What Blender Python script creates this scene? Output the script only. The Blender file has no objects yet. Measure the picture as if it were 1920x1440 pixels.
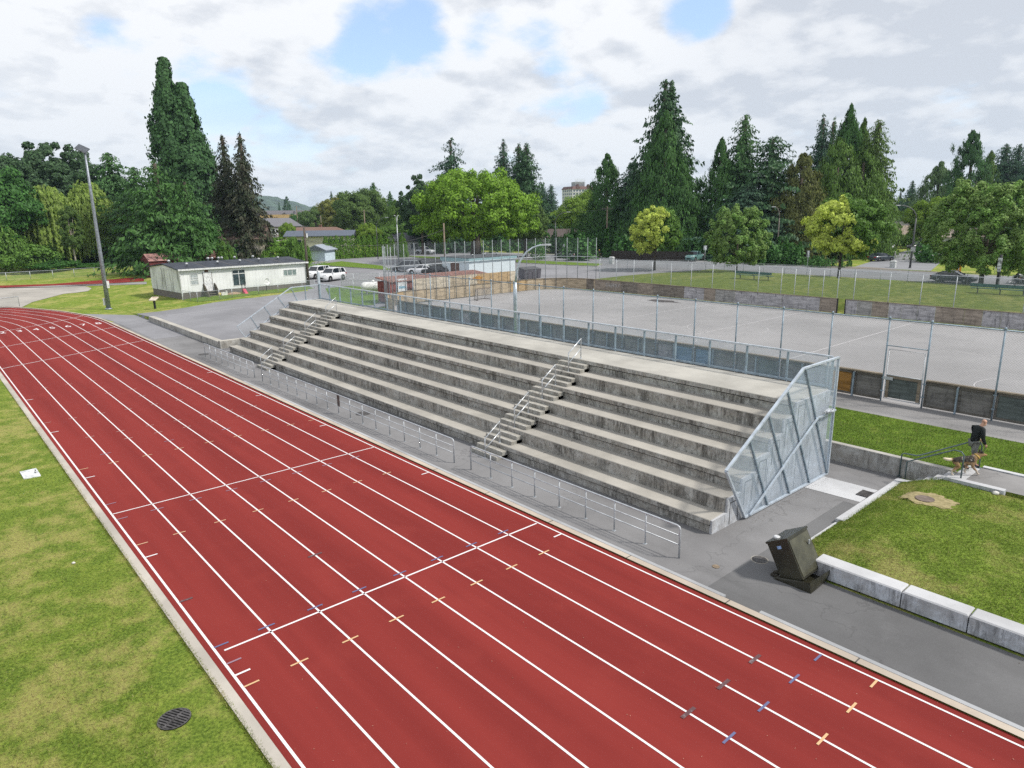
import bpy, bmesh, math, random
import numpy as np
from mathutils import Vector, Matrix
R = math.radians
random.seed(7)
rng = np.random.default_rng(11)
scene = bpy.context.scene
col = scene.collection
# ------------------------------------------------------------------ camera of the drone photograph
FPX, PIT, ROLL, YAW = 1287.7, -.2406, -.0127, -.7187
CAM = np.array([0., 3.8165, 9.3189])
_f = np.array([math.cos(PIT)*math.cos(YAW), math.cos(PIT)*math.sin(YAW), math.sin(PIT)])
_r0 = np.array([math.sin(YAW), -math.cos(YAW), 0.]); _u0 = np.cross(_r0, _f)
_r = math.cos(ROLL)*_r0 + math.sin(ROLL)*_u0; _u = -math.sin(ROLL)*_r0 + math.cos(ROLL)*_u0
def lin(a, b, t): return min(1., max(0., (t-a)/(b-a)))
def sm(a, b, t):
    t = lin(a, b, t); return t*t*(3-2*t)
def hz(x, y):
    """height of the ground"""
    if x < 52:
        if y > (-21.95 if x > 6.6 else -21.2): return 0.
        h = .65
    else:
        low = .40*(1-lin(71, 80, x)) if y < -13.2 else 0.
        h = low+(.65-low)*lin(-13.2, -24, y)
    if y < -57.2:
        h += (1-lin(48, 66, x))*(lin(-57.2, -59, y)*.75+lin(-59, -72, y)*.55)*(1-sm(-74, -89, y))
    return h
def ray(px, py):
    return (px-960)/FPX*_r+(720-py)/FPX*_u+_f
def at(px, py, z=None):
    """the place on the ground (or at height z) that the photograph shows at a pixel"""
    d = ray(px, py)
    if z is not None: return Vector(CAM+(z-CAM[2])/d[2]*d)
    t = 5.; step = .5
    while t < 1500:
        p = CAM+t*d
        if p[2] <= hz(p[0], p[1]):
            lo, hi = t-step, t
            for _ in range(24):
                m = (lo+hi)/2; p = CAM+m*d
                if p[2] <= hz(p[0], p[1]): hi = m
                else: lo = m
            return Vector(CAM+hi*d)
        t += step
    return Vector(CAM+400*d)
def up(px, py, base):
    """height above the ground point base of what the photograph shows at a pixel straight above it"""
    d = ray(px, py); h = math.hypot(base[0]-CAM[0], base[1]-CAM[1])
    return CAM[2]+h/math.hypot(d[0], d[1])*d[2]-base[2]
def far(px, dist, z=.65):
    """ground point at a horizontal distance in the direction of a pixel column"""
    d = ray(px, 404); k = dist/math.hypot(d[0], d[1])
    return Vector((CAM[0]+k*d[0], CAM[1]+k*d[1], z))
# ------------------------------------------------------------------ mesh helpers
class MB:
    def __init__(s): s.v = []; s.f = []; s.m = []; s.sm = []; s.mi = 0
    def _add(s, vs, fs, smooth=False):
        b = len(s.v); s.v += [tuple(v) for v in vs]
        for f in fs: s.f.append([b+i for i in f]); s.m.append(s.mi); s.sm.append(smooth)
        return s
    def mat(s, i): s.mi = i; return s
    def box(s, x0, y0, z0, x1, y1, z1):
        x0, x1 = min(x0, x1), max(x0, x1); y0, y1 = min(y0, y1), max(y0, y1); z0, z1 = min(z0, z1), max(z0, z1)
        v = [(x0,y0,z0),(x1,y0,z0),(x1,y1,z0),(x0,y1,z0),(x0,y0,z1),(x1,y0,z1),(x1,y1,z1),(x0,y1,z1)]
        return s._add(v, [(3,2,1,0),(4,5,6,7),(0,1,5,4),(1,2,6,5),(2,3,7,6),(3,0,4,7)])
    def bev(s, x0, y0, z0, x1, y1, z1, b=.02):
        """box with chamfered top edges"""
        x0, x1 = min(x0, x1), max(x0, x1); y0, y1 = min(y0, y1), max(y0, y1)
        v = [(x0,y0,z0),(x1,y0,z0),(x1,y1,z0),(x0,y1,z0),(x0,y0,z1-b),(x1,y0,z1-b),(x1,y1,z1-b),(x0,y1,z1-b),
             (x0+b,y0+b,z1),(x1-b,y0+b,z1),(x1-b,y1-b,z1),(x0+b,y1-b,z1)]
        return s._add(v, [(3,2,1,0),(8,9,10,11),(0,1,5,4),(1,2,6,5),(2,3,7,6),(3,0,4,7),(4,5,9,8),(5,6,10,9),(6,7,11,10),(7,4,8,11)])
    def bar(s, p, q, w, h, upv=(0,0,1)):
        """square bar from p to q"""
        p, q = Vector(p), Vector(q); d = (q-p).normalized(); U = Vector(upv)
        a = d.cross(U)
        if a.length < 1e-4: a = d.cross(Vector((0,1,0)))
        a.normalize(); b = a.cross(d).normalized(); a *= w/2; b *= h/2
        v = [p-a-b, p+a-b, p+a+b, p-a+b, q-a-b, q+a-b, q+a+b, q-a+b]
        return s._add(v, [(3,2,1,0),(4,5,6,7),(0,1,5,4),(1,2,6,5),(2,3,7,6),(3,0,4,7)])
    def tube(s, pts, r, n=6, cap=True):
        pts = [Vector(p) for p in pts]; rs = r if isinstance(r, (list, tuple)) else [r]*len(pts)
        vs = []; fs = []; prev = None
        for i, p in enumerate(pts):
            d = (pts[min(i+1, len(pts)-1)]-pts[max(i-1, 0)]).normalized()
            ref = prev if prev is not None else (Vector((0,0,1)) if abs(d.z) < .9 else Vector((1,0,0)))
            a = (ref-d*ref.dot(d)).normalized(); b = d.cross(a); prev = a
            for k in range(n):
                t = 2*math.pi*k/n; vs.append(p+(a*math.cos(t)+b*math.sin(t))*rs[i])
        for i in range(len(pts)-1):
            for k in range(n):
                fs.append((i*n+k, i*n+(k+1) % n, (i+1)*n+(k+1) % n, (i+1)*n+k))
        s._add(vs, fs, True)
        if cap:
            b = len(s.v)-len(vs); m = len(pts)-1
            s.f += [[b+k for k in range(n)][::-1], [b+m*n+k for k in range(n)]]; s.m += [s.mi]*2; s.sm += [False]*2
        return s
    def prism(s, poly, z0, z1):
        n = len(poly); v = [(x, y, z0) for x, y in poly]+[(x, y, z1) for x, y in poly]
        return s._add(v, [tuple(range(n))[::-1], tuple(range(n, 2*n))]+[(i, (i+1) % n, n+(i+1) % n, n+i) for i in range(n)])
    def xprism(s, poly, y0, y1):
        """outline in x,z pushed along y"""
        n = len(poly); v = [(x, y0, z) for x, z in poly]+[(x, y1, z) for x, z in poly]
        return s._add(v, [tuple(range(n)), tuple(range(n, 2*n))[::-1]]+[((i+1) % n, i, n+i, n+(i+1) % n) for i in range(n)])
    def yprism(s, poly, x0, x1):
        """outline in y,z pushed along x"""
        n = len(poly); v = [(x0, y, z) for y, z in poly]+[(x1, y, z) for y, z in poly]
        return s._add(v, [tuple(range(n))[::-1], tuple(range(n, 2*n))]+[(i, (i+1) % n, n+(i+1) % n, n+i) for i in range(n)])
    def quad(s, *p): return s._add(p, [tuple(range(len(p)))])
    def lathe(s, prof, n=12, c=(0,0,0), axis='z'):
        vs = []; fs = []
        for r, z in prof:
            for k in range(n):
                t = 2*math.pi*k/n; a, b = r*math.cos(t), r*math.sin(t)
                vs.append((c[0]+a, c[1]+b, c[2]+z) if axis == 'z' else (c[0]+a, c[1]+z, c[2]+b) if axis == 'y' else (c[0]+z, c[1]+a, c[2]+b))
        m = len(prof)
        for i in range(m-1):
            for k in range(n): fs.append((i*n+k, i*n+(k+1) % n, (i+1)*n+(k+1) % n, (i+1)*n+k))
        s._add(vs, fs, True)
        b = len(s.v)-len(vs); s.f += [[b+k for k in range(n)][::-1], [b+(m-1)*n+k for k in range(n)]]; s.m += [s.mi]*2; s.sm += [False]*2
        return s
    def build(s, name, mats, parent=None, **kw):
        me = bpy.data.meshes.new(name); me.from_pydata(s.v, [], s.f); me.validate()
        if not isinstance(mats, (list, tuple)): mats = [mats]
        for m in mats: me.materials.append(m)
        if len(me.polygons) == len(s.m):
            me.polygons.foreach_set('material_index', s.m); me.polygons.foreach_set('use_smooth', s.sm)
        bm = bmesh.new(); bm.from_mesh(me); bmesh.ops.recalc_face_normals(bm, faces=bm.faces); bm.to_mesh(me); bm.free()
        o = bpy.data.objects.new(name, me); col.objects.link(o)
        if parent is not None: o.parent = parent
        return tag(o, **kw)
def tag(o, label=None, cat=None, group=None, kind=None):
    if label: o['label'] = label
    if cat: o['category'] = cat
    if group: o['group'] = group
    if kind: o['kind'] = kind
    return o
def thing(name, label, cat, loc=(0,0,0), rz=0., group=None):
    o = bpy.data.objects.new(name, None); col.objects.link(o); o.location = loc; o.rotation_euler = (0, 0, rz)
    o.empty_display_size = .2
    return tag(o, label, cat, group)
KIDS = {}
def dup(root, loc, rz=0., scale=None, label=None, group=None):
    """copy a thing with its parts and sub-parts"""
    c = root.copy(); col.objects.link(c); c.location = loc; c.rotation_euler = (0, 0, rz)
    if scale is not None: c.scale = scale
    if label: c['label'] = label
    if group: c['group'] = group
    if root.name not in KIDS: KIDS[root.name] = [(k, list(k.children)) for k in root.children]
    for k, g in KIDS[root.name]:
        d = k.copy(); col.objects.link(d); d.parent = c
        for q in g:
            e = q.copy(); col.objects.link(e); e.parent = d
    return c
# ------------------------------------------------------------------ materials
class NT:
    def __init__(s, m):
        m.use_nodes = True; s.t = m.node_tree; s.t.nodes.clear()
    def n(s, ty, **kw):
        x = s.t.nodes.new('ShaderNode'+ty)
        for k, v in kw.items():
            if k.startswith('i_'): x.inputs[k[2:].replace('_', ' ')].default_value = v
            else: setattr(x, k, v)
        return x
    def l(s, a, b): s.t.links.new(a, b)
    def mix(s, fac, a, b, mode='MIX'):
        x = s.n('Mix', data_type='RGBA', blend_type=mode)
        for i, v in ((0, fac), (6, a), (7, b)):
            if hasattr(v, 'links'): s.l(v, x.inputs[i])
            else: x.inputs[i].default_value = v if i == 0 else (*v[:3], 1)
        return x.outputs[2]
    def math(s, op, a, b=0., clamp=False):
        x = s.n('Math', operation=op, use_clamp=clamp)
        for i, v in enumerate((a, b)):
            if hasattr(v, 'links'): s.l(v, x.inputs[i])
            else: x.inputs[i].default_value = v
        return x.outputs[0]
    def ramp(s, fac, a, b):
        x = s.n('MapRange', interpolation_type='SMOOTHSTEP'); s.l(fac, x.inputs[0]); x.inputs[1].default_value = a; x.inputs[2].default_value = b
        return x.outputs[0]
    def noise(s, vec, scale, detail=4., rough=.55, stretch=None):
        if stretch:
            mp = s.n('Mapping'); mp.inputs['Scale'].default_value = stretch; s.l(vec, mp.inputs[0]); vec = mp.outputs[0]
        x = s.n('TexNoise'); x.inputs['Scale'].default_value = scale; x.inputs['Detail'].default_value = detail; x.inputs['Roughness'].default_value = rough
        s.l(vec, x.inputs['Vector']); return x.outputs[0]
    def pos(s): return s.n('NewGeometry').outputs['Position']
    def obj(s): return s.n('TexCoord').outputs['Object']
    def out(s, sh): o = s.n('OutputMaterial'); s.l(sh, o.inputs[0])
    def bsdf(s, color, rough=.8, metal=0., bump=None, bstr=.3, bdist=.02, spec=.3):
        b = s.n('BsdfPrincipled'); b.inputs['Roughness'].default_value = rough; b.inputs['Metallic'].default_value = metal
        b.inputs['Specular IOR Level'].default_value = spec
        if hasattr(color, 'links'): s.l(color, b.inputs['Base Color'])
        else: b.inputs['Base Color'].default_value = (*color[:3], 1)
        if bump is not None:
            k = s.n('Bump'); k.inputs['Strength'].default_value = bstr; k.inputs['Distance'].default_value = bdist
            s.l(bump, k.inputs['Height']); s.l(k.outputs[0], b.inputs['Normal'])
        return b.outputs[0]
MATS = {}
def M(name, c, rough=.7, metal=0., var=.18, scale=6., c2=None, spec=.3, stretch=None, bump=0.):
    """plain procedural material: base colour broken up by noise"""
    if name in MATS: return MATS[name]
    m = bpy.data.materials.new(name); t = NT(m); p = t.obj()
    a = t.noise(p, scale, 5, .6, stretch)
    c2 = c2 or tuple(x*(1-var*2) for x in c)
    hi = tuple(min(1, x*(1+var)) for x in c)
    cc = t.mix(t.ramp(a, .3, .7), c2, hi)
    t.out(t.bsdf(cc, rough, metal, a if bump else None, bump, .02, spec)); MATS[name] = m
    return m
BARK = M('bark', (.10, .08, .062), .95, c2=(.045, .037, .03), scale=3., stretch=(3, 3, .5))
BARKG = M('grey_bark', (.17, .15, .13), .95, c2=(.08, .07, .06), scale=3., stretch=(3, 3, .5))
# ------------------------------------------------------------------ camera, sky, sun
cd = bpy.data.cameras.new('camera'); cam = bpy.data.objects.new('camera', cd); col.objects.link(cam)
cd.sensor_fit = 'HORIZONTAL'; cd.sensor_width = 36; cd.lens = FPX/1920*36; cd.clip_start = .1; cd.clip_end = 20000
cam.matrix_world = Matrix(((_r[0], _u[0], -_f[0], CAM[0]), (_r[1], _u[1], -_f[1], CAM[1]), (_r[2], _u[2], -_f[2], CAM[2]), (0, 0, 0, 1)))
scene.camera = cam
SUN_EL, SUN_AZ = 50., 217.     # azimuth of the sun, degrees counter-clockwise from +x
sd = bpy.data.lights.new('sun', 'SUN'); sun = bpy.data.objects.new('sun', sd); col.objects.link(sun)
sd.energy = 3.0; sd.angle = R(6); sd.color = (1, .95, .87)
sv = Vector((math.cos(R(SUN_EL))*math.cos(R(SUN_AZ)), math.cos(R(SUN_EL))*math.sin(R(SUN_AZ)), math.sin(R(SUN_EL))))
sun.rotation_euler = sv.to_track_quat('Z', 'Y').to_euler()
w = bpy.data.worlds.new('World'); scene.world = w; w.use_nodes = True
t = NT(w)
sky = t.n('TexSky', sky_type='NISHITA', sun_disc=False, sun_elevation=R(SUN_EL), sun_rotation=R(90-SUN_AZ), air_density=1., dust_density=.6, ozone_density=1.)
gen = t.n('TexCoord').outputs['Generated']
nrm = t.n('VectorMath', operation='NORMALIZE'); t.l(gen, nrm.inputs[0]); D = nrm.outputs[0]
sx = t.n('SeparateXYZ'); t.l(D, sx.inputs[0])
zz = t.math('ADD', t.math('MAXIMUM', sx.outputs[2], 0.), .30)
cv = t.n('CombineXYZ'); t.l(t.math('DIVIDE', sx.outputs[0], zz), cv.inputs[0]); t.l(t.math('DIVIDE', sx.outputs[1], zz), cv.inputs[1])
cv.inputs[2].default_value = 3.7
uv = cv.outputs[0]
n1 = t.noise(uv, 1.7, 9, .55); n2 = t.noise(uv, 3.9, 8, .58); n3 = t.noise(uv, 1.25, 5, .5)
def cone(px, py, r0, r1):
    d = ray(px, py); d = d/np.linalg.norm(d)
    k = t.n('VectorMath', operation='DOT_PRODUCT'); t.l(D, k.inputs[0]); k.inputs[1].default_value = tuple(d)
    return t.ramp(k.outputs['Value'], math.cos(R(r0)), math.cos(R(r1)))
cover = t.math('ADD', t.math('MULTIPLY', n1, .72), t.math('MULTIPLY', n2, .58))
# the gaps in the cloud deck, where the photograph shows blue
for px, py, r0, amt in ((735, 72, 5., .20), (650, 85, 3.5, .09), (840, 68, 4.5, .15), (920, 62, 3., .08), (215, 95, 3.2, .16), (385, 175, 4., .13), (1300, 18, 3.6, .20), (1345, 22, 2.5, .10), (1020, 80, 3., .15), (1075, 165, 3.5, .12), (440, 235, 4.5, .11), (545, 205, 3., .06), (640, 300, 5, .05)):
    cover = t.math('SUBTRACT', cover, t.math('MULTIPLY', cone(px, py, r0, 0.), amt))
mask = t.ramp(cover, .385, .575)
lowband = t.ramp(sx.outputs[2], .20, .03)
mask = t.math('MAXIMUM', mask, t.math('MULTIPLY', lowband, .62))
e1 = t.noise(uv, 3.3, 10, .55); dv = t.n('VectorMath', operation='ADD'); t.l(uv, dv.inputs[0]); dv.inputs[1].default_value = (-.07, .06, .0)
e2 = t.noise(dv.outputs[0], 3.3, 10, .55)
lit = t.math('SUBTRACT', e1, e2)                       # the side of each puff turned to the light
shade = t.ramp(t.math('ADD', t.math('ADD', t.math('MULTIPLY', n3, .9), t.math('MULTIPLY', n2, .25)), t.math('MULTIPLY', lit, 1.9)), .24, .74)
shade = t.math('ADD', shade, t.math('MULTIPLY', cone(150, 140, 12, 3), .45), True)
shade = t.math('ADD', shade, t.math('MULTIPLY', cone(900, 130, 14, 3), .12), True)
shade = t.math('SUBTRACT', shade, t.math('MULTIPLY', cone(1720, 130, 20, 4), .28), True)
cloud = t.mix(shade, (.49, .525, .585), (.745, .76, .785))
cloud = t.mix(t.math('MULTIPLY', t.ramp(sx.outputs[2], .3, .0), .45), cloud, (.54, .60, .67))
bk = t.n('Background'); t.l(sky.outputs[0], bk.inputs[0]); bk.inputs[1].default_value = .10
blue = t.n('Background'); blue.inputs[0].default_value = (.40, .53, .76, 1); blue.inputs[1].default_value = .42
add = t.n('AddShader'); t.l(bk.outputs[0], add.inputs[0]); t.l(blue.outputs[0], add.inputs[1])
bc = t.n('Background'); t.l(cloud, bc.inputs[0]); bc.inputs[1].default_value = 1.0
mx = t.n('MixShader'); t.l(mask, mx.inputs[0]); t.l(add.outputs[0], mx.inputs[1]); t.l(bc.outputs[0], mx.inputs[2])
o = t.n('OutputWorld'); t.l(mx.outputs[0], o.inputs[0])
vs = scene.view_settings; vs.view_transform = 'Standard'; vs.look = 'None'; vs.exposure = .40; vs.gamma = 1.; vs.use_curve_mapping = False
scene.cycles.transparent_max_bounces = 24; scene.cycles.max_bounces = 6; scene.cycles.diffuse_bounces = 3; scene.cycles.use_denoising = False; scene.cycles.use_adaptive_sampling = False
scene.cycles.sample_clamp_indirect = 6

# ------------------------------------------------------------------ ground materials
def gmat(name):
    m = bpy.data.materials.new(name); MATS[name] = m; return m, NT(m)
def grass_mat(name, lush, dry, dryamt, lo=(.045, .085, .012)):
    m, t = gmat(name); p = t.pos()
    big = t.noise(p, .22, 4, .6); mid = t.noise(p, 1.3, 5, .65); fine = t.noise(p, 14, 6, .75); ff = t.noise(p, 46, 3, .8)
    c = t.mix(t.ramp(mid, .35, .68), lo, lush)
    c = t.mix(t.math('MULTIPLY', t.ramp(t.math('ADD', t.math('MULTIPLY', big, .55), t.math('MULTIPLY', mid, .5)), dryamt, dryamt+.15), .85), c, dry)
    c = t.mix(t.math('MULTIPLY', t.ramp(fine, .42, .68), .55), c, tuple(x*1.75 for x in lush))
    c = t.mix(t.math('MULTIPLY', t.ramp(fine, .52, .28), .8), c, tuple(x*.35 for x in lo))
    c = t.mix(t.math('MULTIPLY', t.ramp(ff, .55, .8), .5), c, tuple(x*1.5 for x in dry))
    t.out(t.bsdf(c, .9, 0, t.math('ADD', fine, ff), .9, .05, .1)); return m
GRASS = grass_mat('lawn_grass', (.205, .268, .040), (.38, .33, .125), .485, (.11, .175, .024))
GREEN = grass_mat('fresh_grass', (.13, .21, .025), (.22, .22, .06), .60, (.075, .13, .016))
def asphalt_mat(name, c, var=.2, patch=.25, sc=1.):
    m, t = gmat(name); p = t.pos()
    big = t.noise(p, .16*sc, 5, .6); mid = t.noise(p, .9*sc, 6, .7); fine = t.noise(p, 55, 3, .8); st = t.noise(p, .5, 5, .6, (.35, 2.2, 1))
    cc = t.mix(t.ramp(big, .3, .7), tuple(x*(1-patch) for x in c), tuple(x*(1+patch) for x in c))
    cc = t.mix(t.math('MULTIPLY', t.ramp(mid, .52, .75), .35), cc, tuple(x*1.35 for x in c))
    cc = t.mix(t.math('MULTIPLY', t.ramp(st, .55, .75), .35), cc, tuple(x*.6 for x in c))
    cc = t.mix(t.math('MULTIPLY', t.ramp(fine, .5, .8), .4), cc, tuple(x*1.7 for x in c))
    cc = t.mix(t.math('MULTIPLY', t.ramp(fine, .5, .25), .4), cc, tuple(x*.5 for x in c))
    vo = t.n('TexVoronoi', feature='DISTANCE_TO_EDGE'); vo.inputs['Scale'].default_value = .14
    wp = t.n('Mix', data_type='VECTOR'); wp.inputs[0].default_value = .35
    nn = t.n('TexNoise'); nn.inputs['Scale'].default_value = 1.2; nn.inputs['Detail'].default_value = 4; t.l(p, nn.inputs['Vector'])
    t.l(p, wp.inputs[4]); sc_ = t.n('VectorMath', operation='SCALE'); sc_.inputs['Scale'].default_value = 6.; t.l(nn.outputs['Color'], sc_.inputs[0])
    ad = t.n('VectorMath', operation='ADD'); t.l(p, ad.inputs[0]); t.l(sc_.outputs[0], ad.inputs[1]); t.l(ad.outputs[0], wp.inputs[5]); t.l(wp.outputs[1], vo.inputs['Vector'])
    crack = t.ramp(vo.outputs['Distance'], .006, .0)
    cc = t.mix(t.math('MULTIPLY', crack, .35), cc, tuple(x*.45 for x in c))
    t.out(t.bsdf(cc, .88, 0, fine, .35, .01, .25)); return m
ASPH = asphalt_mat('worn_asphalt', (.180, .178, .182))
ASPH_L = asphalt_mat('path_asphalt', (.235, .23, .23))
ROAD = asphalt_mat('road_asphalt', (.22, .225, .24), patch=.12)
LOT = asphalt_mat('parking_asphalt', (.215, .215, .23), patch=.15)
PATCHM = asphalt_mat('dark_asphalt', (.128, .128, .131), patch=.25)
RINKM = asphalt_mat('rink_floor', (.275, .270, .274), patch=.14, sc=.6)
def track_mat():
    m, t = gmat('rubber_track'); p = t.pos()
    lane = t.noise(p, .35, 4, .6, (.12, 2.2, 1)); mid = t.noise(p, .7, 5, .6); fine = t.noise(p, 120, 2, .8); f2 = t.noise(p, 26, 4, .7)
    c = t.mix(t.ramp(lane, .3, .7), (.162, .021, .019), (.218, .030, .026))
    c = t.mix(t.math('MULTIPLY', t.ramp(mid, .5, .72), .35), c, (.235, .036, .030))
    c = t.mix(t.math('MULTIPLY', t.ramp(fine, .45, .75), .5), c, (.255, .046, .038))
    c = t.mix(t.math('MULTIPLY', t.ramp(f2, .58, .78), .3), c, (.13, .018, .018))
    c = t.mix(t.ramp(t.noise(p, 9, 2, .5), .80, .83), c, (.5, .33, .28))
    t.out(t.bsdf(c, .9, 0, fine, .4, .01, .10)); return m
TRACK = track_mat()
def paint_mat(name, c, wear=.62):
    m, t = gmat(name); p = t.pos()
    a = t.noise(p, 7, 6, .75); f = t.noise(p, 40, 3, .7)
    cc = t.mix(t.math('MULTIPLY', t.ramp(a, wear, wear+.15), .55), c, (.30, .12, .11) if name == 'lane_paint' else (.25, .25, .26))
    cc = t.mix(t.math('MULTIPLY', t.ramp(f, .5, .8), .15), cc, tuple(x*.6 for x in c))
    t.out(t.bsdf(cc, .75, 0, None, spec=.2)); return m
WHITE = paint_mat('lane_paint', (.72, .69, .70))
TAN = paint_mat('tan_mark', (.58, .38, .21), .7); BLUE = paint_mat('blue_mark', (.12, .13, .24), .66); GREYM = paint_mat('faded_mark', (.11, .055, .06), .5)
FADED = paint_mat('faded_paint', (.44, .44, .45), .5); YEL = paint_mat('yellow_paint', (.55, .40, .13), .6)
def conc_mat(name, c, dirt=.5, streak=.6):
    """weathered concrete: clean on top, streaked and lichen-grey on upright faces"""
    m, t = gmat(name); p = t.pos(); g = t.n('NewGeometry'); s = t.n('SeparateXYZ'); t.l(g.outputs['Normal'], s.inputs[0])
    side = t.ramp(s.outputs[2], .75, .35)
    big = t.noise(p, .45, 5, .6); mid = t.noise(p, 3.2, 6, .7); fine = t.noise(p, 38, 4, .8); st = t.noise(p, 1.5, 7, .72, (2.4, 2.4, .28)); sp = t.noise(p, 9, 6, .75)
    top = t.mix(t.ramp(big, .3, .72), tuple(x*.80 for x in c), tuple(x*1.13 for x in c))
    top = t.mix(t.math('MULTIPLY', t.ramp(mid, .55, .8), .45), top, tuple(x*.62 for x in c))
    top = t.mix(t.math('MULTIPLY', t.ramp(fine, .5, .8), .25), top, tuple(x*1.25 for x in c))
    where = t.ramp(t.noise(p, .8, 5, .65), .36, .64); st2 = t.noise(p, 5., 8, .78, (2.2, 2.2, .4))
    sd_ = t.mix(t.ramp(t.noise(p, 2.2, 6, .7), .35, .7), tuple(x*.82 for x in c), tuple(x*1.28 for x in (c[0]*.95, c[1], c[2]*1.06)))
    sd_ = t.mix(t.math('MULTIPLY', t.math('MULTIPLY', t.ramp(st, .44, .60), where), streak), sd_, tuple(x*.27 for x in c))
    sd_ = t.mix(t.math('MULTIPLY', t.math('MULTIPLY', t.ramp(st2, .47, .60), where), streak), sd_, tuple(x*.20 for x in c))
    sd_ = t.mix(t.math('MULTIPLY', t.ramp(sp, .52, .62), dirt*.8), sd_, tuple(x*.22 for x in c))
    sd_ = t.mix(t.math('MULTIPLY', t.ramp(t.noise(p, 13, 6, .75), .56, .68), .55), sd_, tuple(x*1.32 for x in c))
    sd_ = t.mix(t.math('MULTIPLY', t.ramp(fine, .55, .8), .3), sd_, tuple(x*1.25 for x in c))
    cc = t.mix(side, top, sd_)
    t.out(t.bsdf(cc, .9, 0, t.math('ADD', mid, fine), .35, .02, .2)); return m
CONC = conc_mat('stand_concrete', (.36, .342, .308), .75, .8)
DECK = conc_mat('deck_concrete', (.39, .378, .345), .75, .8)
KERB = conc_mat('kerb_concrete', (.42, .39, .345), .3, .3)
PALE = conc_mat('pale_concrete', (.47, .475, .49), .15, .55)
STEP = conc_mat('step_concrete', (.33, .315, .28), .35, .4)
RWALL = conc_mat('wall_concrete', (.40, .385, .36), .2, .45)

# ------------------------------------------------------------------ the ground sheet
XS = sorted(set([-3000, -1500, -400, -120, -40, 0, 6.56, 6.62, 20, 40, 46, 48, 50, 51.98, 52.02]+[52+i*2 for i in range(1, 16)]+[84, 88, 95, 110, 130, 160, 220, 400, 1500, 3000]))
YS = sorted(set([-3000, -1500, -400, -200, -140, -110, -89]+[-57.2-1.6*i for i in range(20)]+[-59, -72, -74, -50, -40, -30, -26]+[-24+1*i for i in range(0, 11)]+[-21.15, -21.21, -21.90, -21.98, -13.16, -13.24, -12, 0, 40, 120, 400, 1500, 3000]))
bmv = [(x, y, hz(x, y)) for x in XS for y in YS]
ny = len(YS); fs = [(i*ny+j, (i+1)*ny+j, (i+1)*ny+j+1, i*ny+j+1) for i in range(len(XS)-1) for j in range(ny-1)]
me = bpy.data.meshes.new('ground'); me.from_pydata(bmv, [], fs); me.materials.append(GRASS)
ground = bpy.data.objects.new('ground', me); col.objects.link(ground); tag(ground, kind='structure')
def drape(poly, off):
    """a polygon laid on the ground, cut where the ground bends"""
    bm = bmesh.new(); f = bm.faces.new([bm.verts.new((x, y, 0)) for x, y in poly])
    bmesh.ops.triangulate(bm, faces=bm.faces[:])
    x0 = min(p[0] for p in poly); x1 = max(p[0] for p in poly); y0 = min(p[1] for p in poly); y1 = max(p[1] for p in poly)
    for X in XS:
        if x0 < X < x1 and x1 > 47: bmesh.ops.bisect_plane(bm, geom=bm.verts[:]+bm.edges[:]+bm.faces[:], plane_co=(X, 0, 0), plane_no=(1, 0, 0))
    for Y in YS:
        if y0 < Y < y1 and (x1 > 51 or Y < -57): bmesh.ops.bisect_plane(bm, geom=bm.verts[:]+bm.edges[:]+bm.faces[:], plane_co=(0, Y, 0), plane_no=(0, 1, 0))
    for v in bm.verts: v.co.z = hz(v.co.x, v.co.y)+off
    return bm
def sheet(name, polys, off, mat, kind='structure', **kw):
    me = bpy.data.meshes.new(name)
    if not isinstance(polys[0][0], (tuple, list, Vector)): polys = [polys]
    out = bmesh.new()
    for p in polys:
        b = drape([(q[0], q[1]) for q in p], off); tmp = bpy.data.meshes.new('t'); b.to_mesh(tmp); out.from_mesh(tmp); bpy.data.meshes.remove(tmp); b.free()
    bmesh.ops.recalc_face_normals(out, faces=out.faces)
    for f in out.faces:
        if f.normal.z < 0: f.normal_flip()
    out.to_mesh(me); out.free(); me.materials.append(mat)
    o = bpy.data.objects.new(name, me); col.objects.link(o); return tag(o, kind=kind, **kw)
def blades(name, n, sampler, mat, label, hmin=.02, hmax=.06, seed=5):
    g = np.random.default_rng(seed); P_ = sampler(g, n); n = len(P_)
    a = g.uniform(0, 6.283, n); h = g.uniform(hmin, hmax, n); w_ = g.uniform(.004, .011, n); ln = g.normal(size=(n, 2))*.5*h[:, None]
    d = np.stack([np.cos(a)*w_, np.sin(a)*w_, np.zeros(n)], 1); top = P_+np.stack([ln[:, 0], ln[:, 1], h], 1)
    v = np.stack([P_-d, P_+d, top], 1).reshape(-1, 3)
    me = bpy.data.meshes.new(name); me.vertices.add(3*n); me.loops.add(3*n); me.polygons.add(n)
    me.vertices.foreach_set('co', v.astype(np.float32).ravel()); me.loops.foreach_set('vertex_index', np.arange(3*n, dtype=np.int32))
    me.polygons.foreach_set('loop_start', np.arange(0, 3*n, 3, dtype=np.int32)); me.polygons.foreach_set('loop_total', np.full(n, 3, dtype=np.int32))
    me.update(calc_edges=True); me.materials.append(mat); o = bpy.data.objects.new(name, me); col.objects.link(o); return tag(o, label, 'grass', kind='stuff')
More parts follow.
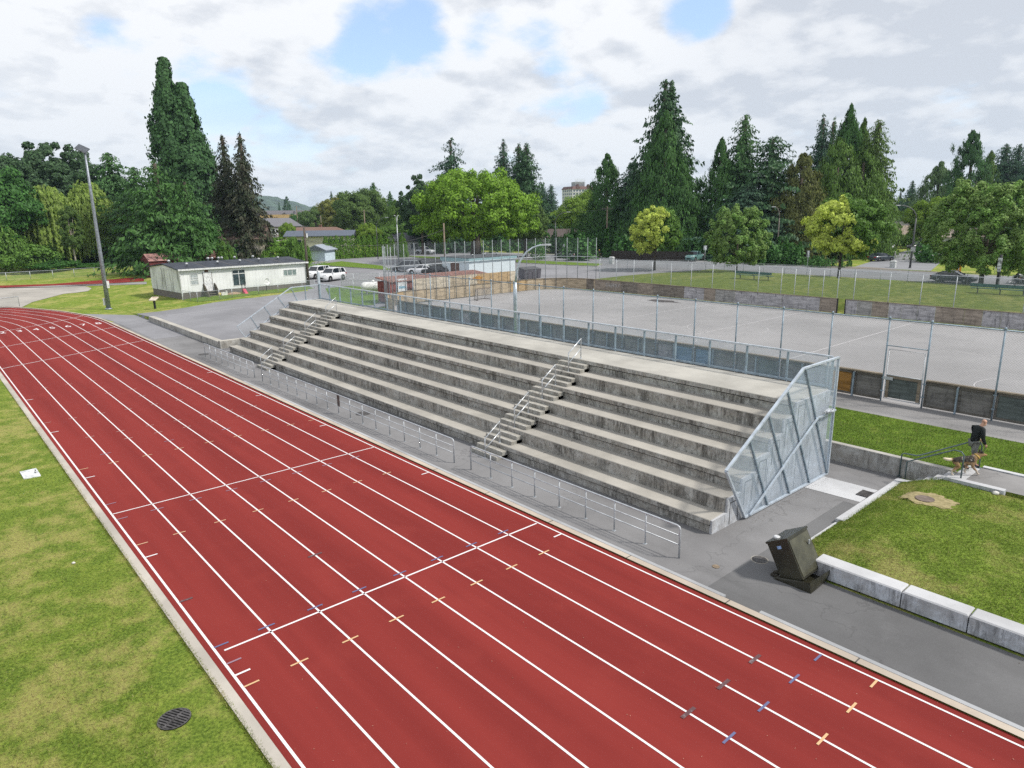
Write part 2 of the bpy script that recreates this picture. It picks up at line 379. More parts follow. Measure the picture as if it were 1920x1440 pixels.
def blade_mat(name, lush, dry, dryamt, big_s=.22):
    m, t = gmat(name); p = t.pos(); rnd = t.n('NewGeometry').outputs['Random Per Island']
    big = t.noise(p, big_s, 4, .6); mid = t.noise(p, 1.3, 5, .65)
    c = t.mix(t.ramp(mid, .35, .68), tuple(x*.55 for x in lush), lush); c = t.mix(rnd, tuple(x*.6 for x in lush), c)
    c = t.mix(t.math('MULTIPLY', t.ramp(t.math('ADD', t.math('MULTIPLY', big, .55), t.math('MULTIPLY', mid, .5)), dryamt, dryamt+.15), .85), c, dry)
    c = t.mix(t.math('MULTIPLY', t.ramp(rnd, .86, .90), .7), c, (.40, .36, .16))
    d = t.bsdf(c, .7, 0, None, spec=.2); tr = t.n('BsdfTranslucent'); t.l(c, tr.inputs[0]); x = t.n('MixShader'); x.inputs[0].default_value = .3; t.l(d, x.inputs[1]); t.l(tr.outputs[0], x.inputs[2]); t.out(x.outputs[0]); return m
def infield(g, n):
    d = 9+41*g.uniform(0, 1, n)**1.6; a = g.uniform(math.radians(-10), math.radians(62), n); x = d*np.cos(a); y = 3.8+d*np.sin(a)*1.0
    k = (y > .38) & (x > 2) & (y < 26); e = g.uniform(0, 1, n); y2 = np.where(e < .06, .34+.12*g.uniform(0, 1, n), y); k = k | ((e < .06) & (x > 2))
    return np.stack([x, y2, np.zeros(n)], 1)[k]
blades('grass_blades', 230000, infield, blade_mat('infield_blades', (.235, .312, .044), (.42, .36, .145), .48), 'short mown grass of the infield')
blades('grass_blades', 60000, lambda g, n: (lambda q: q[(q[:, 0] > 6.3) | (q[:, 1] < -23.35)])(np.stack([g.uniform(-2, 26, n), -22.2-4.9*g.uniform(0, 1, n), np.full(n, .65)], 1)), blade_mat('strip_blades', (.13, .22, .026), (.22, .22, .06), .60), 'lush grass of the strip behind the retaining wall', .03, .08, 6)
# ------------------------------------------------------------------ running track
TX, TR = 73.4, 36.5            # where the bend starts, inner radius
LW = 1.22
def tp(s, off):
    """point at distance s along the lane line that lies off metres outside the inner line"""
    if s <= TX: return (s, -off)
    a = (s-TX)/TR
    return (TX+(TR+off)*math.sin(a), TR-(TR+off)*math.cos(a))
def along(s0, s1, o0, o1):
    ss = [s0]; k = s0
    while k < s1:
        k = TX if k < TX < s1 else min(s1, k+1.5); ss.append(k)
    a = [tp(s, o0) for s in ss]; b = [tp(s, o1) for s in ss]
    return [[a[i], b[i], b[i+1], a[i+1]] for i in range(len(ss)-1)]
def strips(name, runs, z, mat, **kw):
    m = MB()
    for q in runs: m.quad(*[(x, y, z) for x, y in q][::-1])
    o = m.build(name, mat, **kw)
    for f in o.data.polygons: pass
    return o
S1 = TX+95
strips('running_track', along(-30, S1, -.17, 9.97), .006, TRACK, kind='structure')
lines = []
for i in range(9):
    w_ = .042 if i else .05
    lines += along(-30, S1, i*LW-w_/2-.003, i*LW+w_/2+.003)
def across(xa, xb, o0, o1, wd=.05):
    """a painted line across the lanes from (xa at offset o0) to (xb at offset o1)"""
    n = 8; q = []
    for i in range(n):
        a, b = i/n, (i+1)/n
        pa = tp(xa+(xb-xa)*a, o0+(o1-o0)*a); pb = tp(xa+(xb-xa)*b, o0+(o1-o0)*b)
        q.append([(pa[0]-wd/2, pa[1]), (pb[0]-wd/2, pb[1]), (pb[0]+wd/2, pb[1]), (pa[0]+wd/2, pa[1])])
    return q
lines += across(14.37, 14.37, .16, 9.70, .055)+across(24.28, 24.28, 0, 9.76)+across(55.0, 60.0, 0, 9.7, .07)+across(64.2, 69.6, 0, 9.7, .07)+across(73.0, 79.0, 0, 9.7, .08)+across(84, 93, 4., 9.7, .09)
lm = MB()
for q in lines: lm.quad(*[(x, y, .012) for x, y in q])
# lane numbers by the start line
def text_mesh(s, size, font_shear=0.):
    cu = bpy.data.curves.new('t', 'FONT'); cu.body = s; cu.size = size; cu.align_x = 'CENTER'; cu.align_y = 'CENTER'; cu.resolution_u = 3
    o = bpy.data.objects.new('t', cu); col.objects.link(o); bpy.context.view_layer.update()
    me = bpy.data.meshes.new_from_object(o.evaluated_get(bpy.context.evaluated_depsgraph_get()))
    v = [tuple(x.co) for x in me.vertices]; f = [tuple(p.vertices) for p in me.polygons]
    bpy.data.objects.remove(o); bpy.data.curves.remove(cu); bpy.data.meshes.remove(me); return v, f
for k in range(2, 9):
    v, f = text_mesh(str(k), 1.)
    lm._add([(73.4+a[1]*1.75, -(k-.5)*LW-a[0]*1.05, .012) for a in v], f)
lm.build('lane_lines', WHITE, kind='structure')
# small exchange marks on the lane lines
def marks(name, mat, rows, ln=.5, wd=.07):
    m = MB()
    for x0, dx, lanes in rows:
        for i in lanes:
            x = x0+dx*i; y = -i*LW
            a, b = (-ln/2, ln/2)
            if i == 0: a, b = (-.34, -.02)
            if i == 8: a, b = (.02, .34)
            m.quad((x-wd/2, y+a, .017), (x+wd/2, y+a, .017), (x+wd/2, y+b, .017), (x-wd/2, y+b, .017))
    return m.build(name, mat, kind='structure')
marks('tan_lane_marks', TAN, [(12.84, 0, range(0, 8)), (4.29, 0, (6, 7, 8))], .40, .048)
marks('pale_tan_marks', paint_mat('pale_tan_mark', (.60, .38, .24), .6), [(21.30, 0, range(0, 8)), (29.77, 0, range(0, 9))], .36, .042)
marks('pink_lane_marks', paint_mat('pink_mark', (.50, .30, .27), .6), [(32.82, 0, range(2, 8)), (34.25, 0, range(1, 8)), (38.2, 0, range(0, 9)), (40.6, 0, (2, 4, 6)), (46.7, 0, range(1, 8)), (42.6, 0, range(3, 8))], .34, .04)
marks('white_lane_ticks', WHITE, [(13.33, .0, (0, 8)), (20.3, 0, (0, 8)), (28.6, 0, (0, 8)), (36.2, 0, (0, 8)), (44.0, 0, (0, 8))], .42, .055)
marks('blue_lane_marks', BLUE, [(14.62, 0, range(0, 8)), (5.44, 0, (5, 6, 7, 8))], .40, .05)
marks('lilac_lane_marks', paint_mat('lilac_mark', (.27, .17, .22), .55), [(23.70, 0, range(0, 8)), (13.84, 0, (0,)), (25.27, 0, (0,)), (31.2, 0, (1, 3, 5))], .40, .05)
marks('faded_lane_marks', GREYM, [(6.32, 0, (5, 6, 7)), (17.15, 0, (0, 3)), (21.0, 0, ())], .42, .08)
g_ = random.Random(44); m = MB()
for k in range(420):
    x = 1.5+34*g_.random()**1.6; y = -9.9*g_.random(); a = g_.uniform(0, 6.28); L_ = g_.uniform(.005, .020); w_ = L_*g_.uniform(.2, .5)
    m.quad((x-L_*math.cos(a), y-L_*math.sin(a), .02), (x+w_*math.sin(a), y-w_*math.cos(a), .022), (x+L_*math.cos(a), y+L_*math.sin(a), .024), (x-w_*math.sin(a), y+w_*math.cos(a), .022))
m.build('track_debris', M('dry_leaf_bits', (.40, .22, .16), var=.35, scale=20), label='tiny dry leaf bits and grit scattered over the track', cat='debris', kind='stuff')
m = MB()
for k in range(620):
    u = g_.random()
    if u < .35: x = 10.02-abs(g_.gauss(0, .13)); y = -14.6-5.6*g_.random()
    elif u < .6: x = -2+9*g_.random(); y = -12.80+abs(g_.gauss(0, .10))
    elif u < .8: x = 10.4+39*g_.random(); y = -12.90+abs(g_.gauss(0, .08))
    else: x = 9+40*g_.random(); y = -10.6-2.2*g_.random()
    a = g_.uniform(0, 6.28); L_ = g_.uniform(.005, .016); w_ = L_*g_.uniform(.3, .7)
    m.quad((x-L_*math.cos(a), y-L_*math.sin(a), .014), (x+w_*math.sin(a), y-w_*math.cos(a), .022), (x+L_*math.cos(a), y+L_*math.sin(a), .016), (x-w_*math.sin(a), y+w_*math.cos(a), .014))
m.build('brown_bits', M('brown_leaf_bits', (.15, .11, .08), var=.4, scale=20), label='brown leaf litter along the foot of the grandstand and the edging blocks', cat='debris', kind='stuff')
# kerbs of the track
m = MB()
for q in along(-30, S1, -.40, -.16):
    m._add([(x, y, 0) for x, y in q]+[(x, y, .022) for x, y in q], [(4, 5, 6, 7), (0, 1, 5, 4), (2, 3, 7, 6)])
m.build('inner_kerb', KERB, kind='structure')
m = MB()
for q in along(-30, S1, 9.955, 10.16):
    m._add([(x, y, 0) for x, y in q]+[(x, y, .05) for x, y in q], [(4, 5, 6, 7), (0, 1, 5, 4), (2, 3, 7, 6)])
for j in range(0, 34): m.mat(1).box(-20+j*3.1, -10.161, .045, -20+j*3.1+.03, -9.954, .0512); m.mat(0)
m.build('outer_kerb', [conc_mat('sandy_kerb', (.45, .39, .325), .35, .2), M('joint', (.08, .075, .07))], kind='structure')
m = MB()
m.box(-30, -10.28, 0, 7.15, -10.163, .058); m.box(8.1, -10.28, 0, 40, -10.163, .058)
m.build('drain_kerb', conc_mat('drain_concrete', (.36, .37, .385), .3, .3), kind='structure')
# ------------------------------------------------------------------ paved areas
def px(*pts): return [tuple(at(*p)[:2]) for p in pts]
sheet('apron', [(-30, -10.17), (73.4, -10.17), (73.4, -10.6), (60, -10.6), (60, -13.18), (51.97, -13.18), (51.97, -21.9), (8.2, -21.9), (8.2, -13.3), (7.2, -12.8), (-30, -12.8)], .004, ASPH)
court = [(60, -10.5), (73.4, -10.5), tp(78, 10.2), tp(80.5, 10.2)]+px((255, 590), (300, 584), (348, 577), (400, 567.5), (480, 558), (578, 545), (566, 515), (566, 497), (600, 488), (740, 478), (770, 470))+[(150, -93), (62, -93), (60.5, -58), (59.5, -24), (52.03, -24), (52.03, -13.2), (60, -13.2)]
sheet('court', court, .010, LOT)
sheet('dark_patch', [(8.7, -18.3), (8.68, -10.18), (-30, -10.18), (-30, -12.8), (7.2, -12.8), (8.15, -13.4), (8.15, -18.3)], .008, PATCHM)
sheet('concrete_slab', [(8.3, -18.6), (10.12, -18.5), (10.15, -20.0), (8.3, -20.05)], .012, PALE)
sheet('rink_path', [(-20, -27.25), (51.9, -27.0), (60, -27.0), (60, -30.2), (-20, -30.0)], .006, ASPH_L)
sheet('grass_strip', [(-20, -22.05), (51.9, -22.05), (51.9, -27.1), (-20, -27.3)], .003, GREEN)
sheet('landing', [(6.15, -21.2), (6.55, -21.2), (6.55, -23.0), (6.12, -23.0)], .012, PALE)
sheet('upper_walk', [(-20, -21.22), (6.15, -21.22), (6.12, -23.0), (-20, -23.25)], .008, ASPH_L)
m = MB(); m.box(-20, -23.22, .65, 6.1, -23.02, .70); m.build('walk_kerb', PALE, kind='structure')
# the street and what lies beyond it
sheet('street', [(-60, -91.2), (20, -91), (60, -92.5), (62, -93), (150, -93), (150, -101), (110, -106), (60, -106.8), (-60, -106.8)], .014, ROAD)
sheet('cross_street', px((1600, 501), (1745, 508), (1790, 470), (1700, 470)), .018, ROAD)
sheet('pavement', [(150, -101), (110, -106), (60, -106.8), (48, -106.8), (48, -108.6), (110, -108), (150, -103)], .02, asphalt_mat('pavement_grey', (.30, .295, .29)))
sheet('gravel_shoulder', [(30, -106.8), (52, -106.8), (54, -111), (44, -111), (40, -109)], .021, asphalt_mat('brown_gravel', (.21, .18, .15)))
sheet('wood_floor', [(52, -108.9), (120, -108.9), (135, -160), (60, -165)], .012, M('wood_soil', (.045, .042, .028), .95, scale=2.))
sheet('bank_grass', [(-25, -57.5), (58, -57.5), (63, -62), (62, -88.6), (-25, -89.6)], .016, grass_mat('bank_lawn', (.125, .165, .032), (.20, .20, .065), .50, (.07, .10, .018)))
# rink floor
def rrect(x0, y0, x1, y1, r, n=8):
    p = []
    for cx, cy, a0 in ((x1-r, y1-r, 0), (x0+r, y1-r, 90), (x0+r, y0+r, 180), (x1-r, y0+r, 270)):
        for i in range(n+1):
            a = R(a0+90*i/n); p.append((cx+r*math.cos(a), cy+r*math.sin(a)))
    return p
RX0, RX1, RY0, RY1, RR = -3., 60.2, -57.0, -29.75, 5.5
sheet('rink_floor', rrect(RX0, RY0, RX1, RY1, RR), .010, RINKM)
m = MB()
def ring(cx, cy, r, a0, a1, wd=.06, n=40):
    for i in range(n):
        a, b = R(a0+(a1-a0)*i/n), R(a0+(a1-a0)*(i+1)/n)
        m.quad(*[(cx+k*math.cos(q), cy+k*math.sin(q), .667) for k, q in ((r-wd/2, a), (r+wd/2, a), (r+wd/2, b), (r-wd/2, b))])
cxm, cym = (RX0+RX1)/2, (RY0+RY1)/2
ring(cxm, cym, 3., 0, 360); ring(cxm-.3, cym+7, 1.4, -10, 300)
for sx_ in (1, -1):
    for sy_ in (6.5, -6.5): ring(cxm+sx_*21.5, cym+sy_, 3., 0, 360)
    ring(cxm+sx_*28., cym, 1.8, 90, 270 if sx_ > 0 else -90)
for X in (cxm, cxm+9, cxm-9, cxm+28, cxm-28): m.quad((X-.05, RY0+.3, .667), (X+.05, RY0+.3, .667), (X+.05, RY1-.3, .667), (X-.05, RY1-.3, .667))
m.build('rink_lines', paint_mat('rink_paint', (.46, .45, .46), .5), kind='structure')
m = MB(); rng_ = random.Random(3)
pts = []
c0 = at(1243, 565)
for i in range(14):
    a = 2*math.pi*i/14; k = .7+.6*rng_.random(); pts.append((c0.x+1.9*k*math.cos(a), c0.y+.8*k*math.sin(a), .669))
m.quad(*pts); m.build('damp_stain', M('damp', (.06, .05, .05)), kind='structure')
# parking-lot islands, bay lines, verge strips
def island(name, pp, h=.14, mat=GREEN):
    z0 = [hz(*p) for p in pp]; m = MB(); n = len(pp)
    m._add([(p[0], p[1], z) for p, z in zip(pp, z0)]+[(p[0], p[1], z+h) for p, z in zip(pp, z0)], [tuple(range(n, 2*n))]); m.mat(1)
    cx = sum(p[0] for p in pp)/n; cy = sum(p[1] for p in pp)/n
    m._add([(p[0], p[1], z-.05) for p, z in zip(pp, z0)]+[(p[0], p[1], z+h+.01) for p, z in zip(pp, z0)], [(i, (i+1) % n, n+(i+1) % n, n+i) for i in range(n)])
    return m.build(name, [mat, KERB], kind='structure')
island('grass_island', px((590, 497.5), (640, 491), (720, 500), (735, 508), (700, 505), (640, 501)))
island('grass_island', px((762, 480.5), (800, 482), (880, 486), (880, 488.5), (790, 485)))
island('grass_island', px((968, 488), (1040, 491.5), (1130, 496), (1120, 500), (1050, 497.5), (968, 493)))
m = MB()
for k in range(9):
    a = at(640+k*11, 528-k*1.2); b = at(690+k*8, 512-k*.6)
    a.z += .024; b.z += .024; m.bar(a, b, .10, .002)
m.build('bay_lines', FADED, kind='structure')
m = MB()
for p, q in (((835, 497), (862, 494)), ((618, 493), (600, 491.5))):
    a, b = at(*p), at(*q); a.z += .024; b.z += .024; m.bar(a, b, .18, .002)
m.build('yellow_lines', YEL, kind='structure')
m = MB()
a, b = at(300, 594), at(455, 577.5)
a.z += .018; b.z += .018; m.bar(a, b, .10, .002); m.build('court_line', FADED, kind='structure')
# far-left: second red runway, gravel pit
sheet('runway', px((-40, 537), (270, 519.5), (270, 527.5), (-40, 540.5)), .03, TRACK)
sheet('gravel_area', px((-40, 541), (110, 536), (160, 537), (172, 541), (165, 546), (120, 551), (60, 567), (40, 577), (-40, 577)), .03, asphalt_mat('grey_gravel', (.34, .32, .29), patch=.2))
sheet('side_path', px((-40, 540.2), (275, 528.6), (275, 533), (165, 536.5), (110, 535.4), (-40, 541.5)), .04, ASPH_L)
# ------------------------------------------------------------------ metal and mesh materials
GALV = M('galvanised_steel', (.47, .50, .53), .5, .35, .12, 3.)
BLUESTEEL = M('blue_grey_steel', (.27, .34, .40), .5, .3, .14, 4.)
ALU = M('pale_steel_frame', (.50, .56, .63), .45, .3, .1, 4.)
GREENPIPE = M('grey_green_pipe', (.11, .15, .16), .45, .3, .12, 4.)
def wire_mat(name, c, cell, fill, sheet=.0):
    """woven wire: thin diagonal strands with nothing between them"""
    m = bpy.data.materials.new(name); t = NT(m); p = t.obj(); s = t.n('SeparateXYZ'); t.l(p, s.inputs[0])
    h = t.math('ADD', s.outputs[0], s.outputs[1])
    def strand(a):
        fr = t.math('FRACT', t.math('DIVIDE', a, cell)); return t.math('LESS_THAN', t.math('ABSOLUTE', t.math('SUBTRACT', fr, .5)), fill/2)
    g = t.math('MAXIMUM', strand(t.math('ADD', h, s.outputs[2])), strand(t.math('SUBTRACT', h, s.outputs[2])))
    if sheet: g = t.math('MAXIMUM', g, sheet)
    b = t.bsdf(c, .5, .3); tr = t.n('BsdfTransparent'); x = t.n('MixShader'); t.l(g, x.inputs[0]); t.l(tr.outputs[0], x.inputs[1]); t.l(b, x.inputs[2])
    t.out(x.outputs[0]); return m
def haze_mesh(name, c, a):
    """fine mesh seen from afar: strands too thin to tell apart"""
    m = bpy.data.materials.new(name); t = NT(m); p = t.obj()
    b = t.bsdf(c, .5, .3); tr = t.n('BsdfTransparent'); x = t.n('MixShader'); n = t.noise(p, .8, 3, .6)
    f = t.math('MULTIPLY', t.math('ADD', n, .5), a); t.l(f, x.inputs[0]); t.l(tr.outputs[0], x.inputs[1]); t.l(b, x.inputs[2])
    t.out(x.outputs[0]); return m
CHAIN = wire_mat('chain_link', (.42, .45, .48), .105, .075)
CHAINF = haze_mesh('far_chain_link', (.30, .36, .36), .16)
CHAINT = haze_mesh('tall_netting', (.40, .45, .50), .05)
EXPM = haze_mesh('expanded_mesh', (.52, .63, .75), .36)
EXPM2 = haze_mesh('thin_expanded_mesh', (.38, .50, .60), .26)
# ------------------------------------------------------------------ grandstand
X0, X1 = 10.33, 50.0
TY = [-12.95-.782*k for k in range(7)]; TZ = [.46*(k+1) for k in range(7)]; YB = -20.15
st = thing('grandstand', 'long weathered concrete grandstand of seven stepped tiers beside the red track', 'grandstand', (X0, -12.95, 0))
OX, OY = X0, -12.95
gap = .026
SX = (16.9, 36.75)                                  # right edges of the two flights of steps start near here
STAIRS = [(19.5, 21.1), (42.0, 43.6)]
for k in range(7):
    y0 = TY[k]; z = TZ[k]; zb = TZ[k-1] if k else 0.
    yb = (TY[k+1]-.25) if k < 6 else YB
    js = [X0]
    off = (18.0, 17.3, 18.1, 18.6, 18.2, 17.9, 18.1)[k]
    x = off
    while x < X1-2: js.append(x); x += 6.25+(.35 if (k+len(js)) % 2 else -.3)
    js.append(X1)
    m = MB(); lip = (k % 2 == 0)
    for a, b in zip(js[:-1], js[1:]):
        a_, b_ = a+gap/2-OX, b-gap/2-OX
        if lip:
            m.box(a_, y0-.07-OY, zb+(.001 if k else 0), b_, yb-OY, z-.186)
            m.bev(a_, y0-OY, z-.165, b_, yb-OY, z, .018)
            m.mat(1).box(a_+.003, y0-.05-OY, z-.205, b_-.003, y0-.3-OY, z-.166); m.mat(0)  # near-black strip draws the shadow line in the joint under the lip
        else:
            m.bev(a_, y0-OY, zb+.001, b_, yb-OY, z, .02)
    m.build('tier', [DECK if k == 6 else CONC, M('joint_shadow', (.02, .02, .02))], st)
m = MB(); m.box(.02, YB+.02-OY, 0, X1-X0-.02, TY[6]-.3-OY, TZ[5]); m.build('core_wall', RWALL, st)
# stepped end wall with board-marked panels
m = MB(); poly = []
for k in range(7):
    poly += [(TY[k]-.05-OY, TZ[k-1] if k else 0.), (TY[k]-.05-OY, TZ[k]-.03)]
poly += [(YB-OY+.01, TZ[6]-.03), (YB-OY+.01, 0)]
m.yprism(poly, -.06, .03)
ew = m.build('end_wall', PALE, st)
GR = M('groove', (.12, .125, .13))
for k in range(1, 7):
    m = MB(); y = TY[k]-.2-OY; z1 = TZ[k]-.18; z0 = z1-.75
    y2 = y-.45
    for a, b in (((y, z0), (y, z1)), ((y, z1), (y2, z1)), ((y2, z1), (y2, z0))):
        m.bar((-.061, a[0], max(.05, a[1])), (-.061, b[0], max(.05, b[1])), .012, .03)
    m.build('groove', GR, ew)
for a in (-3.1, -4.1, -5.0, -6.0): m = MB(); m.bar((-.061, a, .1), (-.061, a, 1.35), .012, .02); m.build('groove', GR, ew)
m = MB(); m.yprism(poly, X1-X0-.03, X1-X0+.06); m.build('end_wall', RWALL, st)
# two half-height steps in front of each tier, per flight
for (a, b) in STAIRS:
    for k in range(7):
        zb = TZ[k-1] if k else 0.
        for j, (dp, hh) in enumerate(((.56, .153), (.28, .306))):
            m = MB(); m.bev(a-OX, TY[k]-OY+.002, zb+.001, b-OX-(.0), TY[k]+dp-OY, zb+hh, .015)
            m.mat(1).box(a-OX+.02, TY[k]+dp-.055-OY, zb+hh, b-OX-.02, TY[k]+dp-.02-OY, zb+hh+.004)
            m.build('step', [STEP, M('step_nosing', (.50, .49, .46))], st)
    for k in (0, 2, 4, 6):
        zb = TZ[k-1] if k else 0.
        xh = a+.62-OX; yl = TY[k]+.62-OY; yu = TY[k]-.15-OY
        m = MB()
        m.tube([(xh, yl, zb), (xh, yl, zb+.80), (xh, yu, TZ[k]+.88), (xh, yu, TZ[k])], .026, 8)
        m.tube([(xh, yl, zb+.36), (xh, yu, TZ[k]+.44)], .022, 8)
        for yy, z_ in ((yl, zb), (yu, TZ[k])): m.box(xh-.05, yy-.05, z_, xh+.05, yy+.05, z_+.012)
        m.build('handrail', M('bright_pipe', (.60, .63, .66), .35, .5), st)
# ------------------------------------------------------------------ mesh guard along the back of the deck
ZD = TZ[6]; ZT = 4.36; YF = -20.22
g = thing('guard_fence', 'long mesh guard fence along the back edge of the grandstand deck', 'fence', (X0, YF, 0))
n = 24
for i in range(n+1):
    x = (X1-X0)*i/n
    m = MB(); m.bar((x, 0, ZD-.25), (x, 0, ZT-.03), .055, .09)
    m.build('post', BLUESTEEL, g)
m = MB(); m.box(0, -.04, ZT-.03, X1-X0, .05, ZT+.03); m.build('top_rail', ALU, g)
m = MB(); m.box(0, .03, ZD+.03, X1-X0, .07, ZD+.11); m.build('bottom_rail', BLUESTEEL, g)
m = MB(); m.quad((0, .02, ZD+.1), (X1-X0, .02, ZD+.1), (X1-X0, .02, ZT-.02), (0, .02, ZT-.02)); m.build('mesh_panel', EXPM2, g)
# ------------------------------------------------------------------ end screens
def screen(name, X, pts, braces, diag, label, mm):
    s = thing(name, label, 'screen', (X, -12.95, 0))
    P3 = [(0, y-OY, z) for y, z in pts]; n = len(P3)
    m = MB(); m.quad(*P3); m.build('mesh_panel', mm, s)
    m = MB()
    for i in range(n): m.bar(P3[i], P3[(i+1) % n], .06, .09, (1, 0, 0))
    m.build('frame', ALU, s)
    for (a, b) in braces:
        m = MB(); m.bar((-.02, a[0]-OY, a[1]), (-.02, b[0]-OY, b[1]), .05, .07, (1, 0, 0)); m.build('brace', BLUESTEEL, s)
    for (a, b) in diag:
        m = MB(); m.bar((-.075, a[0]-OY, a[1]), (-.075, b[0]-OY, b[1]), .05, .06, (1, 0, 0)); m.build('diagonal', ALU, s)
    return s
screen('end_screen', 10.17, [(-14.66, .08), (-13.4, 1.94), (-17.72, 4.36), (-20.28, 4.36), (-20.30, .05)],
       [((-14.62, 2.58), (-16.0, .11)), ((-15.65, 3.17), (-17.44, .10)), ((-16.72, 3.77), (-18.88, .08)), ((-17.82, 4.32), (-20.22, .10))],
       [((-14.85, .12), (-17.87, 1.85)), ((-17.87, 1.85), (-18.96, 2.44)), ((-18.96, 2.44), (-20.28, 2.46))],
       'framed blue-grey mesh screen leaning over the near end of the grandstand', EXPM)
screen('end_screen', 50.12, [(-14.22, .91), (-13.7, 1.77), (-18.0, 4.25), (-20.25, 4.30), (-20.25, 3.22), (-18.1, 3.2), (-16.5, 2.3), (-15., 1.4)],
       [((-14.72, 2.37), (-15.2, 1.45)), ((-15.8, 3.0), (-16.35, 2.1)), ((-16.9, 3.63), (-17.45, 2.75)), ((-18.0, 4.22), (-18.4, 3.22)), ((-19.1, 4.28), (-19.1, 3.22))], [],
       'stepped mesh side screen on the far end of the grandstand', haze_mesh('far_end_mesh', (.45, .52, .56), .14))
m = MB(); m.bar((0, 0, 0), (0, 0, 2.15), .16, .16); c_ = m.build('post', ALU)
m = MB(); m.box(-.09, -.09, 2.15, .09, .09, 2.18)
c_.location = (50.15, -20.3, 3.1); c_.name = 'steel_post'; tag(c_, 'square grey steel post standing at the far back corner of the grandstand', 'post')
sw = MB(); sw._add([(-.03, y, z) for y, z in ((-.5, 0), (-.1, .25), (.1, .3), (.55, .22), (.4, .0), (.05, -.08))]+[(.0, y, z) for y, z in ((-.5, 0), (-.1, .25), (.1, .3), (.55, .22), (.4, .0), (.05, -.08))], [(0,1,2,3,4,5), (11,10,9,8,7,6), (0,1,7,6), (1,2,8,7), (2,3,9,8), (3,4,10,9), (4,5,11,10), (5,0,6,11)])
for k in range(4): sw.tube([(-.02-.03*k, .3-.12*k, .02), (-.1, .35-.2*k, .12), (-.03, .1-.1*k, .2)], .05, 6)
cl = sw.build('plastic_wrap', M('crumpled_plastic', (.5, .53, .58), .3, var=.3, scale=12), label='crumpled clear plastic caught on the crossbar of the end screen', cat='litter'); cl.location = (10.04, -19.65, 2.50); cl.scale = (.6, .75, .6)
# ------------------------------------------------------------------ pipe barriers in front of the stand
def barrier(xa, xb, n, label, sign=None):
    b = thing('pipe_barrier', label, 'railing', (xa, -11.08, 0), 0, 'pipe barriers in front of the grandstand')
    L = xb-xa; h = .96
    m = MB(); m.tube([(0, 0, 0), (0, 0, h-.1), (.03, 0, h-.03), (.1, 0, h), (L-.1, 0, h), (L-.03, 0, h-.03), (L, 0, h-.1), (L, 0, 0)], .028, 8); m.build('top_rail', GALV, b)
    for z in (.68, .40): m = MB(); m.tube([(0, 0, z), (L, 0, z)], .020, 6); m.build('rail', GALV, b)
    for i in range(1, n):
        m = MB(); m.tube([(L*i/n, 0, 0), (L*i/n, 0, h)], .023, 6); m.box(L*i/n-.05, -.05, 0, L*i/n+.05, .05, .012); m.build('post', GALV, b)
    if sign is not None:
        m = MB(); m.box(sign-.11, .03, .42, sign+.11, .055, .98); m.build('board', M('brown_board', (.10, .08, .075)), b)
barrier(10.07, 19.44, 8, 'pipe barrier nearest the viewer, in front of the near half of the stand')
barrier(20.5, 39.36, 16, 'longest pipe barrier with a brown board strapped to one post', 29.8-20.5)
barrier(40.57, 49.46, 8, 'farthest pipe barrier, beside the low concrete wall')
# ------------------------------------------------------------------ low concrete wall past the stand
m = MB(); m.bev(52.32, -13.45, 0, 71.2, -12.98, .47, .02); m.bev(51.9, -21.9, 0, 52.31, -12.97, .56, .02)
m.build('low_wall', conc_mat('low_wall_concrete', (.42, .40, .36), .3, .75), label='low stained concrete wall edging the raised asphalt beyond the grandstand', cat='wall')
# ------------------------------------------------------------------ retaining wall, planter and steps on the right
m = MB()
m.xprism([(6.75, 0), (52, 0), (52, .70), (8.0, .70), (6.75, .66)], -22.12, -21.90)
m.bev(6.7, -22.13, .66, 52, -21.885, .715, .012)
m.build('retaining_wall', RWALL, label='long low retaining wall below the grass strip behind the grandstand', cat='wall')
# grass bed
bm = bmesh.new(); GX, GY = 22, 24; vv = []
xs = [-26+ (8.0+26)*i/GX*1. for i in range(GX+1)]; xs = [8.0-(1-(i/GX))**1.6*34 for i in range(GX+1)]
vs_ = []
def bed(x, y):
    e = lin(-13.1, -14.2, y); a = .42+.20*lin(-13, -20.7, y)
    c = lin(8.05, 6.9, x)
    return .10+(a-.10)*c if x > 6.9 else a+.02*math.sin(x*2.1)*math.sin(y*1.7)
me = bpy.data.meshes.new('grass_bed'); vl = []; fl = []
ys = [-13.1-(20.95-13.1)*j/GY for j in range(GY+1)]
for x in xs:
    for y in ys: vl.append((x, y, bed(x, y)))
for i in range(GX):
    for j in range(GY): fl.append((i*(GY+1)+j, i*(GY+1)+j+1, (i+1)*(GY+1)+j+1, (i+1)*(GY+1)+j))
me.from_pydata(vl, [], fl); BEDG = grass_mat('bed_grass', (.185, .265, .038), (.34, .30, .12), .49, (.115, .175, .025)); me.materials.append(BEDG)
for p in me.polygons: p.use_smooth = True
o = bpy.data.objects.new('grass_bed', me); col.objects.link(o); tag(o, kind='structure')
def bedpts(g, n):
    x = 8.0-14*g.uniform(0, 1, n)**1.3; y = g.uniform(-20.95, -13.3, n); k = ((x-6.45)/.75)**2+((y+19)/.55)**2 > 1
    return np.array([(a, b, bed(a, b)-.004) for a, b in zip(x[k], y[k])])
blades('grass_blades', 90000, bedpts, blade_mat('bed_blades', (.22, .325, .044), (.38, .33, .135), .49), 'patchy grass of the raised bed beside the leaning cabinet', .025, .07, 8)
def block(xa, xb, label):
    m = MB(); m.bev(xa+.015, -13.36, .05, xb-.015, -12.86, .48, .03)
    m.build('concrete_block', PALE, label=label, cat='concrete block', group='pale concrete blocks edging the grass bed')
block(5.0, 7.15, 'pale concrete edging block right behind the leaning utility cabinet')
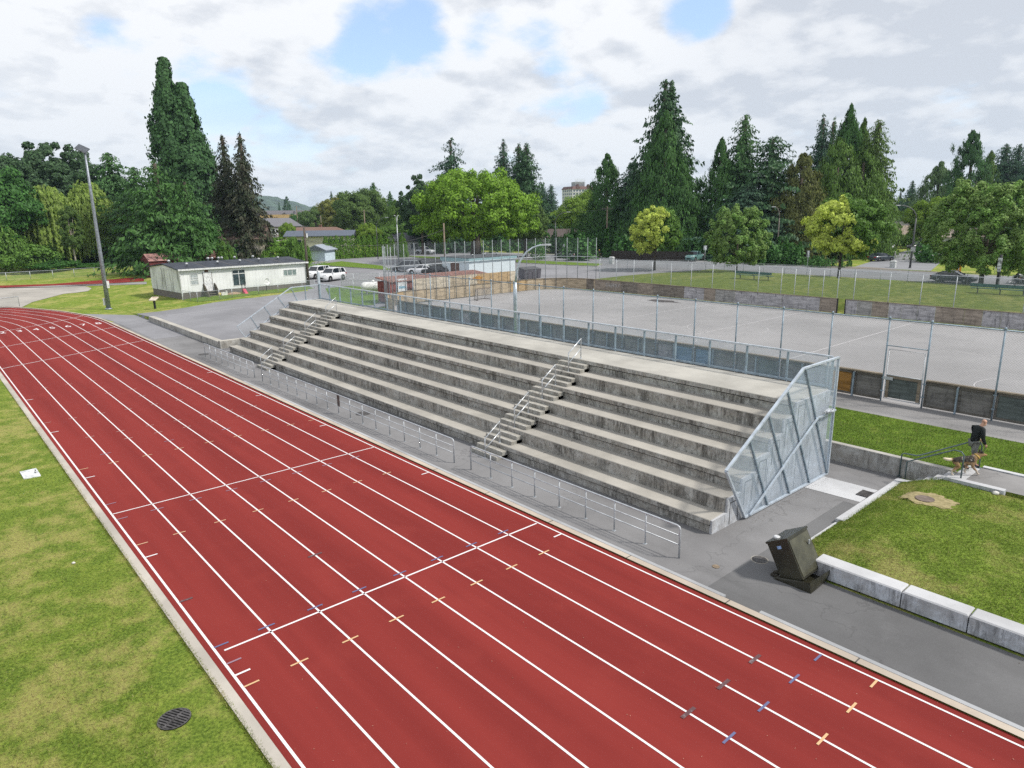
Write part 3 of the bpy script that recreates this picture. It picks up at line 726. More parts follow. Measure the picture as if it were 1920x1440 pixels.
block(3.6, 5.0, 'short pale concrete edging block, second along from the leaning cabinet')
block(2.2, 3.6, 'pale concrete edging block cut off by the right side of the picture')
m = MB(); m.box(-26, -13.30, 0, 7.1, -12.93, .049); m.build('block_footing', M('shaded_dirt', (.025, .022, .02)), kind='structure')  # near-black dirt, with the shade of the gap under the blocks in its colour
m = MB(); m.bev(7.86, -21.35, 0, 8.16, -16.45, .17, .02); m.bev(7.92, -16.44, 0, 8.14, -13.4, .06, .01)
m.build('bed_kerb', PALE, kind='structure')
# flight of steps
fs_ = thing('stair_flight', 'short flight of pale concrete steps climbing to the upper walk', 'steps', (7.0, -21.5, 0))
for i in range(4):
    m = MB(); m.bev(7.62-.29*i-7-.45*(i == 3), -.40, 0, 7.62-.29*i-7-.29*0+.0, .30, .163*(i+1), .012) if False else m.bev(6.55-7, -.40+.004*i, .163*i, 7.66-.29*i-7, .30-.004*i, .163*(i+1), .012)
    m.build('step', PALE, fs_)
m = MB(); m._add([(x-7, y+21.5, z) for x, y, z in ((8.15, -21.2, 0), (7.2, -21.2, 0), (6.6, -21.2, 0), (4.97, -21.2, 0), (8.15, -20.95, 0), (7.2, -20.95, 0), (6.6, -20.95, 0), (4.97, -20.95, 0),
      (8.15, -21.2, .18), (7.2, -21.2, .30), (6.6, -21.2, .74), (4.97, -21.2, .74), (8.15, -20.95, .18), (7.2, -20.95, .30), (6.6, -20.95, .74), (4.97, -20.95, .74))],
      [(8,9,13,12), (9,10,14,13), (10,11,15,14), (12,13,5,4), (13,14,6,5), (14,15,7,6), (8,0,1,9), (9,1,2,10), (10,2,3,11), (11,3,7,15), (8,12,4,0)])
m.build('cheek_wall', PALE, fs_)
def pipe_rail(name, pts, label):
    m = MB(); m.tube(pts, .024, 8)
    for p in (pts[0], pts[-1]): m.box(p[0]-.07, p[1]-.07, p[2], p[0]+.07, p[1]+.07, p[2]+.012)
    m.build(name, GREENPIPE, label=label, cat='handrail', group='pipe handrails on the steps')
pipe_rail('stair_rail', [(7.95, -21.42, 0), (7.95, -21.42, .80), (7.85, -21.42, .86), (6.55, -21.28, 1.62), (6.33, -21.24, 1.62), (6.24, -21.22, 1.52), (6.24, -21.22, .66)], 'grey pipe handrail on the near side of the steps, beside the dog')
pipe_rail('stair_rail', [(8.29, -21.87, .05), (8.29, -21.87, .88), (8.22, -21.9, .92), (7.85, -21.95, .92), (7.75, -21.98, .95), (6.42, -22.9, 1.60), (6.25, -22.93, 1.58), (6.19, -22.95, 1.45), (6.19, -22.95, .66)], 'grey pipe handrail on the far side of the steps, beside the walking man')
# leaning utility cabinet
cb = thing('utility_cabinet', 'dark olive metal utility cabinet leaning on a tilted base by the path', 'utility cabinet', (7.2, -12.55, 0), R(0))
OLV = M('shaded_olive', (.036, .035, .023), .35, .1, .25, 3., spec=.5); OLV2 = M('lit_olive', (.075, .073, .047), .3, .1, .2, 3., spec=.6)  # body darkened for its shaded face, door kept lighter for the lit one
lean = Matrix.Rotation(R(29), 4, 'Y')            # the head tips away from the viewer's right
def L(x, y, z): v = lean @ Vector((x, y, z)); return (v.x, v.y, v.z)
m = MB(); q = [(-.30, -.52, .12), (.30, -.52, .12), (.30, .52, .12), (-.30, .52, .12), (-.30, -.52, 1.18), (.30, -.52, 1.18), (.30, .52, 1.18), (-.30, .52, 1.18)]
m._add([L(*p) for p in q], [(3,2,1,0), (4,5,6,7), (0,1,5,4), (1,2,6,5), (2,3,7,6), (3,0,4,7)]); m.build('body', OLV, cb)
m = MB(); q = [(-.325, -.54, 1.17), (.325, -.54, 1.17), (.325, .54, 1.17), (-.325, .54, 1.17), (-.325, -.54, 1.22), (.325, -.54, 1.22), (.325, .54, 1.22), (-.325, .54, 1.22)]
m._add([L(*p) for p in q], [(3,2,1,0), (4,5,6,7), (0,1,5,4), (1,2,6,5), (2,3,7,6), (3,0,4,7)]); m.build('lid', OLV, cb)
m = MB(); q = [(-.318, -.48, .18), (-.318, .48, .18), (-.318, .48, 1.13), (-.318, -.48, 1.13), (-.299, -.48, .18), (-.299, .48, .18), (-.299, .48, 1.13), (-.299, -.48, 1.13)]
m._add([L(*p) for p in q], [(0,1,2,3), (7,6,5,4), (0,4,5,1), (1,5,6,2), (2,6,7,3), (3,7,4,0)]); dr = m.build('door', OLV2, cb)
m = MB(); m.box(*L(-.35, -.30, .80), *[a+b for a, b in zip(L(-.35, -.30, .80), (.03, .04, .12))]); m.build('handle', GALV, dr)
m = MB(); q = [(-.06, .523, .98), (.06, .523, .98), (.06, .523, 1.06), (-.06, .523, 1.06)]; m.quad(*[L(*p) for p in q]); m.build('sticker', M('blue_sticker', (.25, .38, .62)), cb)
m = MB(); m.lathe([(.09, 0), (.09, .05), (.05, .07)], 10, L(.12, .30, 1.22)); m.build('vent_cap', M('pale_cap', (.55, .56, .58)), cb)
m = MB(); m._add([(-.46, -.60, .06), (.55, -.60, .0), (.55, .60, .0), (-.46, .60, .0), (-.52, -.60, .36), (.52, -.60, .07), (.52, .58, .07), (-.40, .58, .28)], [(3,2,1,0), (0,1,5,4), (1,2,6,5), (2,3,7,6), (3,0,4,7)])
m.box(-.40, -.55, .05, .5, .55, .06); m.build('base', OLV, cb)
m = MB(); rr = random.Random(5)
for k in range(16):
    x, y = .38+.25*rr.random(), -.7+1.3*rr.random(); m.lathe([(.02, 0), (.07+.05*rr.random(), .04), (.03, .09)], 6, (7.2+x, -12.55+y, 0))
m.build('shadow_lumps', M('brown_bits', (.035, .03, .022)), label='dark lumps in place of the shadow at the foot of the leaning cabinet', cat='debris', kind='stuff')  # dark lumps stand in for the cabinet's shadow on the ground
def disc(name, x, y, z, r, mat, label, cat, rim=None, sx_=1.):
    m = MB(); m.lathe([(r, 0), (r, .012), (r*.96, .016)], 24)
    if rim: m.mat(1).lathe([(r*1.12, 0), (r*1.12, .006)], 24)
    o = m.build(name, [mat, rim] if rim else mat, label=label, cat=cat); o.location = (x, y, z); o.scale = (1, sx_, 1); return o
IRON = M('cast_iron', (.09, .085, .085), .6, .3, .3, 12)
disc('manhole_cover', 8.51, -12.62, .008, .21, IRON, 'round iron manhole cover in the path by the leaning cabinet', 'manhole cover', M('ring_conc', (.36, .34, .30)))
disc('valve_cover', 9.11, -11.41, .006, .10, M('rust', (.22, .17, .12)), 'small rusty valve cover in the asphalt near the kerb', 'cover')
disc('access_cover', 6.53, -18.92, bed(6.53, -18.92)+.03, .27, M('brown_cover', (.16, .125, .105)), 'round brown access cover in the bare patch of the grass bed', 'cover')
for (xx, yy), lb in (((29.1, -11.95), 'dark round manhole lid behind the longest pipe barrier'), ((50.5, -11.3), 'dark round manhole lid near the far pipe barrier')):
    disc('manhole_cover', xx, yy, .005, .36, IRON, lb, 'manhole cover')
m = MB()
for rg in range(4):
    for k in range(40):
        a = R(9*k); rr_ = (rg+1)/4*(.66+.07*math.sin(k*.9)+.05*math.sin(k*2.3)); x, y = 6.45+rr_*1.15*math.cos(a), -19.0+rr_*.85*math.sin(a)
        m.v.append((x, y, bed(x, y)+.012+.02*(3-rg)/3))
m.v.append((6.45, -19.0, bed(6.45, -19.0)+.035))
for k in range(40):
    m.f.append((160, k, (k+1) % 40)); m.m.append(0); m.sm.append(True)
    for rg in range(3): m.f.append((rg*40+k, (rg+1)*40+k, (rg+1)*40+(k+1) % 40, rg*40+(k+1) % 40)); m.m.append(0); m.sm.append(True)
m.build('bare_patch', M('dry_straw', (.30, .25, .135), .9, c2=(.20, .17, .08), scale=9), kind='structure')
def grate(name, x, y, z, w_, h_, n, label, rz=0.):
    gr = thing(name, label, 'drain grate', (x, y, z), rz)
    m = MB(); m.box(-w_/2, -h_/2, 0, w_/2, h_/2, .006); m.build('pit', M('black_pit', (.006, .006, .006)), gr)
    m = MB(); m.box(-w_/2, -h_/2, .0, w_/2, -h_/2+.03, .03); m.box(-w_/2, h_/2-.03, 0, w_/2, h_/2, .03); m.box(-w_/2, -h_/2, 0, -w_/2+.03, h_/2, .03); m.box(w_/2-.03, -h_/2, 0, w_/2, h_/2, .03); m.box(-w_/2, -.015, .006, w_/2, .015, .03)
    m.build('frame', IRON, gr)
    for i in range(1, n): m = MB(); x_ = -w_/2+w_*i/n; m.box(x_-.014, -h_/2+.03, .008, x_+.014, h_/2-.03, .028); m.build('bar', IRON, gr)
grate('drain_grate', 8.45, -19.4, .014, .4, .55, 8, 'small square drain grate in the pale slab by the grass bed')
p = at(327, 1349)
dg = thing('drain_grate', 'oval iron drain grate sunk in the infield grass beside the track', 'drain grate', (p.x, p.y, .004), R(-62))
m = MB(); m.lathe([(.30, 0), (.30, .006)], 28); o = m.build('pit', M('black_pit', (.006, .006, .006)), dg)
m = MB()
for k in range(28):
    a, b = R(k*360/28), R((k+1)*360/28)
    m._add([(.275*math.cos(a), .275*math.sin(a), .02), (.30*math.cos(a), .30*math.sin(a), .02), (.30*math.cos(b), .30*math.sin(b), .02), (.275*math.cos(b), .275*math.sin(b), .02)], [(0,1,2,3)])
m.box(-.28, -.016, .006, .28, .016, .022); m.build('frame', IRON, dg)
for i in range(-4, 5):
    x_ = i*.06; h = math.sqrt(max(0, .285**2-x_*x_)); m = MB(); m.box(x_-.017, -h, .008, x_+.017, h, .021); m.build('bar', IRON, dg)
q = [at(*p) for p in ((37, 886), (68, 879), (77, 893), (45, 899))]
m = MB(); m._add([(a.x, a.y, .0) for a in q]+[(a.x, a.y, .035) for a in q], [(4,5,6,7), (0,1,5,4), (1,2,6,5), (2,3,7,6), (3,0,4,7)])
c4 = sum((Vector(a) for a in q), Vector())/4
pc = thing('cover_plate', 'pale square cover plate lying in the infield grass beside the track', 'cover plate', (c4.x, c4.y, 0))
pl = m.build('plate', M('pale_plate', (.62, .64, .66)), pc); pl.location = (-c4.x, -c4.y, 0)
for (a, b) in ((.3, .12), (.62, .2)): 
    s_ = Vector(q[1])*(1-a)+Vector(q[2])*a; s_ = s_*(1-b)+Vector(q[0])*b; m = MB(); m.box(s_.x-.08, s_.y-.02, .034, s_.x+.08, s_.y+.02, .042)
    hd = m.build('handle', IRON, pc); hd.location = (-c4.x, -c4.y, 0)
def lump(name, p, r, mat, label, cat):
    m = MB(); rr = random.Random(int(p[0]*100)); m.lathe([(r*.55, 0), (r, r*.35), (r*.85, r*.8), (r*.3, r*1.15)], 8)
    m.v = [(x*(.85+.3*rr.random()), y*(.85+.3*rr.random()), z) for x, y, z in m.v]
    o = m.build(name, mat, label=label, cat=cat); o.location = p; return o
STONE = M('white_stone', (.68, .66, .62), .8)
lump('stone', (7.75, -13.75, .08), .12, STONE, 'white round stone at the corner of the grass bed by the cabinet', 'stone')
lump('stone', (5.15, -20.85, .60), .10, STONE, 'white stone at the end of the cheek wall of the steps', 'stone')
p = at(138, 1057); lump('paper_scrap', (p.x, p.y, .0), .05, STONE, 'tiny scrap of white litter in the infield grass', 'litter')
# ------------------------------------------------------------------ plywood of the rink
def ply(name, c, stain=.5, warm=0.):
    m = bpy.data.materials.new(name); t = NT(m); p = t.pos()
    g = t.noise(p, 1.4, 6, .65, (.8, .8, 5)); b = t.noise(p, 1.1, 5, .7); v = t.noise(p, 2.2, 6, .7, (2, 2, .5)); f = t.noise(p, 30, 3, .7)
    cc = t.mix(t.ramp(g, .35, .65), tuple(x*.72 for x in c), tuple(x*1.18 for x in c))
    cc = t.mix(t.math('MULTIPLY', t.ramp(b, .5, .72), .5), cc, tuple(x*.62 for x in c))
    cc = t.mix(t.math('MULTIPLY', t.ramp(v, .52, .68), stain), cc, (c[0]*.2, c[1]*.2, c[2]*.22))
    cc = t.mix(t.math('MULTIPLY', t.ramp(f, .5, .8), .2), cc, tuple(x*1.3 for x in c))
    t.out(t.bsdf(cc, .85, 0, g, .3, .01, .2)); return m
PLY = dict(grey=ply('grey_plywood', (.17, .165, .155)), lilac=ply('lilac_plywood', (.27, .26, .275), .75), brown=ply('brown_plywood', (.19, .165, .14)), tan=ply('tan_plywood', (.42, .345, .245), .25),
           ochre=ply('ochre_plywood', (.30, .16, .045), .35), osb=ply('chipboard', (.43, .31, .17), .2), dark=ply('dark_plywood', (.12, .112, .10), .6), pale=ply('pale_plywood', (.52, .46, .36), .2), green=ply('green_grey_plywood', (.105, .125, .12)),
           blue=ply('painted_plywood', (.12, .20, .30), .3))
FARP = dict(lilac=ply('lifted_lilac_plywood', (.40, .39, .40), .8), brown=ply('lifted_brown_plywood', (.30, .255, .21), .5), grey=ply('lifted_grey_plywood', (.33, .325, .31), .6), dark=ply('stained_brown_plywood', (.22, .195, .165), .6))  # board colours lightened to offset the shade on these faces
CAPW = ply('timber_cap', (.22, .185, .14), .35)
rr = random.Random(21)
# near side: boards seen from outside, framed between blue-grey posts
TALL = [-2.6, 0, 2.5, 5.0, 7.56, 10.26, 12.0, 14.6, 17.1, 19.7, 22.35, 25.0, 27.6, 30.1, 32.8, 35.2, 37.9, 40.5, 43.2, 45.9, 48.6, 51.3, 54.0]
YN = RY1+.02; ZR = .65; BT = 1.97
nb = thing('rink_boards', 'grey plywood rink boards along the near side of the rink, behind the grandstand', 'rink boards', (0, YN, ZR))
bays = []
for a, b in zip(TALL[:-1], TALL[1:]):
    if abs(a-10.26) < .01: continue
    mid = (a+b)/2+.03; bays += [(a, mid), (mid, b)]
for i, (a, b) in enumerate(bays):
    key = rr.choice(['grey', 'grey', 'green', 'grey', 'brown', 'dark', 'lilac', 'grey'])
    if 12.9 < (a+b)/2 < 13.2: key = 'grey'
    if 13.3 < (a+b)/2 < 14.6: key = 'ochre'
    if 21.0 < (a+b)/2 < 23.6: key = 'blue'
    m = MB(); m.box(a+.02, -.02, .06, b-.02, 0, 1.24)
    m.mat(1).box(a+.09, .0, 1.12, b-.09, .05, 1.24); m.box(a+.03, 0, .08, a+.12, .045, 1.12); m.box(b-.12, 0, .08, b-.03, .045, 1.12); m.box(a+.12, 0, .08, b-.12, .04, .17)
    m.build('board_panel', [PLY[key], ply('batten', (.13, .12, .105)) if 'batten' not in MATS else MATS['batten']], nb)
    MATS.setdefault('batten', bpy.data.materials.get('batten'))
    if i % 2 == 1 or True:
        if all(abs(b-t_) > .3 for t_ in TALL):
            m = MB(); m.bar((b, .07, 0), (b, .07, 1.2), .07, .09); m.bar((b, .02, .1), (b, .18, .02), .05, .04); m.build('short_post', BLUESTEEL, nb)
for a, b in ((-3, 10.2), (12.05, 54.7)):
    m = MB(); m.box(a, -.10, 1.245, b, .11, 1.31); m.build('cap_rail', CAPW, nb)
nf = thing('chain_link_fence', 'tall chain link fence with round-capped posts along the near side of the rink', 'fence', (0, YN, ZR))
for x in TALL:
    m = MB(); m.tube([(x, .10, 0), (x, .10, 3.90)], .038, 8); m.lathe([(.05, 3.88), (.055, 3.93), (.03, 3.99)], 8, (x, .10, 0))
    for z in (.5, 1.1): m.box(x-.06, .03, z, x+.06, .15, z+.04)
    m.build('post', BLUESTEEL, nf)
m = MB(); m.tube([(-3, .10, 3.86), (54.7, .10, 3.86)], .030, 6); m.build('top_rail', BLUESTEEL, nf)
m = MB()
for a, b in ((-3, 10.26), (12.0, 54.7)): m.quad((a, .07, 1.31), (b, .07, 1.31), (b, .07, 3.86), (a, .07, 3.86))
m.quad((10.26, .07, 2.62), (12.0, .07, 2.62), (12.0, .07, 3.86), (10.26, .07, 3.86)); m.build('chain_link', CHAIN, nf)
m = MB(); m.tube([(10.26, .10, 2.66), (12.0, .10, 2.66)], .022, 6); m.build('gate_header', BLUESTEEL, nf)
gt = thing('rink_gate', 'narrow rink gate of steel pipe with chain link above a plywood panel', 'gate', (10.36, YN+.10, ZR))
m = MB(); m.tube([(0, 0, .18), (0, 0, 2.5), (1.52, 0, 2.5), (1.52, 0, .18), (0, 0, .18)], .026, 6); m.tube([(0, 0, 1.3), (1.52, 0, 1.3)], .022, 6); m.build('gate_frame', GALV, gt)
m = MB(); m.box(.08, -.04, .24, 1.44, -.02, 1.26); m.mat(1).box(.03, -.02, .22, .16, .02, 1.28); m.box(1.36, -.02, .22, 1.49, .02, 1.28); m.box(.16, -.02, 1.16, 1.36, .02, 1.28); m.build('board_panel', [PLY['green'], CAPW], gt)
m = MB(); m.quad((0, .0, 1.3), (1.52, .0, 1.3), (1.52, .0, 2.5), (0, .0, 2.5)); m.build('chain_link', CHAIN, gt)
m = MB(); m.box(1.2, .03, 1.08, 1.62, .07, 1.22); m.build('latch', GALV, gt)
# far side: inner faces toward the viewer
fb = thing('rink_boards', 'weathered grey, lilac and brown plywood boards along the far side of the rink', 'rink boards', (0, RY0, ZR))
x = 54.5; seq = ['brown', 'brown', 'dark', 'brown', 'dark', 'dark', 'lilac', 'brown', 'grey', 'lilac', 'lilac', 'lilac', 'lilac', 'brown', 'GAP', 'lilac', 'grey', 'brown', 'lilac', 'lilac', 'lilac', 'brown', 'brown', 'lilac', 'lilac', 'lilac', 'grey', 'brown', 'lilac', 'grey', 'lilac', 'brown', 'grey']
wds = [2.4, 1.5, 2.4, 2.1, 2.4, 1.6, 2.4, 1.3, 2.2, 2.4, 2.4, 1.2, 2.4, 1.5, .75, 1.0, 1.2, 1.3, 1.0, 1.2, 1.3, 2.0, 1.2, 1.2, 1.5, 1.6, 2.4, 2.4, 2.0, 2.4, 2.4, 2.4, 2.4]
for key, wd in zip(seq, wds):
    if key != 'GAP':
        m = MB(); m.box(x-wd+.008, -.02, .04, x-.008, .0+.006*rr.random(), 1.25); m.build('board_panel', FARP[key], fb)
    else:
        gp = x
    x -= wd
m = MB(); m.box(gp, -.1, 1.255, 54.5, .06, 1.30); m.build('cap_rail', CAPW, fb)
m = MB(); m.box(x, -.1, 1.255, gp-.75, .06, 1.30); m.build('cap_rail', CAPW, fb)
m = MB()
for q in (gp-.03, gp-.72): m.box(q-.04, -.12, 0, q+.04, .02, 1.3)
m.build('gate_post', M('black_steel', (.02, .02, .022)), fb)
v, f = text_mesh('SHERRY', .62)
m = MB(); gx = at(1133, 537, 1.4).x
m._add([(gx-a[0]*1.0, .012, .72+a[1]) for a in v], f); m.build('graffiti', M('chalk_paint', (.42, .42, .42), var=.3, scale=9), fb)
FT = [-1.0, 3.7, 8.3, 12.9, 17.4, 19.8, 22.2, 25.0, 26.4, 27.7, 29.0, 30.3, 31.6]+[33.9+2.5*k for k in range(9)]
ff = thing('chain_link_fence', 'thin chain link fence above the far boards of the rink, in front of the grass', 'fence', (0, RY0-.12, ZR))
for x in FT:
    m = MB(); m.tube([(x, 0, 0), (x, 0, 3.75)], .033, 6); m.build('post', GALV, ff)
m = MB(); m.tube([(-3, 0, 3.72), (54.0, 0, 3.72)], .022, 5); m.build('top_rail', GALV, ff)
m = MB(); m.quad((-3, .03, 1.3), (54, .03, 1.3), (54, .03, 3.7), (-3, .03, 3.7)); m.build('chain_link', CHAINF, ff)
# far end of the rink: curved boards, tall plywood backstop, very tall netting posts
per = []
def arc(cx, cy, r, a0, a1, n):
    return [(cx+r*math.cos(R(a0+(a1-a0)*i/n)), cy+r*math.sin(R(a0+(a1-a0)*i/n))) for i in range(n+1)]
per = [(54.7, RY1)]+arc(RX1-RR, RY1-RR, RR, 90, 0, 8)+arc(RX1-RR, RY0+RR, RR, 0, -90, 8)+[(54.5, RY0)]
eb = thing('rink_boards', 'tan plywood boards curving round the far-left end of the rink', 'rink boards', (0, 0, ZR))
for i, (a, b) in enumerate(zip(per[:-1], per[1:])):
    if math.dist(a, b) < .05: continue
    d = Vector((b[0]-a[0], b[1]-a[1], 0)).normalized(); nn = Vector((-d.y, d.x, 0))*.02
    segs = [(a, b)] if math.dist(a, b) < 4 else [((a[0]+(b[0]-a[0])*k/6, a[1]+(b[1]-a[1])*k/6), (a[0]+(b[0]-a[0])*(k+1)/6, a[1]+(b[1]-a[1])*(k+1)/6)) for k in range(6)]
    for a_, b_ in segs:
        m = MB(); m._add([(a_[0], a_[1], .04), (b_[0], b_[1], .04), (b_[0]+nn.x, b_[1]+nn.y, .04), (a_[0]+nn.x, a_[1]+nn.y, .04), (a_[0], a_[1], 1.25), (b_[0], b_[1], 1.25), (b_[0]+nn.x, b_[1]+nn.y, 1.25), (a_[0]+nn.x, a_[1]+nn.y, 1.25)], [(3,2,1,0), (4,5,6,7), (0,1,5,4), (1,2,6,5), (2,3,7,6), (3,0,4,7)])
        m.build('board_panel', PLY[rr.choice(['tan', 'tan', 'osb', 'tan', 'brown'] if a_[1] > -52 else ['tan', 'brown', 'tan'])], eb)
m = MB(); m.tube([(x, y, 1.28) for x, y in per], .05, 4); m.build('cap_rail', CAPW, eb)
tw = thing('plywood_backstop', 'tall patchwork plywood backstop wall at the far-left end of the rink', 'wall', (RX1+.12, 0, ZR))
yy = -35.6; keys = ['pale', 'pale', 'pale', 'tan', 'osb', 'tan', 'pale']; hs = 1.30
y = yy
for k, key in enumerate(['pale', 'pale', 'tan', 'pale', 'osb', 'osb', 'pale']):
    wd = (2.4, 2.4, 2.4, 1.2, 2.4, 2.4, 1.2)[k]
    m = MB(); m.box(.0, y-wd+.01, 1.3, .03, y-.01, 2.42); m.build('board_panel', PLY[key], tw); y -= wd
m = MB()
for k in range(7): m.box(.03, -35.7-2.35*k, 0, .12, -35.7-2.35*k-.09, 2.46)
m.build('stud', CAPW, tw)
m = MB(); q = ((0.0, 0), (0.35, .02), (.5, .3), (.2, .55), (-.2, .5), (-.45, .25)); m._add([(-.012, -44.0-a*1.6, 1.75+b*.8) for a, b in q], [tuple(range(6))]); m.build('paint_patch', M('orange_paint', (.45, .22, .04), var=.3), tw)
tn = thing('netting_fence', 'very tall posts with thin netting round the far-left end of the rink', 'fence', (0, 0, ZR))
L_ = [0]
for a, b in zip(per[:-1], per[1:]): L_.append(L_[-1]+math.dist(a, b))
def onper(s, out=.14):
    for i in range(len(per)-1):
        if L_[i] <= s <= L_[i+1] and L_[i+1] > L_[i]+1e-6:
            k = (s-L_[i])/(L_[i+1]-L_[i]); a, b = per[i], per[i+1]; d = Vector((b[0]-a[0], b[1]-a[1], 0)).normalized()
            return (a[0]+(b[0]-a[0])*k-d.y*-out*-1*-1, a[1]+(b[1]-a[1])*k+d.x*out)
    return per[-1]
NP = 27
for i in range(NP):
    x, y = onper(L_[-1]*i/(NP-1)*.9999)
    m = MB(); m.tube([(x, y, 0), (x, y, 6.05)], .036, 6); m.build('post', M('dull_galvanised', (.27, .30, .32), .55, .3), tn)
pp = [onper(L_[-1]*i/60*.9999, .10) for i in range(61)]
m = MB(); m.tube([(x, y, 3.86) for x, y in pp], .03, 5); m.build('mid_rail', GALV, tn)
m = MB()
for a, b in zip(pp[:-1], pp[1:]): m.quad((a[0], a[1], 1.3), (b[0], b[1], 1.3), (b[0], b[1], 6.0), (a[0], a[1], 6.0))
m.build('netting', CHAINT, tn)
# hockey net and notice on the container
p = at(930, 567)
hn = thing('hockey_net', 'small street hockey net standing by the plywood end of the rink', 'goal', (56.6, -42.0, ZR+.012), R(180))
m = MB(); m.tube([(0, -.92, 0), (0, -.92, 1.25), (0, .92, 1.25), (0, .92, 0)], .035, 6); m.tube([(0, -.92, .03), (-.9, -.7, .03), (-.9, .7, .03), (0, .92, .03)], .03, 5); m.tube([(0, -.92, 1.25), (-.5, -.8, 1.1), (-.9, -.7, .03)], .02, 5); m.tube([(0, .92, 1.25), (-.5, .8, 1.1), (-.9, .7, .03)], .02, 5)
m.build('frame', M('rusty_pipe', (.16, .12, .11)), hn)
m = MB(); m.quad((0, -.92, 1.25), (0, .92, 1.25), (-.5, .8, 1.1), (-.5, -.8, 1.1)); m.quad((-.5, -.8, 1.1), (-.5, .8, 1.1), (-.9, .7, .03), (-.9, -.7, .03)); m.quad((0, -.92, 1.25), (-.5, -.8, 1.1), (-.9, -.7, .03), (0, -.92, .03)); m.quad((0, .92, 1.25), (-.5, .8, 1.1), (-.9, .7, .03), (0, .92, .03))
m.build('net', haze_mesh('net_cord', (.55, .55, .55), .4), hn)
ct = thing('shipping_container', 'long rust-red shipping container with a low metal roof behind the plywood backstop', 'container', (61.0, -33.2, ZR))
RED = M('rust_red_paint', (.25, .085, .075), .6, .1, .25, 2.)
m = MB(); n = 22
for i in range(n):
    a, b = -13.0*i/n, -13.0*(i+1)/n; s_ = .04 if i % 2 else 0
    m.box(0+s_, a, .1, 2.44-s_, b, 2.2)
for i in range(9): m.box(.1+i*.26, -.0, .15, .22+i*.26, .05, 2.15)
m.build('body', RED, ct)
m = MB(); m._add([(-.15, .1, 2.22), (2.7, .1, 2.50), (2.7, -13.1, 2.50), (-.15, -13.1, 2.22), (-.15, .1, 2.30), (2.7, .1, 2.58), (2.7, -13.1, 2.58), (-.15, -13.1, 2.30)], [(0,1,2,3), (7,6,5,4), (0,4,5,1), (1,5,6,2), (2,6,7,3), (3,7,4,0)])
for i in range(42): y = .0-i*.31; m.bar((-.16, y, 2.31), (2.7, y, 2.59), .06, .05)
rf = m.build('roof', M('faded_red_roof', (.33, .185, .155), .6, .1, .2, 3.), ct)
m = MB(); m.box(-.08, -.9, .8, -.03, -2.0, 2.5); m.mat(1).box(-.09, -1.0, 1.5, -.082, -1.9, 1.75)
m.build('notice_board', [M('white_sign', (.70, .74, .76)), M('blue_band', (.25, .45, .58))], ct)
# arched lamp behind the stand
def arm_lamp(name, loc, rz, h, reach, label, r=.075, mat=GALV, group=None, double=False, rise=.9, head='flat'):
    L = thing(name, label, 'street lamp', loc, rz, group)
    m = MB(); m.tube([(0, 0, 0), (0, 0, h*.5), (0, 0, h-rise*1.6)], [r*1.25, r*1.0, r*.8], 8); m.lathe([(r*2, 0), (r*2, .06), (r*1.3, .1)], 10); m.build('pole', mat, L)
    for s in ((1, -1) if double else (1,)):
        pts = [(0, 0, h-rise*1.6)]+[(s*reach*(1-math.cos(R(a))), 0, h-rise*1.6+rise*1.6*math.sin(R(a))) for a in (18, 36, 54, 70, 84)]
        pts.append((s*reach*1.05, 0, h+.02))
        m = MB(); m.tube(pts, [r*.8-(r*.35)*i/6 for i in range(7)], 7); m.build('arm', mat, L)
        m = MB(); e = pts[-1]; m._add([(e[0]-.1*s, -.08, e[2]-.05), (e[0]+.55*s, -.13, e[2]-.04), (e[0]+.55*s, .13, e[2]-.04), (e[0]-.1*s, .08, e[2]-.05), (e[0]-.1*s, -.06, e[2]+.06), (e[0]+.5*s, -.09, e[2]+.07), (e[0]+.5*s, .09, e[2]+.07), (e[0]-.1*s, .06, e[2]+.06)], [(3,2,1,0), (4,5,6,7), (0,1,5,4), (1,2,6,5), (2,3,7,6), (3,0,4,7)])
        m.build('lamp_head', M('lamp_grey', (.45, .47, .5)), L)
    return L
arm_lamp('arched_lamp', (34.4, -26.7, ZR), math.atan2(-.753, -.658), 6.75, 1.75, 'bright grey lamp pole with an arched arm rising behind the grandstand', .10, M('bright_galvanised', (.50, .56, .63), .4, .4), rise=1.5)
# benches on the bank
def bench(p, L, label):
    b = thing('park_bench', label, 'bench', (p[0], p[1], p[2]), 0, 'green benches on the grass bank')
    GB = M('green_bench_paint', (.035, .115, .10), .5)
    m = MB()
    for k in range(2): m.box(-L/2, -.30+k*.2, .44, L/2, -.30+k*.2+.18, .485)
    m.build('seat', GB, b)
    m = MB(); m.box(-L/2, .17, .60, L/2, .205, .90); m.build('backrest', GB, b)
    for i in range(3):
        x = -L/2+L*(.12+.38*i); m = MB(); m.bar((x, -.15, 0), (x, -.15, .44), .07, .07); m.bar((x, -.33, .42), (x, .15, .42), .06, .05); m.bar((x, .1, .42), (x, .19, .9), .05, .05); m.build('leg', M('bench_iron', (.06, .075, .07)), b)
bench((41.4, -69.4, hz(41.4, -69.4)), 4.6, 'long green bench standing between the two larger street trees on the bank')
bench((17.6, -70.0, hz(17.6, -70)), 4.6, 'long green bench cut by the right edge, below the widest tree on the bank')
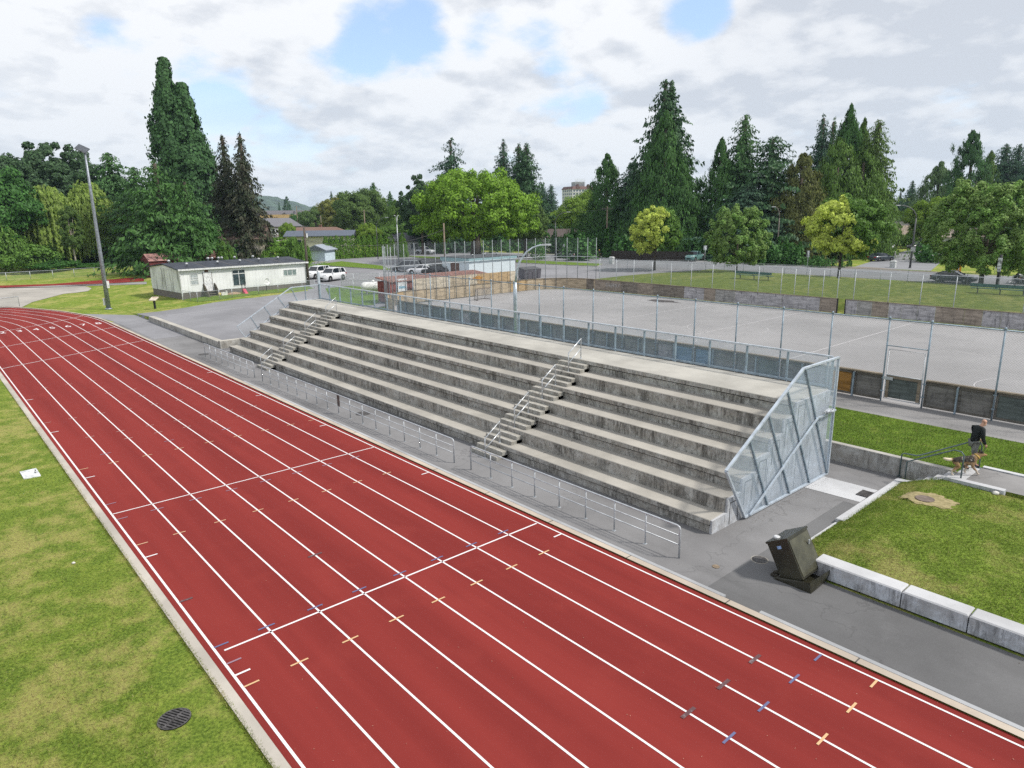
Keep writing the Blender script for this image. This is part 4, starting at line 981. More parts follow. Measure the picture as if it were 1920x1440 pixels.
# loose fence beyond the bank, by the street
lf = thing('chain_link_fence', 'low chain link fence between the grass bank and the street', 'fence', (0, 0, 0))
FP = [at(*p) for p in ((1066, 512), (1116, 507), (1148, 505), (1173, 503), (1230, 498), (1300, 503), (1360, 506))]
FP = [(75, -78), (71, -83), (67, -88)]+[(64-3.2*i, -89.4) for i in range(22)]
for x, y in FP:
    m = MB(); z = hz(x, y); m.tube([(x, y, z), (x, y, z+1.5)], .03, 5); m.build('post', GALV, lf)
m = MB(); m.tube([(x, y, hz(x, y)+1.48) for x, y in FP], .025, 5); m.build('top_rail', GALV, lf)
m = MB()
for a, b in zip(FP[:-1], FP[1:]): m.quad((a[0], a[1], hz(*a)+.05), (b[0], b[1], hz(*b)+.05), (b[0], b[1], hz(*b)+1.46), (a[0], a[1], hz(*a)+1.46))
m.build('chain_link', CHAINF, lf)
# ------------------------------------------------------------------ buildings and vehicles
GLASS = M('window_glass', (.05, .075, .09), .12, .0, .3, 2., spec=.8); WFRAME = M('white_frame', (.68, .69, .70), .5)
def frame_of(a, b):
    d = Vector((b[0]-a[0], b[1]-a[1], 0)); return math.atan2(d.y, d.x), d.length
# portable classroom: origin at its near-left corner, x along the front, y to the back
a = at(343, 562); rz, Lf = frame_of(a, at(577, 537)); Wd = 9.4
pb = thing('portable_classroom', 'long cream portable classroom with a low black roof and dark skirting', 'building', (a.x, a.y, .42), rz)
def sided(name, c, streak):
    m = bpy.data.materials.new(name); t = NT(m); p = t.obj(); s = t.n('SeparateXYZ'); t.l(p, s.inputs[0])
    h = t.math('ADD', s.outputs[0], s.outputs[1]); fr = t.math('FRACT', t.math('MULTIPLY', h, 1/.41)); gr = t.math('LESS_THAN', fr, .06)
    st = t.noise(p, 1.3, 6, .7, (1.6, 1.6, .25)); b = t.noise(p, .5, 4, .6)
    cc = t.mix(t.ramp(b, .3, .7), tuple(x*.88 for x in c), tuple(x*1.06 for x in c))
    cc = t.mix(t.math('MULTIPLY', t.ramp(st, .50, .66), streak), cc, (.10, .105, .09))
    cc = t.mix(t.math('MULTIPLY', gr, .45), cc, tuple(x*.45 for x in c)); t.out(t.bsdf(cc, .6, 0, None, spec=.3)); return m
CREAM = sided('cream_siding', (.76, .775, .79), .06); CREAM2 = sided('stained_siding', (.68, .70, .69), .8); SKIRT = sided('grey_skirting', (.16, .14, .135), .4)
m = MB(); m.box(0, .03, .62, Lf, Wd, 2.78); m.mat(1).box(-.015, 0.02, .6, .03, Wd, 2.78); m.mat(0)
m.yprism([(0.04, 2.78), (Wd-.04, 2.78), (Wd/2, 3.12)], .01, Lf-.01); m.build('wall', [CREAM, CREAM2], pb)
m = MB(); m.box(.04, .06, -.35, Lf-.04, Wd-.05, .62); m.build('skirting', SKIRT, pb)
m = MB()
m._add([(-.25, -.28, 2.74), (Lf+.2, -.28, 2.74), (Lf+.2, Wd/2, 3.18), (-.25, Wd/2, 3.18), (Lf+.2, Wd+.28, 2.74), (-.25, Wd+.28, 2.74), (-.25, -.28, 2.84), (Lf+.2, -.28, 2.84), (Lf+.2, Wd/2, 3.28), (-.25, Wd/2, 3.28), (Lf+.2, Wd+.28, 2.84), (-.25, Wd+.28, 2.84)],
       [(6,7,8,9), (9,8,10,11), (0,3,2,1), (3,5,4,2), (0,1,7,6), (4,5,11,10), (0,6,9,3), (3,9,11,5), (1,2,8,7), (2,4,10,8)])
rf = m.build('roof', M('black_roofing', (.045, .052, .068), .75, c2=(.028, .032, .042), scale=1.2), pb)
m = MB(); m.box(-.26, -.33, 2.70, Lf+.21, -.285, 2.86); m.build('fascia', WFRAME, pb)
for i in (3.1, 6.3, 9.5, 12.7):
    m = MB(); m._add([(i, -.25, 2.855), (i+.09, -.25, 2.855), (i+.09, Wd/2, 3.297), (i, Wd/2, 3.297)], [(0,1,2,3)]); m.build('roof_seam', M('roof_seam', (.16, .15, .145)), rf)
for (x, y) in ((1.5, 1.6), (5.2, 1.8), (8.0, 1.9), (10.6, 2.2), (10.9, 4.4), (13.4, 2.6), (.5, 4.3), (8.6, 4.6), (5.3, 4.7), (5.8, 4.7), (6.6, 4.7), (7.0, 4.7)):
    m = MB(); z = 2.8+.09*y; m.lathe([(.10, 0), (.10, .22), (.17, .24), (.17, .36), (.05, .42)], 8, (x, y, z)); m.build('roof_vent', M('tin_vent', (.50, .52, .54), .4, .4), pb)
def win(par, x0, x1, z0, z1, y, cols=(), rows=(), glass=None, fr=None, fw=.06):
    """window on a wall facing -y"""
    m = MB()
    for q in ((x0-fw, z0-fw, x1+fw, z0), (x0-fw, z1, x1+fw, z1+fw), (x0-fw, z0, x0, z1), (x1, z0, x1+fw, z1)): m.box(q[0], y-.03, q[1], q[2], y+.05, q[3])
    for c in cols: m.box(c-.035, y-.025, z0, c+.035, y+.05, z1)
    for r_ in rows: m.box(x0, y-.028, r_-.035, x1, y+.05, r_+.035)
    f = m.build('window', fr or WFRAME, par)
    m = MB(); m.box(x0, y-.008, z0, x1, y+.02, z1); m.build('pane', glass or GLASS, f); return f
win(pb, 1.15, 1.95, 1.35, 2.3, .03, (), (1.95, 1.75), M('blind_glass', (.42, .46, .48), .3))
win(pb, 6.1, 7.6, .92, 2.42, .03, (6.85,), (2.08,)); win(pb, 12.7, 14.4, 1.55, 2.1, .03, (13.2, 13.85), (), M('pale_glass', (.22, .28, .28), .2))
m = MB(); m.box(2.62, -.02, .58, 3.55, .06, 2.36); m.mat(1).box(2.56, -.015, .58, 2.62, .05, 2.42); m.box(3.55, -.015, .58, 3.61, .05, 2.42); d_ = m.build('door', [M('white_door', (.74, .75, .77)), M('dark_trim', (.13, .11, .10))], pb)
m = MB(); m.lathe([(.03, 0), (.035, .06)], 8, (3.44, -.08, 1.4), 'y'); m.build('handle', GALV, d_)
m = MB(); m.box(2.82, -.03, 2.42, 3.22, .04, 2.74); m.build('door_vent', M('brown_panel', (.13, .07, .055)), pb)
m = MB(); m.box(-.05, -.06, -.3, .06, .02, 2.72); m.build('downspout', WFRAME, pb)
sp = thing('porch_steps', 'weathered timber steps with slanting side rails at the classroom door', 'steps', (a.x, a.y, .42), rz)
WOOD = ply('weathered_timber', (.17, .15, .125), .4)
for i in range(5): m = MB(); m.box(2.55, -.32-.3*i, .50-.17*i, 3.75, -.02-.3*i, .55-.17*i); m.build('step', WOOD, sp)
for x in (2.5, 3.78):
    m = MB(); m._add([(x, 0, 0), (x, -.2, 0), (x, -1.55, -.25), (x, -1.55, .1), (x, -.35, 1.22), (x, 0, 1.3), (x+.05, 0, 0), (x+.05, -.2, 0), (x+.05, -1.55, -.25), (x+.05, -1.55, .1), (x+.05, -.35, 1.22), (x+.05, 0, 1.3)], [(0,1,2,3,4,5), (11,10,9,8,7,6)]+[(i, (i+1) % 6, 6+(i+1) % 6, 6+i) for i in range(6)])
    m.box(x-.04, -.05, -.3, x+.09, .05, 1.34); m.build('side_rail', WOOD, sp)
pb.scale.z = 1.2; sp.scale.z = 1.2
# low fence in front of the classroom
ff = thing('chain_link_fence', 'low chain link fence along the front of the portable classroom', 'fence', (0, 0, 0))
FP = [at(*q) for q in ((344, 563), (358, 565), (371, 566.5), (412, 562.5), (436, 558.5), (485, 552), (522, 549), (567, 544), (590, 541))]
for q in FP: m = MB(); m.tube([tuple(q), (q.x, q.y, q.z+1.12)], .03, 6); m.build('post', GALV, ff)
m = MB(); m.tube([(q.x, q.y, q.z+1.1) for q in FP], .022, 5); m.build('top_rail', GALV, ff)
m = MB()
for u_, v_ in zip(FP[:-1], FP[1:]): m.quad((u_.x, u_.y, u_.z+.03), (v_.x, v_.y, v_.z+.03), (v_.x, v_.y, v_.z+1.08), (u_.x, u_.y, u_.z+1.08))
m.build('chain_link', CHAINF, ff)
sheet('yard_grass', [tuple(q[:2]) for q in FP]+[(pb.matrix_basis @ Vector((Lf, 0, 0)))[:2], (a.x, a.y)], .022, GREEN)
def onp(x, y, z=0): v = Vector((x*math.cos(rz)-y*math.sin(rz)+a.x, x*math.sin(rz)+y*math.cos(rz)+a.y, 0)); v.z = hz(v.x, v.y)+z; return v
q = onp(9.6, -1.2); sdh = thing('satellite_dish', 'white satellite dish on a short post in front of the classroom', 'satellite dish', tuple(q), rz+R(200))
m = MB(); m.tube([(0, 0, 0), (0, 0, .9)], .05, 6); m.build('post', M('dark_post', (.06, .05, .05)), sdh)
m = MB(); m.lathe([(.02, 0), (.25, .05), (.42, .14), (.50, .22), (.42, .155), (.25, .07)], 14, (0, .05, 1.15), 'y'); m.build('dish', M('dish_white', (.72, .73, .75)), sdh)
q = onp(6.6, -1.5); ty = thing('toy_slide', 'small pink and dark plastic toy slide in the classroom yard', 'toy', tuple(q), rz)
m = MB(); m._add([(-.2, 0, 0), (.25, 0, 0), (.2, 0, .55), (-.15, 0, .55), (-.2, -.7, 0), (.25, -.7, 0), (.2, -.62, .08), (-.15, -.62, .08)], [(0,1,2,3), (4,5,6,7), (0,1,5,4), (3,2,6,7), (0,3,7,4), (1,2,6,5)]); m.build('slide', M('pink_plastic', (.55, .07, .13), .4), ty)
m = MB(); m.tube([(-.18, .05, 0), (-.18, .05, 1.0), (0, .05, 1.18), (.2, .05, 1.0), (.2, .05, 0)], .055, 6); m.build('arch', M('dark_plastic', (.05, .045, .06)), ty)
q = onp(4.15, -1.55); tb = thing('toy_bench', 'small white and yellow plastic play table by the classroom fence', 'toy', tuple(q), rz)
m = MB(); m.box(-.35, -.15, .0, .35, .15, .34); m.box(.25, -.15, .34, .35, .15, .52); m.build('body', M('white_plastic', (.74, .73, .68)), tb)
m = MB(); m.lathe([(.16, 0), (.18, .2), (.12, .36)], 8, (-.55, 0, 0)); m.build('bucket', M('yellow_plastic', (.60, .48, .15)), tb)
q = onp(5.3, -1.5); m = MB(); m.lathe([(1.0, 0), (.8, .12), (.4, .24), (.1, .28)], 12); o = m.build('sand_heap', M('sand', (.34, .24, .16), .95), label='low heap of brown sand in the classroom yard', cat='sand heap', kind='stuff'); o.location = q; o.scale = (1, .5, 1); o.rotation_euler = (0, 0, rz)
# shed, signs, poles around the classroom
b0 = at(284, 521); sh = thing('red_shed', 'dark red shed with a pinkish roof behind the left end of the classroom', 'shed', (b0.x, b0.y, .65), R(-88))
m = MB(); m.box(0, 0, 0, 11, 4, 2.6); m.yprism([(0, 2.6), (4, 2.6), (2, 3.5)], 0, 11); m.build('wall', M('red_boards', (.15, .035, .038), .7), sh)
m = MB(); m._add([(-.15, -.2, 2.52), (11.2, -.2, 2.52), (11.2, 2, 3.56), (-.15, 2, 3.56), (11.2, 4.2, 2.52), (-.15, 4.2, 2.52)], [(0,1,2,3), (3,2,4,5)]); m.build('roof', M('pink_roof', (.40, .22, .20), .7), sh)
b0 = at(291, 579); sg = thing('info_sign', 'tilted information panel on a single dark post at the grass edge', 'sign', tuple(b0), R(215))
m = MB(); m.box(-.1, -.06, 0, .1, .06, .95); m.build('post', M('black_post', (.025, .03, .03)), sg)
m = MB(); m._add([(-.42, -.3, .88), (.42, -.3, .88), (.42, .28, 1.2), (-.42, .28, 1.2), (-.42, -.32, .93), (.42, -.32, .93), (.42, .26, 1.25), (-.42, .26, 1.25)], [(3,2,1,0), (4,5,6,7), (0,1,5,4), (1,2,6,5), (2,3,7,6), (3,0,4,7)])
m.mat(1)._add([(-.33, -.24, .958), (.33, -.24, .958), (.33, .19, 1.215), (-.33, .19, 1.215)], [(0,1,2,3)]); m.build('panel', [M('cream_panel', (.62, .55, .45)), M('print_panel', (.55, .36, .24), var=.4, scale=6)], sg)
b0 = at(204, 580); fl = thing('floodlight_pole', 'very tall tapered steel floodlight pole beside the track bend', 'light pole', (b0.x, b0.y, 0))
m = MB(); m.tube([(0, 0, 0), (0, 0, 6), (0, 0, 12), (0, 0, 16.2)], [.24, .19, .14, .09], 10); m.lathe([(.36, 0), (.36, .10), (.26, .14)], 12); m.build('pole', M('pole_steel', (.30, .33, .38), .45, .5), fl)
m = MB(); m.bar((.5, .56, 16.75), (-.3, -.2, 16.25), .72, .10, (-.4, .5, .75)); m.build('lamp_panel', M('lamp_dark', (.10, .11, .13)), fl)
m = MB(); m.tube([(0, 0, 16.1), (.15, .2, 16.5)], .07, 6); m.build('bracket', GALV, fl)
for (x, y, z) in ((-.2, -.22, 2.3), (.20, .26, .45)): m = MB(); m.box(x-.12, y-.12, z, x+.12, y+.12, z+.75); m.build('control_box', WFRAME, fl)
b0 = at(37, 575); pr = thing('pipe_barrier', 'short pipe barrier with mesh at the outer edge of the track bend', 'railing', (b0.x, b0.y, 0), R(118))
m = MB(); m.tube([(0, 0, 0), (0, 0, 1.15), (5, 0, 1.15), (5, 0, 0)], .04, 6); m.build('frame', GALV, pr)
m = MB(); m.quad((0, 0, .15), (5, 0, .15), (5, 0, 1.12), (0, 0, 1.12)); m.build('mesh', CHAINF, pr)
lf = thing('chain_link_fence', 'chain link fence beyond the red runway on the far left', 'fence', (0, 0, 0))
FP = [at(*q) for q in ((-30, 529), (13, 527), (58, 524), (100, 522), (140, 519.5), (178, 517), (215, 515), (255, 513.5), (266, 513))]
for q in FP: m = MB(); m.tube([tuple(q), (q.x, q.y, q.z+1.35)], .045, 5); m.build('post', GALV, lf)
m = MB(); m.tube([(q.x, q.y, q.z+1.33) for q in FP], .035, 5); m.build('top_rail', GALV, lf)
m = MB()
for u_, v_ in zip(FP[:-1], FP[1:]): m.quad((u_.x, u_.y, u_.z), (v_.x, v_.y, v_.z), (v_.x, v_.y, v_.z+1.3), (u_.x, u_.y, u_.z+1.3))
m.build('chain_link', CHAINF, lf)
# utility poles
def upole(px_, py, h, label, arm=0., r=.15, rz=0., box=False, wood=None):
    b = at(px_, py); u_ = thing('utility_pole', label, 'utility pole', tuple(b), rz, 'wooden utility poles')
    m = MB(); m.tube([(0, 0, -.1), (0, 0, h*.5), (0, 0, h)], [r, r*.85, r*.68], 8); m.build('pole', wood or M('pole_wood', (.24, .19, .145), .9, c2=(.13, .10, .08), scale=2., stretch=(4, 4, .3)), u_)
    if arm: m = MB(); m.bar((-arm, .12, h-.5), (arm, .12, h-.5), .10, .12); [m.lathe([(.05, 0), (.06, .1), (.03, .16)], 6, (x, .12, h-.44)) for x in (-arm*.9, -arm*.4, arm*.4, arm*.9)]; m.build('crossarm', BARKG, u_)
    if box: m = MB(); m.box(-.2, -.32, h-1.25, .12, -.14, h-.75); m.build('meter_box', WFRAME, u_)
    return b
w0 = upole(579, 537, 7.5, 'dark wooden pole standing at the right end of the classroom', 0, .19, 0, True, M('dark_pole_wood', (.10, .085, .07), .9))
w1 = upole(835, 508, 7.6, 'grey wooden pole standing among the parked cars behind the rink netting', 0, .17)
w2 = upole(1137, 478.5, 10.3, 'tall wooden pole with a crossarm beyond the street, left of the tallest fir', 1.2, .20, R(40))
w3 = far(557, 215, .65)
def wire(p, q, sag, label, n=12, r=.022):
    pts = [Vector(p).lerp(Vector(q), i/n)-Vector((0, 0, sag*4*(i/n)*(1-i/n))) for i in range(n+1)]
    m = MB(); m.tube(pts, r, 4); m.build('overhead_wire', M('black_cable', (.10, .10, .10)), label=label, cat='wire', group='overhead wires')
wire((w0.x, w0.y, w0.z+5.9), (w1.x, w1.y, w1.z+6.6), 1.5, 'slack wire hanging between the dark pole and the pole among the cars')
wire((w1.x, w1.y, w1.z+7.0), tuple(at(880, 497)+Vector((0, 0, .3))), -.0, 'straight guy wire running down from the pole among the cars')
wire((w2.x, w2.y, w2.z+9.8), tuple(far(985, 175, 11.0)), .8, 'wire from the crossarm pole towards the big maple')
for x, dd, hh, lb in ((601, 285, 9.5, 'distant wooden pole with crossarm above the middle of the hedge, left one'), (683, 230, 11.0, 'distant wooden pole with crossarm rising behind the hedge top'), (557, 300, 13.5, 'distant wooden pole beside the olive tree'), (1712, 330, 11, 'distant pole down the side street')):
    b = far(x, dd); u_ = thing('utility_pole', lb, 'utility pole', tuple(b), R(50), 'wooden utility poles'); m = MB(); m.tube([(0, 0, 0), (0, 0, hh)], [.2, .14], 6); m.build('pole', MATS['pole_wood'], u_)
    m = MB(); m.bar((-1.5, 0, hh-.4), (1.5, 0, hh-.4), .14, .14); m.build('crossarm', BARKG, u_)
# street lamps
arm_lamp('street_lamp', tuple(at(748, 496)), R(-40), 8.9, 1.9, 'pale double-armed street lamp at the right end of the hedge', .11, GALV, 'street lamps', True, 1.0)
def lamp_at(px_, py, top, label, ang, reach=2.2, mat=None, r=.1):
    b = at(px_, py); arm_lamp('street_lamp', tuple(b), ang, up(px_, top, b), reach, label, r, mat or M('dark_lamp_pole', (.10, .105, .11), .5), 'street lamps', False, 1.2)
RGT = math.atan2(-.753, -.658); LFT = RGT+math.pi
lamp_at(1041, 489, 398, 'dark curved street lamp in front of the chimney house', RGT)
lamp_at(709, 486, 408, 'thin dark street lamp behind the hedge, left of the double one', RGT, 2.0, None, .08)
lamp_at(1455, 491, 388, 'grey street lamp in front of the bronze cedar', LFT, .9, M('brown_pole', (.17, .15, .13)), .12)
lamp_at(1706, 503, 385, 'dark street lamp with a small notice at the side street corner', LFT, 2.6, None, .13)
b = at(1706, 503); m = MB(); m.box(-.32, -.02, 0, .32, .02, .62); o = m.build('street_notice', M('grey_sign', (.40, .41, .43)), label='grey square notice fixed to the lamp post at the side street corner', cat='sign'); o.location = (b.x-.15, b.y+.16, b.z+2.6); o.rotation_euler = (0, 0, R(40))
def post_sign(px_, py, h, w_, hh, c, label, name='road_sign', rot=40):
    b = at(px_, py); s_ = thing(name, label, 'sign', tuple(b), R(rot)); m = MB(); m.tube([(0, 0, 0), (0, 0, h)], .035, 5); m.build('post', GALV, s_)
    m = MB(); m.box(-w_/2, -.06, h-hh, w_/2, -.035, h); m.build('plate', c, s_); return s_
SGN = M('sign_white', (.66, .69, .70))
post_sign(1321, 494, 3.1, .55, .75, SGN, 'white road sign on a thin post in front of the pickup')
post_sign(1513, 506, 2.9, .42, .95, M('sign_back', (.45, .47, .50), .4, .3), 'narrow grey sign seen from behind, left of the yellow maple')
post_sign(1434, 492, 3.0, 1.1, .7, M('greenish_sign', (.42, .52, .44)), 'pale green-white sign beside the bushy maple')
post_sign(1057, 481, 2.6, .4, .6, SGN, 'small white sign behind the silver wagon')
post_sign(1155, 485, 3.0, .12, .3, SGN, 'thin pale post with a tag before the wooden fence')
hs_ = post_sign(1795, 522, 1.75, .62, 1.15, M('hazard_yellow', (.75, .36, .02), .5), 'yellow and black striped hazard marker behind the dark sedan', 'hazard_marker', 30)
pl_ = [c for c in hs_.children if c.name.startswith('plate')][0]
m = MB()
for k in range(4): z = .55+k*.3; m.quad((-.31, -.063, z), (-.31, -.063, z+.13), (.31, -.063, min(1.75, z+.45)), (.31, -.063, min(1.75, z+.32)))
m.build('stripe', M('hazard_black', (.02, .02, .02)), pl_)
b = at(1786, 521); m = MB(); m.bar((0, 0, .9), (-.55*-1, .5, 3.0), .16, .12); m.bar((0, 0, 0), (0, 0, .95), .1, .1); o = m.build('barrier_arm', M('yellow_barrier', (.72, .52, .03)), label='raised yellow barrier arm by the hazard marker', cat='barrier'); o.location = b
b = at(1895, 523); gbr = thing('yellow_guardrail', 'yellow topped pipe guardrail behind the cyclist', 'railing', (b.x, b.y-8, .65), 0)
m = MB(); m.tube([(4, 0, 1.2), (-14, 0, 1.2)], .06, 5); m.build('rail', M('yellow_pipe', (.55, .42, .12)), gbr)
for x in (3.8, -1, -6, -11): m = MB(); m.tube([(x, 0, 0), (x, 0, 1.18)], .05, 5); m.build('post', GALV, gbr)
b = at(1868, 541); sl = thing('street_post', 'slim black and white post between the sedan and the white car', 'post', tuple(b)); m = MB(); m.tube([(0, 0, 0), (0, 0, 3.2)], .12, 8); m.build('pole', M('blackish_post', (.035, .035, .04)), sl)
m = MB(); m.box(-.16, .10, 1.6, .16, .16, 2.9); m.build('poster', M('torn_poster', (.5, .52, .55), var=.6, scale=4), sl)
for (x_, y_, h_, lb) in ((1147, 495, 1.3, 'pale round post box on the corner of the street'), (1674, 502, 1.1, 'white boxy bin on the corner of the side street'), (1674, 483, 1.2, 'grey wheelie bin beside the side street lawn')):
    b = at(x_, y_); m = MB(); m.bev(-.4, -.3, 0, .4, .3, h_, .1); m.box(-.45, -.35, h_*.8, .45, .35, h_*.86); o = m.build('street_bin', M('bin_white', (.58, .60, .60)) if 'grey' not in lb else M('bin_grey', (.30, .31, .29)), label=lb, cat='bin'); o.location = b
# kiosk, dumpster, tank
k0 = at(822, 507); k1 = at(880, 519); k2 = at(966, 511)
rzk, Lk = frame_of(k1, k2)
ks = thing('pool_kiosk', 'small flat-roofed white building with a teal band behind the plywood backstop', 'building', (k1.x, k1.y, .65), rzk)
m = MB(); m.box(0, 0, 0, Lk, 6.2, 2.15); m.build('wall', M('kiosk_white', (.62, .70, .74), .7, stretch=(5, 5, .4)), ks)
m = MB(); m.box(-.2, -.2, 2.15, Lk+.2, 6.4, 2.66); m.build('fascia', M('teal_paint', (.27, .41, .44), .5), ks)
m = MB(); m.box(-.23, -.23, 2.66, Lk+.23, 6.43, 2.72); kr = m.build('roof', M('kiosk_roof', (.07, .075, .085)), ks)
for x in (2.5, 5., 7.5): m = MB(); m.lathe([(.1, 0), (.1, .2), (.18, .22), (.14, .34)], 8, (x, 2., 2.735)); m.build('roof_vent', M('tin_vent', (.5, .52, .54)), kr)
m = MB(); m.box(-.02, 2.2, .1, .03, 4.2, 1.9); m.build('shutter', M('brown_panel', (.13, .07, .055)), ks)
b = at(984, 525); db = thing('dumpster', 'dark grey metal dumpster beside the end of the plywood backstop', 'dumpster', (b.x, b.y, .65), R(-100))
m = MB(); m._add([(0, 0, .12), (2.6, 0, .12), (2.6, 1.7, .12), (0, 1.7, .12), (-.08, -.08, 1.35), (2.68, -.08, 1.35), (2.68, 1.7, 1.6), (-.08, 1.7, 1.6)], [(3,2,1,0), (4,5,6,7), (0,1,5,4), (1,2,6,5), (2,3,7,6), (3,0,4,7)])
for x in (.5, 1.3, 2.1): m.box(x, -.1, .15, x+.1, .0, 1.3)
m.build('body', M('dumpster_grey', (.10, .095, .11), .6), db)
m = MB(); m.box(-.05, 0, 1.36, 1.28, 1.7, 1.62) if False else m._add([(-.1, -.1, 1.37), (2.7, -.1, 1.37), (2.7, 1.72, 1.62), (-.1, 1.72, 1.62), (-.1, -.1, 1.42), (2.7, -.1, 1.42), (2.7, 1.72, 1.67), (-.1, 1.72, 1.67)], [(3,2,1,0), (4,5,6,7), (0,1,5,4), (1,2,6,5), (2,3,7,6), (3,0,4,7)]); m.build('lid', M('dumpster_lid', (.06, .06, .065), .5), db)
t0, t1 = at(680, 552), at(721, 550); rzt, Lt = frame_of(t0, t1)
tk = thing('propane_tank', 'white horizontal propane tank on short legs inside a small fence', 'tank', (t0.x, t0.y, .65), rzt)
TW = M('tank_white', (.76, .76, .75), .35)
m = MB(); m.lathe([(.02, -.16), (.30, -.12), (.46, .02), (.54, .25), (.54, Lt-.25), (.46, Lt-.02), (.30, Lt+.12), (.02, Lt+.16)], 18, (0, 0, .86), 'x'); m.build('vessel', TW, tk)
m = MB(); m.lathe([(.16, 0), (.18, .14), (.12, .22)], 10, (Lt/2, 0, 1.38)); m.build('valve_dome', TW, tk)
for x in (.5, Lt-.5): m = MB(); m.box(x-.07, -.35, 0, x+.07, .35, .36); m.build('leg', M('tank_leg', (.35, .35, .35)), tk)
te = thing('chain_link_fence', 'small chain link pen around the propane tank', 'fence', (0, 0, 0))
FP = [at(*q) for q in ((641, 545), (664, 541), (712, 541), (714, 552), (664, 558), (641, 545))]
for q in FP[:-1]: m = MB(); m.tube([tuple(q), (q.x, q.y, q.z+1.9)], .03, 5); m.build('post', GALV, te)
m = MB(); m.tube([(q.x, q.y, q.z+1.88) for q in FP], .022, 5); m.build('top_rail', GALV, te)
m = MB()
for u_, v_ in zip(FP[:-1], FP[1:]): m.quad((u_.x, u_.y, u_.z), (v_.x, v_.y, v_.z), (v_.x, v_.y, v_.z+1.86), (u_.x, u_.y, u_.z+1.86))
m.build('chain_link', CHAINF, te)
sheet('tank_grass', [tuple(at(*q)[:2]) for q in ((610, 541), (660, 536), (730, 545), (735, 556), (700, 572), (650, 575), (620, 560))], .024, GREEN)
# houses
def house(px_, dist, w_, d_, h_, rise, wall, roof, label, rz=0., hip=False, name='house', wins=(), chim=None, door=None, z=.65, py=None, garage=None):
    b = at(px_, py) if py else far(px_, dist, z); hs = thing(name, label, 'house', tuple(b), rz, 'houses around the grounds')
    m = MB(); m.box(-w_/2, -d_/2, -.2, w_/2, d_/2, h_)
    if not hip: m.yprism([(-d_/2, h_), (d_/2, h_), (0, h_+rise)], -w_/2, w_/2)
    m.build('wall', wall, hs)
    e = .45; hw, hd = w_/2+e, d_/2+e; k = hd if hip else 0
    z0 = h_-rise*e/(d_/2); zt = h_+rise+.06
    V = [(-hw, -hd, z0), (hw, -hd, z0), (hw, hd, z0), (-hw, hd, z0), (-hw+k, 0, zt), (hw-k, 0, zt)]
    m = MB(); m._add(V+[(x, y, q+.16) for x, y, q in V], [(0,1,5,4), (2,3,4,5), (1,2,5), (3,0,4), (6,7,11,10), (8,9,10,11), (7,8,11), (9,6,10), (0,1,7,6), (1,2,8,7), (2,3,9,8), (3,0,6,9)])
    rf = m.build('roof', roof, hs)
    if chim: m = MB(); m.box(chim-.4, .3, h_, chim+.4, 1.1, h_+rise+.9); m.box(chim-.47, .23, h_+rise+.75, chim+.47, 1.17, h_+rise+.95); m.build('chimney', M('brick_chimney', (.24, .13, .10), .9, scale=12), rf)
    for (x0, x1, z0_, z1_) in wins: win(hs, x0, x1, z0_, z1_, -d_/2, ((x0+x1)/2,) if x1-x0 > 1.2 else ())
    if garage: m = MB(); m.box(garage[0], -d_/2-.04, 0, garage[1], -d_/2+.02, 2.2); m.build('garage_door', M('garage_white', (.55, .57, .58)), hs)
    if door: m = MB(); m.box(door, -d_/2-.04, 0, door+.95, -d_/2+.02, 2.1); m.build('door', M('brown_door', (.15, .08, .05)), hs)
    return hs
FC = YAW+math.pi/2-math.pi      # a front that faces the viewer
FCV = math.atan2(_r[1], _r[0])
ST = lambda n, c: M(n, c, .8)
house(600, 172, 15, 8, 4.6, 1.0, ST('pale_stucco', (.60, .58, .52)), ST('grey_blue_roof', (.11, .13, .17)), 'pale low house with a grey roof and dark carport left of the hedge', FCV+.1, wins=((1.5, 5.5, 2.6, 3.9), (-6, -4, 2.6, 3.8)))
g_ = house(597, 152, 5.4, 3.8, 2.3, .8, ST('light_blue_siding', (.55, .66, .74)), ST('white_trim_roof', (.30, .34, .40)), 'small light blue garage with a gable end facing the lot', FCV+R(82), name='garage')
house(592, 235, 22, 9, 3.4, 2.2, ST('tan_stucco', (.50, .44, .36)), ST('brown_red_roof', (.20, .125, .10)), 'house with a brown-red hipped roof beyond the pale low house', FCV-.1, True, chim=1.)
house(548, 300, 20, 10, 4.2, 2.6, ST('tan_stucco', (.50, .44, .36)), ST('taupe_roof', (.26, .22, .19)), 'distant taupe roofed house near the lime tree', FCV+.3, chim=2.)
house(517, 250, 12, 10, 6.2, 2.4, ST('grey_siding', (.42, .43, .45)), ST('slate_roof', (.16, .16, .18)), 'distant grey gabled house showing beside the brown spruce', FCV+1.1)
house(412, 136, 6, 7, 5.6, 1.6, ST('pink_stucco', (.55, .40, .34)), ST('brown_shingle', (.17, .12, .10)), 'pinkish two-storey house half hidden behind the brown spruces', FCV+.5, wins=((-2.2, -.6, 3.9, 5.1), (.8, 2.2, 3.9, 5.1), (-2, -.5, 1, 2.3)))
house(452, 134, 8, 8, 5.4, 2.2, ST('cream_stucco', (.62, .55, .46)), ST('brown_shingle', (.17, .12, .10)), 'cream house seen through the trunks of the brown spruces', FCV+.2, wins=((-1, 1, 2.8, 4.0), (-1, 1, .8, 1.9)))
house(473, 131, 2.0, 1.8, 2.3, .5, ST('grey_boards', (.20, .175, .15)), ST('mossy_roof', (.30, .26, .16)), 'small grey board shed below the right brown spruce', FCV-.5, name='garden_shed')
house(1058, 180, 19, 9, 3.3, 1.7, ST('white_stucco', (.60, .62, .62)), ST('dark_brown_roof', (.095, .075, .07)), 'low white house with a dark brown roof and a brick chimney', FCV, True, wins=((-7, -5.6, 1.1, 2.4), (-3.6, -2, 1.1, 2.4)), chim=-6.)
